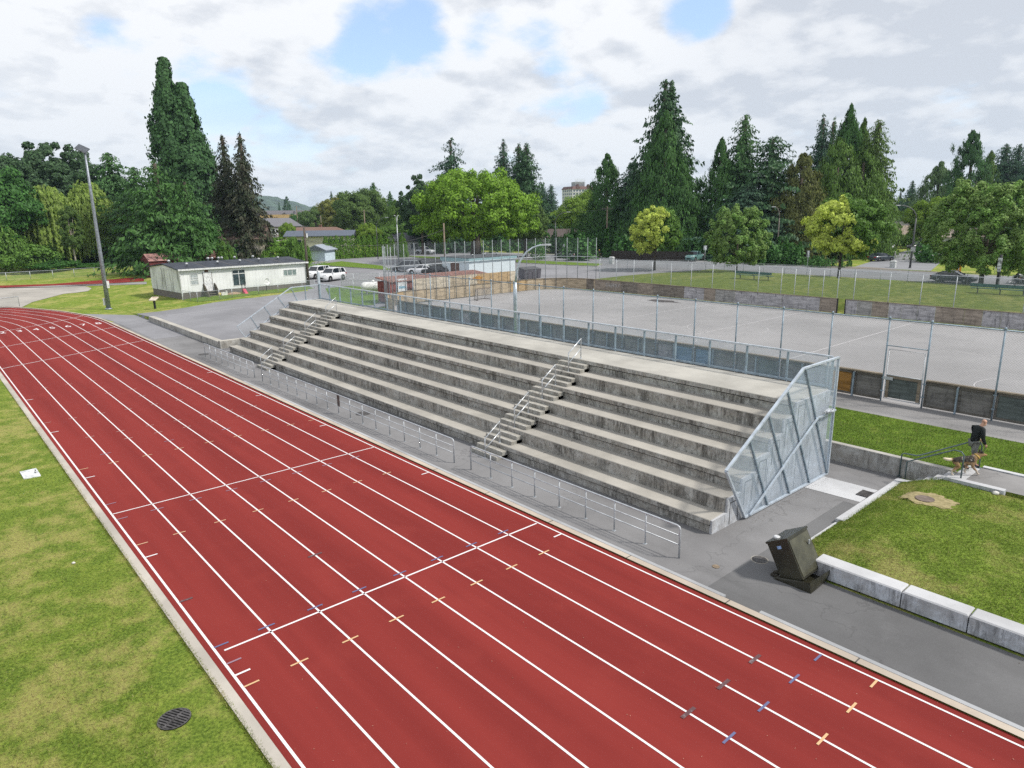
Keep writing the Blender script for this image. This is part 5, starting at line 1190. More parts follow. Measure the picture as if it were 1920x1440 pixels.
house(1310, 150, 8.5, 8, 2.7, 1.5, ST('navy_siding', (.035, .045, .06)), ST('brown_grey_roof', (.15, .125, .12)), 'dark garage house with a pale door and a brown-grey roof', FCV-.45, garage=(.8, 3.2))
house(1668, 205, 12, 9, 2.9, 1.9, ST('tan_brick', (.36, .29, .22)), ST('tan_roof', (.33, .265, .21)), 'tan roofed corner house on the side street', FCV-.9, wins=((-1, 1.4, .8, 2.2),), door=2.5)
house(1704, 225, 20, 11, 3.1, 2.4, ST('tan_brick', (.36, .29, .22)), ST('grey_tan_roof', (.27, .245, .225)), 'wider grey-tan roofed house behind the corner house', FCV-.6, True)
house(1690, 330, 14, 9, 3., 1.6, ST('white_stucco', (.60, .62, .62)), ST('pale_roof', (.45, .47, .50)), 'small white house far down the side street', FCV)
house(773, 178, 12, 9, 3., 1.6, ST('white_stucco', (.60, .62, .62)), ST('dark_grey_roof', (.09, .095, .11)), 'dark grey roofed house left of the big maple', FCV+.2, wins=((-1, .6, 1, 2.2),))
house(765, 330, 30, 16, 9.5, 3.4, ST('white_stucco', (.60, .62, .62)), ST('green_grey_roof', (.16, .19, .20)), 'large distant hall with a shallow grey gable above the trees', FCV+1.35, name='hall')
house(1790, 190, 10, 8, 2.8, 1.6, ST('grey_siding', (.42, .43, .45)), ST('taupe_roof', (.26, .22, .19)), 'house hidden behind the widest street maple', FCV)
house(32, 188, 7, 7, 2.8, 1.6, ST('dim_siding', (.25, .25, .25)), ST('dark_grey_roof', (.09, .095, .11)), 'dark roofed house under the trees at the far left', FCV)
# building site and town
b = far(536, 420, 3); cs = thing('building_site', 'unfinished wooden apartment block of raw sheathing in the distance', 'building', tuple(b), FCV)
m = MB(); m.box(-14, -6, 0, 17, 6, 3.4); m.build('lower_wall', ST('grey_siding', (.42, .43, .45)), cs)
m = MB(); m.box(-13, -5, 3.4, 17, 5, 8.4); m.mat(1)
for k in range(7): m.box(-11+k*1.2, -5.05, 4.4, -10.4+k*1.2, -4.95, 7.2)
m.build('sheathing', [M('raw_wood', (.62, .42, .22), .8), M('opening', (.22, .14, .07))], cs)
for (x, dd, w_, d_, h_, lb) in ((507, 560, 22, 12, 15, 'pale distant town block left of the dark cypress'), (522, 640, 26, 12, 17.5, 'distant white block with a flat roof under the hill'), (548, 600, 16, 12, 14, 'small white distant block right of the dark cypress'), (571, 640, 26, 12, 17.5, 'distant white block with a dark pitched roof by the trees'), (590, 560, 18, 12, 13, 'distant pale row of houses at the edge of the green trees')):
    house(x, dd, w_, d_, h_*.72, h_*.14, ST('town_white', (.62, .63, .65)), ST('town_roof', (.14, .13, .14)), lb, FCV+.2*math.sin(x), name='town_block', wins=[(-w_/2+1+k*3.2, -w_/2+2.6+k*3.2, h_*.45, h_*.58) for k in range(int(w_/3.4))])
b = far(1083, 560, 2); tw_ = thing('apartment_tower', 'tall pale apartment tower with a brown mansard top and rooftop antennas', 'tower', tuple(b), FCV+.45)
TWM = M('tower_wall', (.60, .60, .62), .8)
m = MB(); m.box(-12, -10, 0, 12, 10, 33); m.build('wall', TWM, tw_)
for f_ in range(5, 11):
    for k in range(7):
        x = -11+k*3.25; m = MB(); m.box(x, -10.15, f_*3.0+.7, x+1.9, -9.9, f_*3.0+2.3); wd_ = m.build('window', M('tower_window', (.10, .13, .17), .2), tw_)
    m = MB(); m.box(-12.2, -10.35, f_*3.0-.1, 12.2, -10.0, f_*3.0+.25); m.build('balcony_band', M('tower_band', (.68, .68, .70)), tw_)
for f_ in range(5, 11):
    for k in range(5):
        y = -8.5+k*3.7; m = MB(); m.box(-12.15, y, f_*3.0+.7, -11.9, y+1.9, f_*3.0+2.3); m.build('window', MATS['tower_window'], tw_)
m = MB(); m._add([(-12.6, -10.6, 33), (12.6, -10.6, 33), (12.6, 10.6, 33), (-12.6, 10.6, 33), (-11, -9, 35.6), (11, -9, 35.6), (11, 9, 35.6), (-11, 9, 35.6)], [(0,1,5,4), (1,2,6,5), (2,3,7,6), (3,0,4,7), (4,5,6,7)])
for x in (-6, 6): m._add([(x-2.6, -10.7, 33), (x+2.6, -10.7, 33), (x, -10.7, 37.6), (x-2.6, -7, 33), (x+2.6, -7, 33), (x, -7, 37.6)], [(0,1,2), (0,2,5,3), (1,4,5,2)])
m.build('roof', M('mansard_brown', (.15, .085, .075), .8), tw_)
m = MB(); m.box(-5, -4, 35.6, 5, 4, 40); m.build('penthouse', M('penthouse_grey', (.36, .38, .40)), tw_)
for k in range(9): m = MB(); m.tube([(-5.4+k*1.35, -4.2, 36), (-5.4+k*1.35, -4.2, 43.)], .22, 4); m.build('antenna', M('antenna_white', (.55, .58, .6)), tw_)
tw_.scale = (.80, .80, .80)
# garden fences beyond the street
fa, fb_ = at(1146, 487), at(1300, 490); rz_, L_f = frame_of(fa, fb_)
wf = thing('wooden_fence', 'dark weathered board fence beneath the conifers beyond the street', 'fence', tuple(fa), rz_)
m = MB()
for k in range(int(L_f/.17)): m.box(k*.17, 0, 0, k*.17+.16, .025, 1.75+.05*math.sin(k*1.7))
m.build('boards', ply('fence_boards', (.05, .042, .038), .5), wf)
m = MB(); m.box(0, .025, .4, L_f, .08, .5); m.box(0, .025, 1.4, L_f, .08, 1.5); m.build('rail', MATS['batten'], wf)
b = at(1172, 485); m = MB(); m.bar((0, 0, 0), (.9, .75, 2.3), .08, .08); o = m.build('leaning_stick', M('bare_wood', (.42, .33, .22)), label='pale stick leaning against the dark board fence', cat='stick'); o.location = b
house(1312, 128, .4, .4, .3, .1, SGN, SGN, 'x') if False else None
# ------------------------------------------------------------------ vehicles
TYRE = M('tyre', (.018, .018, .019), .8); RIM = M('alloy_rim', (.42, .43, .45), .3, .6); CGL = M('car_glass', (.016, .022, .03), .06, spec=.8); LAMPW = M('headlight', (.70, .72, .74), .15, spec=.8); LAMPR = M('taillight', (.30, .015, .015), .25, spec=.6); BLK = M('black_trim', (.015, .015, .016), .6)
def paint(name, c): return M(name, c, .25, .15, .05, 1., spec=.6)
# stations: x, half width, bottom z, belt z ; cabin: x of windscreen base, windscreen top, roof end, rear glass base; roof height
SHAPES = {
 'sedan': dict(L=4.85, W=.92, H=1.44, belt=.94, hood=.80, tail=.93, cab=(.95, .18, -1.05, -1.85), wh=.335, wb=1.42),
 'wagon': dict(L=4.7, W=.89, H=1.50, belt=.95, hood=.82, tail=.96, cab=(.92, .20, -1.75, -2.2), wh=.33, wb=1.36),
 'suv': dict(L=4.75, W=.94, H=1.80, belt=1.12, hood=1.06, tail=1.12, cab=(.92, .35, -1.95, -2.28), wh=.38, wb=1.40),
 'van': dict(L=5.1, W=.98, H=1.76, belt=1.06, hood=.98, tail=1.06, cab=(1.25, .45, -2.2, -2.46), wh=.34, wb=1.52),
 'pickup': dict(L=5.3, W=.96, H=1.80, belt=1.12, hood=1.08, tail=1.10, cab=(.85, .35, -.75, -.95), wh=.40, wb=1.65),
}
def car(kind, loc, rz, body, label, name='parked_car', hatch=False, group='parked and passing vehicles'):
    s = SHAPES[kind]; L, W, H, bz = s['L'], s['W'], s['H'], s['belt']; h2 = L/2; wb = s['wb']; wr = s['wh']
    C_ = thing(name, label, 'car', loc, rz, group)
    c0, c1, c2, c3 = s['cab']
    st_ = [(h2, .62, .42, .60, .62), (h2-.10, .78, .26, s['hood']-.14, s['hood']-.10), (h2-.45, .94, .20, s['hood']-.03, s['hood']+.02), (wb+.42, .98, .20, s['hood'], s['hood']+.05), (wb-.42, 1., .20, s['hood']+.05, s['hood']+.10), (c0, 1., .20, bz-.02, bz+.03), (0, 1., .20, bz, bz+.03), (-wb+.42, 1., .20, bz, bz+.03), (-wb-.42, .99, .22, bz, bz+.02), (-h2+.35, .95, .26, s['tail']-.02, s['tail']+.01), (-h2+.06, .86, .34, s['tail']-.08, s['tail']-.05), (-h2, .78, .46, .74, .76)]
    vs = []; fs = []
    for (x, k, zb, zs, zc) in st_:
        w_ = W*k
        vs += [(x, -w_*.86, zb), (x, -w_, zb+.14), (x, -w_*1.0, zb+(zs-zb)*.62), (x, -w_*.93, zs), (x, -w_*.5, zc), (x, w_*.5, zc), (x, w_*.93, zs), (x, w_, zb+(zs-zb)*.62), (x, w_, zb+.14), (x, w_*.86, zb)]
    n = 10
    for i in range(len(st_)-1):
        for k in range(n): fs.append((i*n+k, i*n+(k+1) % n, (i+1)*n+(k+1) % n, (i+1)*n+k))
    fs += [tuple(range(n)), tuple(range((len(st_)-1)*n, len(st_)*n))[::-1]]
    m = MB(); m._add(vs, fs, True)
    # roof and pillars in body colour
    wr1, wr0 = W*.74, W*.90
    rp = [(c1, H-.05), (c1-.35, H), ((c1+c2)/2, H+.01), (c2+.3, H-.02), (c2, H-.06)]
    rv = []; rf_ = []
    for x, z in rp: rv += [(x, -wr1, z-.05), (x, -wr1*.82, z), (x, wr1*.82, z), (x, wr1, z-.05), (x, wr1*.8, z-.08), (x, -wr1*.8, z-.08)]
    for i in range(len(rp)-1):
        for k in range(6): rf_.append((i*6+k, i*6+(k+1) % 6, (i+1)*6+(k+1) % 6, (i+1)*6+k))
    rf_ += [(0,1,2,3,4,5), tuple(range(24, 30))[::-1]]
    m._add(rv, rf_, True)
    for sd_ in (1, -1):
        for (xa, za, xb, zb_, th_) in ((c0, bz, c1, H-.06, .07), ((c0+c2)/2-.25, bz, (c1+c2)/2-.1, H-.06, .09), (c3, bz-.01, c2, H-.08, .14), (c2+.75 if kind in ('suv', 'van', 'wagon') else c2+.02, bz, c2+.72 if kind in ('suv', 'van', 'wagon') else c2-.02, H-.06, .08)):
            m.bar((xa, sd_*wr0*.985, za), (xb, sd_*wr1*1.0, zb_), th_, .05, (0, 1, 0))
    if kind == 'pickup': m.box(-h2+.1, -W*.86, .62, c3-.05, W*.86, .66)
    bd = m.build('body', body, C_)
    gq = lambda x0, z0, w0, x1, z1, w1: [(x0, -w0, z0), (x0, w0, z0), (x1, w1, z1), (x1, -w1, z1)]
    m = MB(); g0, g1 = wr0*.965, wr1*.975
    V = [(c0-.04, -g0, bz), (c0-.04, g0, bz), (c3+.04, g0, bz), (c3+.04, -g0, bz), (c1-.02, -g1, H-.07), (c1-.02, g1, H-.07), (c2+.02, g1, H-.08), (c2+.02, -g1, H-.08)]
    m._add(V, [(0,1,5,4), (1,2,6,5), (2,3,7,6), (3,0,4,7), (4,5,6,7)]); m.build('windows', CGL, C_)
    for x in (wb, -wb):
        for sd_ in (1, -1):
            m = MB(); m.lathe([(wr*.6, -.11), (wr*.96, -.115), (wr, -.07), (wr, .07), (wr*.96, .115), (wr*.6, .11)], 16, (x, sd_*(W-.11), wr), 'y'); w1_ = m.build('wheel', TYRE, C_)
            m = MB(); m.lathe([(.03, -.118), (wr*.62, -.105), (wr*.62, .105), (.03, .118)], 12, (x, sd_*(W-.105), wr), 'y'); m.build('rim', RIM, w1_)
            m = MB(); m.lathe([(wr*1.15, -.004), (wr*1.15, .004)], 16, (x, sd_*(W+.002), wr+.02), 'y'); m.build('wheel_arch', BLK, C_)
    for sd_ in (1, -1):
        z = s['hood']-.2; m = MB(); m._add([(h2-.02, sd_*.42, z-.02), (h2-.12, sd_*W*.80, z), (h2-.13, sd_*W*.80, z+.12), (h2-.05, sd_*.42, z+.08), (h2-.35, sd_*W*.93, z+.02), (h2-.35, sd_*W*.91, z+.14)], [(0,1,2,3), (1,4,5,2)]); m.build('headlight', LAMPW, C_)
        z = s['tail']-.28; m = MB(); m.box(-h2-.005, sd_*W*.55, z, -h2+.16, sd_*W*.90, z+.20); m.build('taillight', LAMPR, C_)
        m = MB(); m.box(c0-.25, sd_*(W*.95), bz-.01, c0-.05, sd_*(W*1.16), bz+.14); m.build('mirror', body, C_)
    m = MB(); m.box(h2-.06, -.42, .42, h2+.012, .42, .62); m.build('grille', BLK, C_)
    m = MB(); m.box(-h2+.02, -W*.80, .30, -h2-.03, W*.80, .42); m.build('bumper', BLK if kind in ('suv', 'pickup') else body, C_)
    if hatch:
        m = MB(); m._add([(c2, -W*.78, H+.02), (c2, W*.78, H+.02), (c2-1.15, W*.72, H+.30), (c2-1.15, -W*.72, H+.30), (c2, -W*.78, H-.05), (c2, W*.78, H-.05), (c2-1.1, W*.72, H+.2), (c2-1.1, -W*.72, H+.2)], [(0,1,2,3), (7,6,5,4), (0,4,5,1), (1,5,6,2), (2,6,7,3), (3,7,4,0)]); m.build('tailgate', CGL, C_)
    return C_
WHT = paint('white_car_paint', (.72, .73, .75)); GREYC = paint('grey_car_paint', (.20, .22, .24)); SLV = paint('silver_car_paint', (.46, .48, .51)); DRK = paint('charcoal_car_paint', (.035, .04, .048)); BLUEG = paint('slate_car_paint', (.055, .07, .085)); BLKC = paint('black_car_paint', (.012, .012, .014))
LW_ = math.atan2(.753, .658)       # heading towards the left of the photograph
car('sedan', (28.0, -92.9, .67), R(180), BLUEG, 'dark slate sedan driving along the street behind the bank', 'sedan')
car('suv', (20.4, -96.5, .67), R(0), WHT, 'white car cut by the right edge of the picture on the street', 'passing_car')
p = at(1058, 484); car('wagon', (p.x, p.y-.5, .68), R(12), SLV, 'silver station wagon parked beyond the street before the dark shrubs', 'station_wagon')
def pxcar(kind, px_, py, rz_, pnt, label, name='parked_car', **kw):
    p_ = at(px_, py); return car(kind, (p_.x, p_.y, hz(p_.x, p_.y)+.02), rz_, pnt, label, name, **kw)
pxcar('suv', 622, 526.5, R(115), WHT, 'white sport utility car facing the viewer by the wooden pole, front one', 'white_suv')
pxcar('suv', 594, 522, R(115), WHT, 'white sport utility car parked behind the front one by the wooden pole', 'sport_utility_car')
pxcar('van', 762, 509, LW_-.1, GREYC, 'grey minivan with its rear hatch open behind the rink netting', 'minivan', hatch=True)
pxcar('sedan', 792, 514, LW_-.25, WHT, 'white sedan parked beside the minivan behind the container roof', 'sedan')
pxcar('sedan', 818, 514.5, LW_-.3, BLKC, 'black sedan parked between the white sedan and the wooden pole', 'sedan')
pxcar('sedan', 846, 515, LW_-.3, DRK, 'charcoal sedan parked last in the row by the wooden pole', 'sedan')
pxcar('suv', 797, 477, LW_+2.7, SLV, 'blue-grey sport utility car on the street left of the big maple', 'sport_utility_car')
pxcar('sedan', 770, 470, LW_, BLKC, 'dark car in a driveway behind the street, left of the big maple', 'sedan')
pxcar('pickup', 1302, 489, LW_+.9, paint('teal_car_paint', (.13, .25, .24)), 'old teal and dark pickup truck parked before the dark garage', 'pickup_truck')
pxcar('suv', 1318, 485, LW_+.9, WHT, 'pale car parked beside the teal pickup', 'parked_car')
pxcar('sedan', 1652, 489.5, R(250), BLUEG, 'dark car parked behind the yellow maple on the side street', 'sedan')
pxcar('suv', 1718, 468.5, LW_+.4, BLKC, 'dark car parked on the far side of the side street', 'parked_car')
pxcar('van', 1655, 470, LW_+.4, WHT, 'white vehicle half hidden by shrubs near the tan roofed house', 'parked_van')
p = at(1010, 482); 
# ------------------------------------------------------------------ trees
def leaf_mat(name, c, var=.35, yel=None, trans=.30):
    m = bpy.data.materials.new(name); t = NT(m); g = t.n('NewGeometry'); p = t.obj()
    rnd = g.outputs['Random Per Island']; n = t.noise(p, .55, 4, .6)
    dk = tuple(x*(1-var) for x in c); lt = tuple(min(1, x*(1+var)) for x in (c[0]*1.04, c[1]*1.06, c[2]*.85))
    cc = t.mix(rnd, dk, lt)
    cc = t.mix(t.math('MULTIPLY', t.ramp(n, .48, .7), .35), cc, tuple(x*1.35 for x in (c[0]*1.1, c[1]*1.06, c[2])))
    if yel: cc = t.mix(t.math('MULTIPLY', t.ramp(n, .40, .58), .8), cc, yel)
    d = t.bsdf(cc, .6, 0, None, spec=.25); tr = t.n('BsdfTranslucent'); t.l(cc, tr.inputs[0])
    x = t.n('MixShader'); x.inputs[0].default_value = trans; t.l(d, x.inputs[1]); t.l(tr.outputs[0], x.inputs[2]); t.out(x.outputs[0]); return m
def unit(a): return a/np.maximum(np.linalg.norm(a, axis=1, keepdims=True), 1e-9)
def leaf_mesh(name, c, nrm, su, sv, axis=None, mat=None):
    """many small leaf faces: centre, facing, half length and half width of each"""
    n = len(c); nrm = unit(nrm)
    if axis is None: axis = rng.normal(size=(n, 3))
    a = unit(axis-nrm*(axis*nrm).sum(1, keepdims=True)); b = np.cross(nrm, a)
    su = np.asarray(su).reshape(-1, 1); sv = np.asarray(sv).reshape(-1, 1)
    fold = nrm*sv*.35
    v = np.stack([c-a*su, c-b*sv*.9+a*su*.1+fold, c+a*su, c+b*sv*.9+a*su*.1+fold], 1).reshape(-1, 3)
    me = bpy.data.meshes.new(name); me.vertices.add(4*n); me.loops.add(4*n); me.polygons.add(n)
    me.vertices.foreach_set('co', v.astype(np.float32).ravel()); me.loops.foreach_set('vertex_index', np.arange(4*n, dtype=np.int32))
    me.polygons.foreach_set('loop_start', np.arange(0, 4*n, 4, dtype=np.int32)); me.polygons.foreach_set('loop_total', np.full(n, 4, dtype=np.int32))
    me.update(calc_edges=True)
    if mat: me.materials.append(mat)
    return me
# every prototype is 1 m high and has unit crown radius; trees scale it
def p_broad(seed, n_cl=170, per=190, flat=.75, base=.22, leaf=.026, rag=.25, up_=.4, shape='round', cr=.19, asp=.7):
    g = np.random.default_rng(seed); cs = []; rs = []
    while len(cs) < n_cl:
        d = g.normal(size=3); d /= np.linalg.norm(d); k = g.uniform(.35, 1.)**.45
        z = d[2]*k
        if shape == 'vase':
            zz = g.uniform(0, 1); r = (.35+.65*math.sin(min(1, zz*1.5+.18)*math.pi/2))*(1-.55*zz**2.2); a = g.uniform(0, 6.28); q = g.uniform(.5, 1)**.5
            p = np.array([math.cos(a)*r*q, math.sin(a)*r*q, zz*2-1])
        else:
            p = np.array([d[0]*k, d[1]*k, z])
            if z < -.72: continue
        p *= 1+g.normal()*rag*.3
        cs.append(p); rs.append(cr*g.uniform(.6, 1.3))
    cs = np.array(cs); rs = np.array(rs)
    N = n_cl*per; idx = np.repeat(np.arange(n_cl), per)
    d = unit(g.normal(size=(N, 3))); d[:, 2] = np.where(d[:, 2] < -.25, d[:, 2]*.4, d[:, 2]); d = unit(d)
    rad = rs[idx]*g.uniform(.55, 1.08, N)
    off = d*rad[:, None]
    if shape == 'vase': off = off*np.array([.8, .8, .95])
    off = off*np.array([1, 1, min(2.2, max(.6, asp/((1-base)*.5)))])
    c = cs[idx]+off
    nr = d*.9+unit(cs[idx]*np.array([1, 1, .6])+1e-6)*.35+np.array([0, 0, up_])+g.normal(size=(N, 3))*.45
    zc = base+(1-base)*.5; c = c*np.array([1, 1, (1-base)*.5*.97]); c[:, 2] += zc
    c[:, 2] = np.maximum(c[:, 2], base*.55)
    s = leaf*g.uniform(.6, 1.35, N)
    return c, nr, s, s*.62, None, cs*np.array([1, 1, (1-base)*.5])+np.array([0, 0, zc])
def p_fir(seed, levels=54, droop=.3, rag=.3, t0=.05, power=.78, spray=62, gap=0., tip=.0, wid=1., bare=.0):
    g = np.random.default_rng(seed); C = []; Nn = []; A = []; SU = []
    for i in range(levels):
        t = t0+(1-t0)*(i+g.uniform(0, .6))/levels
        rl = (1-t)**power*(1 if t > .16 else .75+1.5*t)
        nb = int(5+5*(1-t))
        a0 = g.uniform(0, 6.28)
        for b in range(nb):
            if g.uniform() < gap: continue
            az = a0+6.283*b/nb+g.normal()*.25
            Lb = max(.02, rl*(1+g.normal()*rag)+.03)
            k = max(5, int(spray*Lb*1.3+3))
            s = np.sort(g.uniform(bare, 1, k)); hx = Lb*s
            dz = (-droop*s**1.3+droop*.45*s**3)*Lb*.42
            side = g.normal(size=k)*.17*Lb*(1.2-s)+g.normal(size=k)*.015
            x = hx*math.cos(az)-side*math.sin(az); y = hx*math.sin(az)+side*math.cos(az)
            z = t+dz-np.abs(side)*.1+g.normal(size=k)*.006
            C.append(np.stack([x, y, z], 1)); A.append(np.stack([np.full(k, math.cos(az))+g.normal(size=k)*.5, np.full(k, math.sin(az))+g.normal(size=k)*.5, np.full(k, -.35*droop-.1)+g.normal(size=k)*.3], 1))
            Nn.append(np.stack([np.full(k, math.cos(az)*.55), np.full(k, math.sin(az)*.55), np.full(k, .75)], 1)+g.normal(size=(k, 3))*.38)
            SU.append(.0225*g.uniform(.6, 1.5, k)*(.55+.9*(1-t)**.5))
    c = np.concatenate(C); su = np.concatenate(SU)
    return c, np.concatenate(Nn), su, su*.48, np.concatenate(A), None
def p_cone(seed, n=24000, rag=.16, power=.8, t0=.02, flame=.085, belly=.0):
    """dense cedar or cypress: upright flame-like sprays over a cone"""
    g = np.random.default_rng(seed); ncl = 300
    t = g.uniform(0, 1, ncl)**1.25*(1-t0)+t0; a = g.uniform(0, 6.283, ncl)
    r = ((1-t)**power)*(1+g.normal(size=ncl)*rag)*(1-belly*np.exp(-(t/.12)**2))*g.uniform(.72, 1.06, ncl)*np.where(g.uniform(0, 1, ncl) < .16, g.uniform(1.1, 1.38, ncl), 1)
    idx = g.integers(0, ncl, n)
    u = g.normal(size=(n, 3))*np.array([flame, flame, flame*.5])*(.16+1.05*(1-t[idx])**.75)[:, None]
    c = np.stack([r[idx]*np.cos(a[idx]), r[idx]*np.sin(a[idx]), t[idx]], 1)+u
    c[:, 2] = np.clip(c[:, 2], .004, 1.02)
    out = np.stack([np.cos(a[idx]), np.sin(a[idx]), np.full(n, .35)], 1)
    nr = out+unit(u)*.7+g.normal(size=(n, 3))*.35
    ax = np.stack([np.cos(a[idx])*.25, np.sin(a[idx])*.25, np.ones(n)], 1)+g.normal(size=(n, 3))*.35
    su = (.020 if n > 5000 else .06)*g.uniform(.6, 1.5, n); return c, nr, su, su*.45, ax, None
def p_poplar(seed, n=30000):
    """columnar poplar: many steep plumes packed round the stem"""
    g = np.random.default_rng(seed); ncl = 420
    t = g.uniform(.02, 1, ncl); a = g.uniform(0, 6.283, ncl)
    env = np.minimum(1, (t/.16)**.5)*np.clip((1.01-t)/.75, 0, 1)**.72
    r = env*(.35+.65*g.uniform(0, 1, ncl)**.5)*(1+.12*g.normal(size=ncl))*(1+.10*np.sin(t*11+seed))
    cx = .10*np.sin(t*3.+seed)-.05
    idx = g.integers(0, ncl, n)
    u = g.normal(size=(n, 3))*np.array([.085, .085, .016])*(.12+1.05*env[idx])[:, None]
    up_ = g.uniform(0, .05, n)
    c = np.stack([cx[idx]+r[idx]*np.cos(a[idx])*(1-up_*1.5), r[idx]*np.sin(a[idx])*(1-up_*1.5), t[idx]+up_], 1)+u
    c[:, 2] = np.clip(c[:, 2], .01, 1.0)
    nr = np.stack([np.cos(a[idx]), np.sin(a[idx]), np.full(n, .4)], 1)*.8+unit(u*np.array([1, 1, 5]))*.7+g.normal(size=(n, 3))*.4
    su = .0075*g.uniform(.6, 1.4, n); return c, nr, su, su*.8, None, None
def p_willow(seed):
    g = np.random.default_rng(seed); C = []; A = []; N_ = []; SU = []
    for k in range(620):
        d = g.normal(size=3); d /= np.linalg.norm(d); d[2] = abs(d[2])
        r = g.uniform(.5, 1.)**.5; top = np.array([d[0]*r*.8, d[1]*r*.8, .52+.44*d[2]*g.uniform(.75, 1.05)])
        cl = .06*np.array([g.normal(), g.normal(), g.normal()*.4]); top = top+cl
        ln = (top[2]-.05)*g.uniform(.35, .98); m = int(8+ln*44)
        s = np.linspace(0, 1, m)
        bow = .12*np.sin(np.minimum(s*4, 1)*1.57)
        x = top[0]+d[0]*bow+g.normal(size=m)*.014; y = top[1]+d[1]*bow+g.normal(size=m)*.014; z = top[2]-ln*s+.05*np.sin(np.minimum(s*3.5, 1)*3.14)
        C.append(np.stack([x, y, z], 1)); A.append(np.stack([d[0]*.1+g.normal(size=m)*.14, d[1]*.1+g.normal(size=m)*.14, np.full(m, -1.)], 1))
        N_.append(np.stack([np.full(m, d[0]*.8), np.full(m, d[1]*.8), .75+.8*np.exp(-s*6)], 1)+g.normal(size=(m, 3))*.4); SU.append(g.uniform(.026, .055, m))
    c = np.concatenate(C); su = np.concatenate(SU); return c, np.concatenate(N_), su, su*.52, np.concatenate(A), None
PROTO = {}
def crown_mesh(key, fn, H, Rr, mat):
    """crown with real leaf sizes: the unit shape stretched to height H and radius Rr"""
    c, nr, su, sv, ax, cl = fn
    S_ = np.array([Rr, Rr, H]); k = (Rr*Rr*H)**(1/3)*1.0
    nr = nr/S_*k
    ax2 = None if ax is None else ax*S_
    return leaf_mesh(key, c*S_, nr, su*k*1.15, sv*k*1.15, ax2, mat)
def trunk(H, r, limbs=None, Rr=1., top=.5, lean=0., split=0):
    m = MB(); pts = [(0, 0, -.15), (r*.3*lean, 0, H*top*.35), (r*lean, r*.3, H*top)]
    m.tube(pts, [r*1.35, r, r*.55], 8)
    if limbs is not None:
        for i in limbs:
            a = Vector(i); b = Vector((0, 0, H*top*.45+.2*H*random.random()*.5)); mid = (a+b)/2+Vector((0, 0, -.05*H))
            m.tube([b, mid, a], [r*.42, r*.25, r*.08], 5)
    return m
def tree(kind, loc, H, Rr, mat, label, cat='tree', seed=1, sq=1., rot=None, group='trees around the sports ground', tr=.5, lean=(0, 0), second=None, bark=None, **kw):
    key = (kind, seed, mat.name, tuple(sorted(kw.items())), second and second.name)
    th = thing({'fir': 'fir_tree', 'cone': 'cedar_tree', 'broad': 'broadleaf_tree', 'poplar': 'poplar_tree', 'willow': 'willow_tree', 'vase': 'maple_tree', 'hedge': 'hedge_tree', 'bush': 'bush'}[kind], label, cat, tuple(loc), rot if rot is not None else (seed*1.7+loc[0]) % 6.28, group)
    th.rotation_euler = (lean[0], lean[1], th.rotation_euler[2])
    k = (H, Rr)
    if key in PROTO:
        c0, t0, H0, R0 = PROTO[key]
        c = c0.copy(); tk = t0.copy()
        col.objects.link(c); col.objects.link(tk); c.parent = th; tk.parent = th; th.scale = (Rr/R0, Rr*sq/R0, H/H0); return th
    if kind in ('broad', 'vase', 'bush'): kw['asp'] = Rr/H
    fn = {'fir': lambda: p_fir(seed, **kw), 'cone': lambda: p_cone(seed, **kw), 'broad': lambda: p_broad(seed, **kw), 'bush': lambda: p_broad(seed, base=.0, n_cl=70, per=130, leaf=.04, **kw), 'vase': lambda: p_broad(seed, shape='vase', **kw), 'poplar': lambda: p_poplar(seed), 'willow': lambda: p_willow(seed), 'hedge': lambda: p_cone(seed, n=2600, power=.35, flame=.07, **kw)}[kind]()
    if kind == 'poplar': fn = fn[:2]+(fn[2]*3.2, fn[3]*3.2)+fn[4:]
    me = crown_mesh('crown', fn, H, Rr, mat)
    if second is not None:
        # a reverted branch system: one side of the crown grows leaves of another colour
        me.materials.append(second); cc = fn[0]; nz = np.sin(cc[:, 0]*5+1.3)*.25+np.sin(cc[:, 2]*9)*.12
        selx = (np.cos(sq_ang)*cc[:, 0]+np.sin(sq_ang)*cc[:, 1]+nz+sq_off-sq_z*(cc[:, 2]-.55)) > 0
        me.polygons.foreach_set('material_index', selx.astype(np.int32))
    c = bpy.data.objects.new('crown', me); col.objects.link(c); c.parent = th
    lb = None
    if fn[5] is not None and kind in ('broad', 'vase'):
        sel = fn[5][np.random.default_rng(seed).integers(0, len(fn[5]), 9)]; lb = [tuple(x) for x in sel*np.array([Rr*.7, Rr*.7, H])]
    top = {'fir': .97, 'cone': .9, 'poplar': .85, 'willow': .6, 'hedge': .6, 'bush': .3}.get(kind, .55)
    tk = trunk(H, tr*(1 if kind not in ('hedge', 'bush') else .3), lb, Rr, top).build('trunk', bark or BARK, th)
    th.scale = (1, sq, 1)
    PROTO[key] = (c, tk, H, Rr); return th
sq_ang, sq_off, sq_z = 0., 0., 0.
def T(kind, px_, dist, ytop, wpx, mat, label, seed=1, base_py=None, z=.65, **kw):
    """tree seen in pixel column px_, standing dist metres away, its top at row ytop, its crown wpx wide"""
    b = at(px_, base_py) if base_py else far(px_, dist, z)
    d = math.hypot(b.x-CAM[0], b.y-CAM[1]); H = up(px_, ytop, b)
    dep = (np.array(b)-CAM)@_f
    wpx *= {'fir': 1.42, 'cone': 1.30}.get(kind, 1.)*(.82 if mat is BROWNF else 1.)
    return tree(kind, b, H, wpx/2*dep/FPX, mat, label, seed=seed, **kw)
DFIR = leaf_mat('dark_fir_needles', (0.043, 0.102, 0.043), trans=.12); GFIR = leaf_mat('green_fir_needles', (0.061, 0.140, 0.047), trans=.15); BFIR = leaf_mat('bluish_fir_needles', (0.050, 0.108, 0.070), trans=.12)
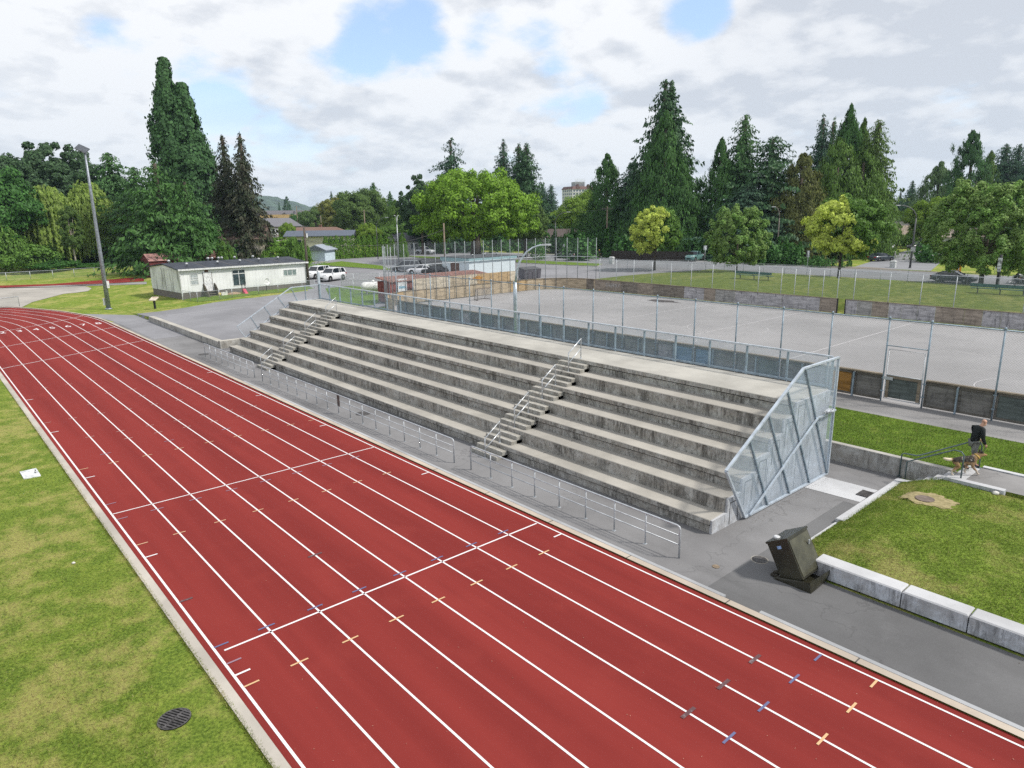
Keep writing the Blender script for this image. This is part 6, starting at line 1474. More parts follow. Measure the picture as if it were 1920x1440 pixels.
CEDAR = leaf_mat('cedar_sprays', (0.057, 0.137, 0.036), trans=.2); CEDARL = leaf_mat('light_cedar_sprays', (0.105, 0.189, 0.042), trans=.2); BROWNF = leaf_mat('brown_cone_spruce', (.040, .058, .032), .4, (.062, .058, .038), trans=.12)
POP = leaf_mat('poplar_leaves', (0.061, 0.137, 0.057), trans=.2); AIRY = leaf_mat('airy_leaves', (0.055, 0.108, 0.053), trans=.25); WIL = leaf_mat('willow_leaves', (.33, .44, .13), .25, trans=.6)
MAP = leaf_mat('maple_leaves', (0.184, 0.324, 0.038), .4, trans=.35); LIME = leaf_mat('lime_leaves', (0.194, 0.306, 0.044), trans=.4); YELL = leaf_mat('yellow_leaves', (.47, .55, .12), .3, trans=.3); MID = leaf_mat('mid_green_leaves', (0.114, 0.219, 0.045), trans=.3)
GIN = leaf_mat('bush_maple_leaves', (.160, .290, .072), .4, (.23, .34, .10), trans=.3); DULL = leaf_mat('dull_green_leaves', (0.105, 0.175, 0.052), trans=.3); OLIVE = leaf_mat('olive_leaves', (0.219, 0.236, 0.070), trans=.3); HEDGE = leaf_mat('hedge_sprays', (0.128, 0.251, 0.040), .4, trans=.2)
DEEP = leaf_mat('deep_green_leaves', (0.055, 0.149, 0.036), trans=.25)
# --- left group, beyond the runway
T('broad', -10, 166, 318, 150, DEEP, 'dark rounded broadleaf tree at the very left edge of the picture', 3, tr=.4)
T('broad', 25, 175, 292, 120, AIRY, 'open-crowned tall tree rising behind the left edge trees', 4, flat=.9, rag=.5, cr=.15, tr=.35)
T('broad', 85, 180, 281, 150, AIRY, 'airy tall broadleaf tree standing behind the left half of the willow', 4, flat=.9, rag=.5, cr=.15, tr=.35)
T('broad', 150, 182, 284, 120, AIRY, 'thin-leaved tall tree right behind the top of the floodlight pole', 4, rag=.5, cr=.15, flat=.9, tr=.35)
T('willow', 92, 168, 345, 112, WIL, 'pale green weeping willow, the left one of the two', 5, tr=.5)
T('willow', 168, 170, 336, 95, WIL, 'pale green weeping willow crossed by the floodlight pole', 6, tr=.5)
T('broad', 128, 156, 385, 40, DULL, 'slender dull green birch between the two willows with a pale stem', 7, tr=.16, bark=M('birch_bark', (.42, .38, .31)), cr=.16)
T('bush', 38, 158, 462, 120, MID, 'wide bright green bush at the far left fence', 8, cat='bush', group='bushes along the left fence')
T('bush', -8, 162, 425, 90, MID, 'tall green bush cut off by the left edge', 8, cat='bush', group='bushes along the left fence')
T('bush', 92, 156, 488, 90, DEEP, 'low dark bush under the left willow', 9, cat='bush', group='bushes along the left fence')
T('bush', 160, 157, 494, 70, DEEP, 'low dark bush under the right willow', 9, cat='bush', group='bushes along the left fence')
T('fir', 218, 178, 285, 130, GFIR, 'broad feathery conifer just right of the floodlight pole', 10, droop=.5, power=.6, tr=.4)
T('fir', 262, 166, 312, 110, GFIR, 'pointed conifer in the gap left of the tall poplars', 10, droop=.5, power=.6, tr=.4)
T('broad', 250, 168, 392, 120, DULL, 'rounded leafy tree in front of the conifers, left of the red shed', 12, tr=.3)
T('fir', 302, 128, 300, 165, CEDAR, 'wide layered cedar in front of the poplars, right above the red shed', 13, droop=.55, power=.65, levels=40, spray=30, tr=.5)
T('fir', 352, 124, 335, 110, CEDAR, 'drooping cedar low in front of the tall poplar, left of the pink house', 13, droop=.55, power=.65, levels=40, spray=30, tr=.5)
T('poplar', 337, 152, 114, 102, POP, 'tallest of all trees, a narrow columnar poplar with a pointed top', 14, tr=.7)
T('poplar', 366, 151, 160, 104, POP, 'second columnar poplar, leaning against the right flank of the tallest one', 15, tr=.6)
T('broad', 366, 128, 410, 70, DEEP, 'leafy dark suckers at the foot of the poplars', 12, tr=.3)
T('fir', 432, 136, 250, 98, BROWNF, 'brown coned spruce with a ragged top next to the poplars', 16, droop=.8, power=.7, rag=.35, gap=.12, tr=.45)
T('fir', 464, 132, 247, 104, BROWNF, 'brown coned spruce with a sharp leader, right one of the pair', 17, droop=.8, power=.7, rag=.3, gap=.1, tr=.45)
T('bush', 415, 122, 458, 36, MID, 'narrow green shrub standing in front of the pink house', 8, cat='bush', group='shrubs near the houses')
T('bush', 246, 158, 492, 45, MID, 'small rounded bush beside the red shed', 8, cat='bush', group='shrubs near the houses')
T('cone', 520, 132, 446, 90, HEDGE, 'dark clipped cypress clump left of the pale house', 18, power=.4, cat='hedge', tr=.2)
T('bush', 552, 126, 450, 48, MID, 'bright leafy shrub in front of the dark cypress clump', 8, cat='bush', group='shrubs near the houses')
# --- clipped hedge by the parking lot: single cypresses grown together
for i in range(13):
    x = 613+i*10.2
    kd = T('hedge', x, 0, 443+1.2*math.sin(i*2.3)-(.25*i), 15.5, HEDGE, 'clipped cypress in the tall hedge along the parking lot', 20+(i % 2), base_py=487-.62*i, cat='hedge', group='cypresses of the parking lot hedge', tr=.25)
T('broad', 688, 172, 420, 46, LIME, 'bright lime shrub tree rising above the middle of the hedge', 22, tr=.2)
T('broad', 722, 178, 425, 40, MID, 'dark green shrub tree rising above the right end of the hedge', 22, tr=.2)
T('cone', 752, 156, 437, 15, HEDGE, 'narrow dark cypress by the double street lamp', 18, power=.4, tr=.2)
# --- middle distance
T('broad', 590, 300, 392, 55, DULL, 'rounded green tree in the distance left of the olive one', 23, tr=.4)
T('broad', 560, 330, 402, 50, DEEP, 'dark rounded tree in front of the wooden building site', 23, tr=.4)
T('broad', 536, 230, 418, 30, LIME, 'small lime tree among the far house roofs', 22, tr=.2)
T('broad', 628, 255, 371, 58, OLIVE, 'olive brown tree in the middle distance', 24, tr=.4)
T('broad', 662, 240, 360, 72, DULL, 'dull green tree with an open crown above the hedge', 25, tr=.4)
T('broad', 690, 245, 355, 70, DULL, 'tall dull green tree in the middle distance left of the spire-like fir', 25, tr=.4)
T('fir', 703, 250, 342, 62, GFIR, 'spire-like fir between the two dull green trees and the cedar cluster', 26, tr=.4)
T('fir', 624, 330, 358, 22, DFIR, 'tiny dark fir top poking above the olive tree', 26, tr=.3)
T('fir', 733, 280, 358, 40, GFIR, 'small fir beyond the gable roof', 26, tr=.3)
T('cone', 742, 215, 376, 60, CEDARL, 'pale green cedar in front of the gable-roofed hall', 27, tr=.3)
T('broad', 755, 190, 415, 60, MID, 'fresh green tree beside the double street lamp', 22, tr=.3)
T('cone', 540, 700, 369, 15, DFIR, 'dark cypress block standing against the blue hill', 18, power=.4, tr=.3)
T('fir', 525, 650, 378, 10, DFIR, 'small fir left of the dark cypress block near the hill', 26, tr=.3)
T('broad', 790, 165, 338, 75, AIRY, 'loose grey-green tree half hidden behind the left side of the big maple', 4, rag=.5, cr=.15, flat=.9, tr=.4)
T('broad', 805, 175, 390, 80, DEEP, 'dark leafy mass low behind the big maple', 12, tr=.4)
T('fir', 848, 175, 256, 72, BFIR, 'ragged open fir standing behind the big maple, top bent to the left', 28, gap=.3, rag=.45, droop=.4, power=.55, lean=(.0, -.02), tr=.45)
T('fir', 946, 190, 260, 52, BFIR, 'slim open fir left of the dense pair behind the big maple', 29, gap=.15, rag=.3, power=.6, tr=.4)
T('fir', 974, 185, 268, 62, DFIR, 'dense dark fir, left of the twin tops behind the big maple', 30, power=.6, droop=.4, tr=.45)
T('fir', 988, 183, 268, 72, DFIR, 'dense dark fir, right of the twin tops behind the big maple', 31, power=.6, droop=.4, tr=.45)
T('broad', 893, 0, 321, 226, MAP, 'huge bright green maple with a domed crown beside the parking lot', 32, base_py=490, base=.16, n_cl=330, per=190, leaf=.0165, cr=.11, tr=.95)
T('broad', 985, 150, 375, 80, DULL, 'duller green tree tucked against the right side of the big maple', 33, tr=.4)
T('fir', 1018, 330, 345, 30, BFIR, 'hazy fir far behind, left of the three near the apartment tower', 26, tr=.4, power=.5)
T('fir', 1033, 330, 345, 30, BFIR, 'hazy fir far behind, the one closest to the apartment tower', 30, tr=.4, power=.5)
T('fir', 1008, 335, 352, 22, BFIR, 'hazy slim fir, leftmost of the far three by the apartment tower', 26, tr=.4, power=.5)
T('broad', 1042, 240, 396, 56, LIME, 'lime green tree behind the chimney house, left one', 22, tr=.3)
T('broad', 1078, 230, 374, 66, LIME, 'larger lime green tree in front of the apartment tower', 34, tr=.3)
T('broad', 1102, 240, 360, 56, LIME, 'tall lime tree with a loose top next to the dark cedar', 34, tr=.3)
T('broad', 1010, 250, 405, 50, MID, 'small green tree behind the right shoulder of the big maple', 22, tr=.3)
# --- centre right conifers beyond the street
T('cone', 1136, 166, 290, 92, CEDAR, 'medium dark cedar standing left of the tallest fir on the right', 36, tr=.5)
T('fir', 1186, 167, 300, 110, BFIR, 'bluish drooping fir at the left foot of the tallest fir', 37, droop=.8, power=.55, tr=.5)
T('fir', 1238, 160, 146, 118, DFIR, 'tallest fir right of centre with a twin-pointed top', 38, power=.72, droop=.5, rag=.35, gap=.08, tr=.6)
T('fir', 1250, 161, 152, 116, DFIR, 'fir grown into the tallest one, its second slightly lower point', 39, power=.72, droop=.5, rag=.35, gap=.08, tr=.6)
T('cone', 1243, 150, 212, 122, CEDAR, 'dense dark green cedar in front of the tallest fir', 40, tr=.5)
T('cone', 1272, 147, 300, 85, CEDAR, 'lower dark cedar on the right flank of the tallest fir', 36, tr=.5)
T('cone', 1215, 158, 330, 95, CEDAR, 'lower dark cedar at the left flank of the tallest fir', 36, tr=.5)
T('bush', 1085, 164, 440, 80, DEEP, 'large dark shrub in front of the chimney house', 8, cat='bush', group='shrubs beyond the street')
T('bush', 1118, 160, 432, 60, DEEP, 'tall dark shrub left of the utility pole', 9, cat='bush', group='shrubs beyond the street')
T('bush', 1165, 160, 440, 70, DEEP, 'dark shrub behind the leaning stick and wooden fence', 9, cat='bush', group='shrubs beyond the street')
T('broad', 1285, 152, 410, 50, LIME, 'yellowish shrub tree behind the dark garage roof', 22, tr=.2)
T('cone', 1346, 150, 262, 84, CEDAR, 'tall cedar, leftmost of the group behind the bush maple', 40, tr=.5)
T('fir', 1386, 152, 212, 100, GFIR, 'fir with an open spire-like top in the middle of the second group', 41, power=.62, rag=.35, gap=.1, tr=.5)
T('fir', 1440, 148, 255, 128, DFIR, 'wide fir with branches sweeping up to the right', 42, power=.5, droop=.15, rag=.4, gap=.12, tr=.5)
T('fir', 1400, 144, 345, 140, BFIR, 'low wide bluish fir at the foot of the second group', 37, power=.55, droop=.5, tr=.5)
T('cone', 1498, 143, 290, 95, leaf_mat('bronze_cedar', (0.123, 0.137, 0.045), .4, trans=.2), 'bronze tinted cedar hanging low over the street', 43, tr=.5, power=.6)
T('fir', 1528, 165, 215, 62, BFIR, 'slim bluish fir, left top of the third group', 29, power=.6, tr=.4)
T('fir', 1548, 166, 221, 50, GFIR, 'slim fir just right of the left top of the third group', 29, power=.6, tr=.4)
T('cone', 1577, 158, 201, 92, CEDAR, 'dense cedar forming the highest point of the third group', 44, tr=.5)
T('cone', 1603, 160, 226, 66, CEDARL, 'yellow-green cedar point right of the highest one', 44, tr=.5)
T('fir', 1630, 156, 223, 78, leaf_mat('light_fir', (0.114, 0.184, 0.052), trans=.2), 'light green fir on the right edge of the third group', 45, power=.5, droop=.5, tr=.5)
T('cone', 1560, 150, 262, 120, CEDARL, 'broad light green cedar filling the front of the third group', 46, tr=.5, power=.6)
T('cone', 1610, 150, 285, 100, CEDARL, 'light green cedar at the right front of the third group', 46, tr=.5, power=.6)
T('broad', 1640, 165, 378, 74, MID, 'fresh green broadleaf tree right of the third group', 34, tr=.3, base=.5)
# --- right edge
T('fir', 1667, 320, 355, 26, BFIR, 'small hazy fir far down the side street, left one', 26, tr=.3)
T('fir', 1684, 330, 358, 22, BFIR, 'small hazy fir far down the side street, right one', 30, tr=.3)
T('fir', 1704, 300, 338, 42, BFIR, 'hazy blue fir behind the tan roofed houses', 31, tr=.3)
T('cone', 1752, 230, 305, 96, leaf_mat('grey_green_cedar', (0.105, 0.172, 0.079), trans=.2), 'broad grey-green cedar beyond the tan roofed houses', 36, tr=.4)
T('cone', 1790, 225, 325, 60, CEDAR, 'smaller cedar to the right of the broad grey-green one', 36, tr=.4)
T('cone', 1818, 195, 246, 80, POP, 'wind-bent dark poplar with a crooked double top', 47, power=.7, rag=.3, lean=(.04, .05), tr=.4)
T('cone', 1840, 196, 282, 50, DULL, 'smaller bent top leaning out to the right of the crooked poplar', 47, power=.7, rag=.3, lean=(.05, .12), tr=.3)
T('fir', 1868, 260, 270, 64, BFIR, 'tall hazy blue fir at the right edge, first of three', 30, power=.5, tr=.4)
T('fir', 1893, 262, 270, 60, BFIR, 'tall hazy blue fir at the right edge, between the other two', 31, power=.5, tr=.4)
T('fir', 1922, 255, 268, 66, BFIR, 'tall hazy blue fir cut by the right edge of the picture', 30, power=.5, tr=.4)
T('broad', 1745, 172, 375, 78, LIME, 'light green spreading tree behind the tall street lamp', 34, tr=.3)
T('bush', 1688, 190, 432, 40, LIME, 'yellow-green shrub in front of the tan roofed house', 8, cat='bush', group='shrubs beyond the street')
T('bush', 1712, 188, 436, 34, MID, 'round shrub beside the parked dark car in the side street', 8, cat='bush', group='shrubs beyond the street')
T('bush', 1662, 176, 458, 22, DEEP, 'dark low shrub behind the small bin at the corner', 9, cat='bush', group='shrubs beyond the street')
# --- street trees on the grass bank
sq_ang, sq_off, sq_z = R(75), -.02, -.4
T('broad', 1227, 0, 389, 92, MID, 'street tree half yellow and half green, left of the dark garage', 50, base_py=507, second=YELL, base=.2, n_cl=150, per=170, leaf=.030, cr=.15, rot=0., tr=.15, group='street trees on the grass bank')
T('vase', 1380, 0, 392, 126, GIN, 'grey-green bushy maple with upswept branches behind the left bench', 51, base_py=511, base=.15, n_cl=340, per=120, leaf=.021, cr=.10, up_=.9, tr=.16, group='street trees on the grass bank')
sq_ang, sq_off, sq_z = R(60), .08, 1.2
T('broad', 1572, 0, 366, 138, MID, 'bright yellow-leaved maple with a green patch on top by the side street', 52, base_py=522, second=YELL, base=.22, n_cl=170, per=170, leaf=.028, cr=.15, rot=0., tr=.17, group='street trees on the grass bank')
T('vase', 1838, 0, 348, 225, GIN, 'widest bushy street maple, in front of the dark sedan on the right', 53, base_py=537, base=.20, n_cl=520, per=125, leaf=.016, cr=.085, up_=.9, tr=.22, group='street trees on the grass bank')
# --- far wood closing the horizon
def wood(name, d0, d1, n, seed, hmin, hmax, x0, x1, label):
    g = np.random.default_rng(seed); C = []; N_ = []; SU = []
    for i in range(n):
        qx = g.uniform(x0, x1); p_ = far(qx, g.uniform(d0, d1)); H = g.uniform(hmin, hmax)*(.38 if 478 < qx < 612 and d0 > 200 else 1); r = H*g.uniform(.22, .5); con = g.uniform() < .45
        k = 130
        t = g.uniform(0, 1, k); a = g.uniform(0, 6.283, k)
        rr_ = r*((1-t)**.9*.8 if con else np.sin(np.clip(t*.9+.1, 0, 1)*3.14)**.5)*g.uniform(.6, 1.1, k)
        C.append(np.stack([p_.x+rr_*np.cos(a), p_.y+rr_*np.sin(a), .3+t*H*(1.25 if con else 1)], 1)); N_.append(np.stack([np.cos(a), np.sin(a), np.full(k, .7)], 1)+g.normal(size=(k, 3))*.5); SU.append(H*.085*g.uniform(.6, 1.4, k))
    c = np.concatenate(C); su = np.concatenate(SU)
    me = leaf_mesh(name, c, np.concatenate(N_), su, su*.7, None, DULL if seed == 61 else DEEP)
    o = bpy.data.objects.new(name, me); col.objects.link(o); tag(o, label, 'trees', kind='stuff')
wood('distant_trees', 260, 520, 260, 61, 7, 13, -150, 2060, 'distant belt of mixed trees and gardens closing the view')
wood('distant_trees', 600, 1500, 330, 62, 9, 17, -150, 2060, 'far hazy woodland along the horizon')
wood('undergrowth', 135, 175, 150, 63, 2.2, 5, 1000, 1560, 'dark undergrowth beneath the conifers beyond the street')
wood('undergrowth', 176, 196, 130, 65, 3, 6.5, -120, 420, 'dark undergrowth below the trees on the left')
wood('undergrowth', 124, 134, 46, 67, 1.6, 4.2, 1425, 1512, 'dark low foliage under the bronze cedar at the street edge')
wood('undergrowth', 160, 174, 90, 69, 1.5, 3.4, 1075, 1300, 'dark low hedge growth beyond the street, around the board fence')
wood('undergrowth', 166, 186, 70, 71, 1.6, 3.8, 780, 1010, 'dark hedge growth beyond the street behind the big maple')
wood('undergrowth', 121, 128, 40, 75, .7, 1.9, 1512, 1612, 'low ragged growth on the far kerb behind the yellow maple')
wood('undergrowth', 136, 152, 80, 73, 1.6, 4.0, 1735, 1960, 'dark hedge growth behind the widest street maple')
# wooded hill on the horizon
hv = []; hf = []; n = 60
for i in range(n+1):
    b = far(300+i*7.2, 2500, 0); s_ = i/n
    h = 82*math.exp(-((s_-.42)/.30)**2)+30*math.exp(-((s_-.85)/.14)**2)*.3+1.4*math.sin(i*2.7)
    b2 = far(300+i*7.2, 2900, 0); b3 = far(300+i*7.2, 2150, 0)
    hv += [(b3.x, b3.y, -2), (b.x, b.y, h*.7), ((b.x+b2.x)/2, (b.y+b2.y)/2, h*1.12+1.3*math.sin(i*5.1)), (b2.x, b2.y, -2)]
for i in range(n):
    for k in range(3): hf.append((i*4+k, (i+1)*4+k, (i+1)*4+k+1, i*4+k+1))
me = bpy.data.meshes.new('wooded_hill'); me.from_pydata(hv, [], hf); me.materials.append(M('hill_forest', (.045, .075, .035), .95, scale=.02, var=.3))
o = bpy.data.objects.new('wooded_hill', me); col.objects.link(o); tag(o, kind='structure')
# ------------------------------------------------------------------ people and the dog (grown from skeletons)
def skin(name, J, E_, mat, parent=None, sub=2, root=0):
    me = bpy.data.meshes.new(name); me.from_pydata([j[:3] for j in J], E_, []); me.materials.append(mat)
    o = bpy.data.objects.new(name, me); col.objects.link(o)
    md = o.modifiers.new('Skin', 'SKIN'); md.use_smooth_shade = True; md.branch_smoothing = .3
    for i, j in enumerate(J):
        v = me.skin_vertices[0].data[i]; r = j[3]; v.radius = (r, j[4] if len(j) > 4 else r); v.use_root = (i == root)
    if sub: s_ = o.modifiers.new('Sub', 'SUBSURF'); s_.levels = sub; s_.render_levels = sub
    # bake the grown surface, so the object is one plain continuous mesh
    bpy.context.view_layer.update(); dg_ = bpy.context.evaluated_depsgraph_get()
    m2 = bpy.data.meshes.new_from_object(o.evaluated_get(dg_)); m2.name = name
    for p in m2.polygons: p.use_smooth = True
    o.modifiers.clear(); o.data = m2
    if not m2.materials: m2.materials.append(mat)
    if parent: o.parent = parent
    return o
SKINM = M('skin', (.50, .29, .21), .55, var=.08, scale=20); 
def person_at(loc, rz, P_, label, cloth, legs, shoes, sleeves=True, shorts=True, hair=None):
    t_ = thing('person', label, 'person', loc, rz)
    p = P_
    J = [(*p['pel'], .10, .10), (*p['spi'], .09, .09), (*p['che'], .105, .105), (*p['nek'], .058), (*p['hd0'], .082, .07), (*p['hd1'], .098, .082), (*p['hd2'], .068, .06)]
    E_ = [(0, 1), (1, 2), (2, 3), (3, 4), (4, 5), (5, 6)]
    f = Vector(p['face']).normalized(); h1 = Vector(p['hd1']); h0 = Vector(p['hd0'])
    def add(j, to): J.append(j); E_.append((to, len(J)-1)); return len(J)-1
    nb = h1*.6+h0*.4
    add((*(nb+f*.112), .016), 4)                                        # nose
    add((*(h0+f*.092-Vector((0, 0, .02))), .026), 4)                    # chin and mouth
    for sd_ in (1, -1): add((*(h1*.7+h0*.3+Vector((-.005, sd_*.088, 0))), .02, .012), 5)   # ears
    for sd_ in 'LR':
        s0 = add((*p['sh'+sd_], .05), 2); s1 = add((*p['el'+sd_], .044), s0); s2 = add((*p['wr'+sd_], .03), s1)
        w_ = Vector(p['wr'+sd_]); d = (w_-Vector(p['el'+sd_])).normalized(); s3 = add((*(w_+d*.06), .038, .018), s2)
        q = w_+d*.09; sy = 1 if sd_ == 'L' else -1
        side = d.cross(Vector((0, 1, 0))).normalized()
        for k, (o_, ln) in enumerate(((-.027, .062), (-.009, .075), (.009, .07), (.027, .055))):
            a_ = add((*(q+side*o_), .0095), s3); b_ = add((*(q+side*o_+d*ln*.6+Vector((0, -sy*.008, 0))), .0085), a_); add((*(q+side*o_+d*ln*.85+Vector((0, -sy*.03, 0))), .007), b_)
        a_ = add((*(w_+d*.045+side*.045), .011), s3); add((*(w_+d*.085+side*.055+Vector((0, -sy*.02, 0))), .009), a_)
    for sd_ in 'LR':
        s0 = add((*p['hi'+sd_], .075), 0); s1 = add((*p['kn'+sd_], .058), s0)
        k0, a0 = Vector(p['kn'+sd_]), Vector(p['an'+sd_]); sc = add((*(k0.lerp(a0, .35)), .058), s1); s2 = add((*p['an'+sd_], .038), sc); add((*p['to'+sd_], .036, .045), s2)
    skin('body', J, E_, SKINM, t_)
    # jacket
    J = [(*(Vector(p['pel'])+Vector((-.01, 0, -.06))), .165, .165), (*p['spi'], .155, .155), (*p['che'], .165, .165), (*(Vector(p['nek'])-Vector((.01, 0, .02))), .085)]; E_ = [(0, 1), (1, 2), (2, 3)]
    for sd_ in 'LR':
        J.append((*p['sh'+sd_], .095)); E_.append((2, len(J)-1)); J.append((*p['el'+sd_], .066)); E_.append((len(J)-2, len(J)-1)); J.append((*Vector(p['el'+sd_]).lerp(Vector(p['wr'+sd_]), .97 if sleeves else .2), .05)); E_.append((len(J)-2, len(J)-1))
    skin('jacket', J, E_, cloth, t_)
    J = [(*(Vector(p['pel'])+Vector((0, 0, .0))), .13, .13)]; E_ = []
    for sd_ in 'LR':
        J.append((*p['hi'+sd_], .115)); E_.append((0, len(J)-1)); k_ = Vector(p['hi'+sd_]).lerp(Vector(p['kn'+sd_]), .95 if shorts else 1.); J.append((*k_, .095 if shorts else .075)); E_.append((len(J)-2, len(J)-1))
        if not shorts: J.append((*Vector(p['kn'+sd_]).lerp(Vector(p['an'+sd_]), .95), .058)); E_.append((len(J)-2, len(J)-1))
    skin('shorts' if shorts else 'trousers', J, E_, legs, t_)
    for sd_ in 'LR': skin('shoe', [(*p['an'+sd_], .052), (*(Vector(p['an'+sd_])+Vector((-.03, 0, -.05))), .048), (*(Vector(p['to'+sd_])+Vector((.02, 0, 0))), .044, .05)], [(0, 1), (1, 2)], shoes, t_)
    return t_
MAN = dict(pel=(0, 0, .97), spi=(.03, 0, 1.17), che=(.09, 0, 1.38), nek=(.17, 0, 1.54), hd0=(.225, 0, 1.615), hd1=(.245, 0, 1.70), hd2=(.245, 0, 1.765), face=(.75, -.1, -.55),
           shL=(.09, .20, 1.44), elL=(.13, .26, 1.16), wrL=(.33, .20, .98), shR=(.10, -.20, 1.44), elR=(.10, -.26, 1.15), wrR=(.24, -.22, .93),
           hiL=(.02, .10, .92), knL=(.20, .10, .53), anL=(.22, .10, .12), toL=(.38, .11, .045), hiR=(0, -.10, .92), knR=(-.02, -.10, .51), anR=(-.28, -.10, .16), toR=(-.14, -.11, .045))
HEAD = math.atan2(_r0[1], _r0[0])
mz = .675
man = person_at((6.36, -22.62, mz), HEAD, MAN, 'bald man in a black jacket and grey shorts walking with head bowed behind the dog', M('black_jacket', (.012, .016, .017), .8, scale=14, var=.3), M('grey_shorts', (.17, .175, .165), .9, scale=14), M('dark_shoes', (.03, .03, .032), .7))
DOG = thing('dog', 'black, tan and white shepherd-type dog walking at the top of the steps', 'dog', (6.33, -21.88, mz), HEAD)
dm = bpy.data.materials.new('dog_coat'); DOG.scale = (1.1, 1.15, 1.1); t = NT(dm); p = t.obj(); s = t.n('SeparateXYZ'); t.l(p, s.inputs[0])
n_ = t.noise(p, 11, 5, .7); f_ = t.noise(p, 60, 3, .8); hgt = t.math('ADD', s.outputs[2], t.math('MULTIPLY', t.math('SUBTRACT', n_, .5), .22))
c = t.mix(t.ramp(hgt, .10, .22), (.55, .48, .40), (.30, .19, .095))
c = t.mix(t.math('MULTIPLY', t.ramp(hgt, .40, .46), t.math('MULTIPLY', t.ramp(s.outputs[0], -.47, -.40), t.ramp(s.outputs[0], .26, .14))), c, (.022, .02, .018))
c = t.mix(t.math('MULTIPLY', t.ramp(n_, .54, .62), t.math('MULTIPLY', t.ramp(s.outputs[0], -.3, -.1), t.ramp(s.outputs[0], .3, .2))), c, (.30, .27, .24))
c = t.mix(t.ramp(s.outputs[0], -.43, -.50), c, (.62, .54, .42))
c = t.mix(t.math('MULTIPLY', t.ramp(s.outputs[2], .66, .70), t.ramp(s.outputs[0], .3, .36)), c, (.03, .025, .02))
c = t.mix(t.ramp(s.outputs[0], .60, .625), c, (.015, .013, .012))
c = t.mix(t.math('MULTIPLY', t.ramp(f_, .5, .8), .4), c, (.45, .36, .26)); t.out(t.bsdf(c, .85, 0, f_, .5, .01, .2))
J = [(-.30, 0, .475, .112, .10), (-.10, 0, .475, .115, .105), (.13, 0, .45, .15, .12), (.26, 0, .52, .115, .10), (.35, 0, .61, .09, .08), (.44, 0, .655, .078, .072), (.53, 0, .625, .045, .042), (.615, 0, .605, .027, .028)]
E_ = [(i, i+1) for i in range(7)]
def add(j, to): J.append(j); E_.append((to, len(J)-1)); return len(J)-1
for sd_ in (1, -1): e = add((.405, sd_*.055, .735, .022, .03), 5); add((.40, sd_*.07, .775, .009, .012), e)
q = add((-.40, 0, .49, .05), 0); q = add((-.52, 0, .475, .055), q); q = add((-.63, 0, .50, .048), q); add((-.71, 0, .53, .018), q)
for sd_, o_ in ((1, .10), (-1, -.06)):
    q = add((-.30, sd_*.075, .37, .078, .06), 0); q = add((-.20+o_*.6, sd_*.085, .27, .046), q); q = add((-.38+o_, sd_*.085, .15, .026), q); q = add((-.35+o_*1.5, sd_*.085, .045, .026), q); add((-.29+o_*1.5, sd_*.085, .022, .026, .032), q)
for sd_, o_ in ((1, -.12), (-1, .17)):
    q = add((.16, sd_*.085, .36, .062, .05), 2); q = add((.13+o_*.3, sd_*.085, .25, .04), q); q = add((.18+o_*.75, sd_*.085, .13, .029), q); q = add((.18+o_, sd_*.085, .045, .025), q); add((.235+o_, sd_*.085, .022, .027, .033), q)
skin('body', J, E_, dm, DOG, root=1)
m = MB(); m.lathe([(.098, -.02), (.104, 0), (.098, .02)], 14, (0, 0, 0), 'x'); cl_ = m.build('collar', M('yellow_collar', (.48, .32, .08)), DOG); cl_.location = (.315, 0, .57); cl_.rotation_euler = (0, R(-42), 0)
m = MB(); m.box(.35, -.02, .68, .40, .02, .70); m.lathe([(.012, 0), (.012, .03)], 6, (.33, 0, .69)); m.build('collar_tag', BLK, DOG)
hw = Matrix.Translation((6.36, -22.62, mz)) @ Matrix.Rotation(HEAD, 4, 'Z') @ Vector((.29, -.21, .84)); dw = Matrix.Translation((6.33, -21.88, mz)) @ Matrix.Rotation(HEAD, 4, 'Z') @ Vector((.30, 0, .67))
pts = [hw.lerp(dw, i/8)-Vector((0, 0, .10*4*(i/8)*(1-i/8))) for i in range(9)]
m = MB(); m.tube(pts, .009, 5); m.build('leash', M('dark_leash', (.03, .03, .03)), label='thin dark leash from the man\'s hand to the dog\'s collar', cat='leash')
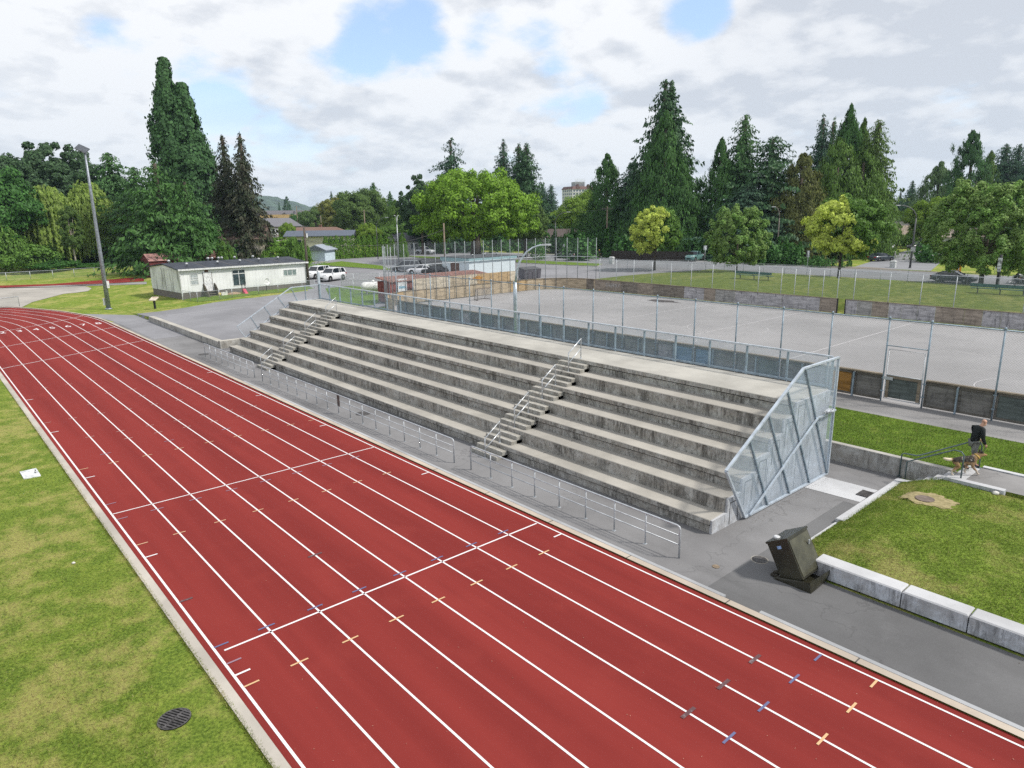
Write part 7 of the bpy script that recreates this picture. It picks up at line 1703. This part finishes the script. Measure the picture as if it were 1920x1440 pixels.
# cyclists
def bicycle(loc, rz, label):
    b = thing('bicycle', label, 'bicycle', loc, rz, 'bicycles on the street')
    for x in (-.52, .52):
        m = MB(); n = 20
        pts = [(x+.33*math.cos(2*math.pi*i/n), 0, .34+.33*math.sin(2*math.pi*i/n)) for i in range(n+1)]; m.tube(pts, .018, 5); w_ = m.build('wheel', TYRE, b)
        m = MB()
        for i in range(8): a_ = math.pi*i/8; m.tube([(x+.32*math.cos(a_), 0, .34+.32*math.sin(a_)), (x-.32*math.cos(a_), 0, .34-.32*math.sin(a_))], .004, 3)
        m.build('spokes', RIM, w_)
    m = MB()
    for p_, q_ in (((-.52, 0, .34), (-.05, 0, .30)), ((-.05, 0, .30), (-.18, 0, .85)), ((-.52, 0, .34), (-.16, 0, .78)), ((-.16, 0, .78), (.36, 0, .82)), ((-.05, 0, .30), (.38, 0, .74)), ((.52, 0, .34), (.34, 0, .95))): m.tube([p_, q_], .02, 5)
    m.build('frame', BLKC, b)
    m = MB(); m.tube([(.32, -.27, .98), (.36, -.1, 1.0), (.36, .1, 1.0), (.32, .27, .98)], .016, 5); m.build('handlebar', BLK, b)
    m = MB(); m.bev(-.32, -.07, .86, -.06, .07, .92, .02); m.build('saddle', BLK, b); return b
RID = dict(pel=(-.18, 0, 1.02), spi=(-.10, 0, 1.20), che=(.03, 0, 1.40), nek=(.11, 0, 1.55), hd0=(.15, 0, 1.62), hd1=(.165, 0, 1.70), hd2=(.16, 0, 1.765), face=(1, 0, -.1),
           shL=(.03, .20, 1.44), elL=(.16, .26, 1.20), wrL=(.28, .25, 1.04), shR=(.03, -.20, 1.44), elR=(.16, -.26, 1.20), wrR=(.28, -.25, 1.04),
           hiL=(-.15, .09, .95), knL=(.18, .10, .78), anL=(.02, .10, .40), toL=(.16, .10, .36), hiR=(-.15, -.09, .95), knR=(.10, -.10, .58), anR=(-.06, -.10, .20), toR=(.08, -.10, .14))
HELM = M('orange_helmet', (.60, .30, .06), .35)
def cyclist(loc, rz, lb, lp, helm):
    bicycle(loc, rz, lb); p_ = person_at(loc, rz, RID, lp, M('dark_top', (.015, .018, .03), .8), M('dark_trousers', (.02, .022, .03), .8), MATS['dark_shoes'], True, False)
    h = thing('helmet', helm, 'helmet', loc, rz) if False else None
    m = MB(); m.lathe([(.115, 0), (.122, .05), (.10, .10), (.05, .13), (.0, .135)], 12, (.16, 0, 1.70)); o = m.build('helmet', HELM, p_)
cyclist((21.4, -91.9, .67), R(180), 'dark bicycle ridden in front of the white car at the right edge', 'cyclist in dark clothes with an orange helmet passing the white car', '')
q = at(1122, 485.5); cyclist((q.x, q.y, .67), R(190), 'dark bicycle at the far kerb left of the crossarm pole', 'cyclist in dark clothes at the far kerb left of the crossarm pole', '')
# ------------------------------------------------------------------ the air between here and the hills
m = bpy.data.materials.new('haze_air'); t = NT(m)
v = t.n('VolumePrincipled'); v.inputs['Color'].default_value = (.62, .80, 1., 1); v.inputs['Density'].default_value = .00012; v.inputs['Anisotropy'].default_value = .0
o = t.n('OutputMaterial'); t.l(v.outputs[0], o.inputs['Volume'])
b = MB(); b.box(-3100, -3100, -3.2, 3100, 3100, 108); hz_o = b.build('haze', m, kind='stuff')
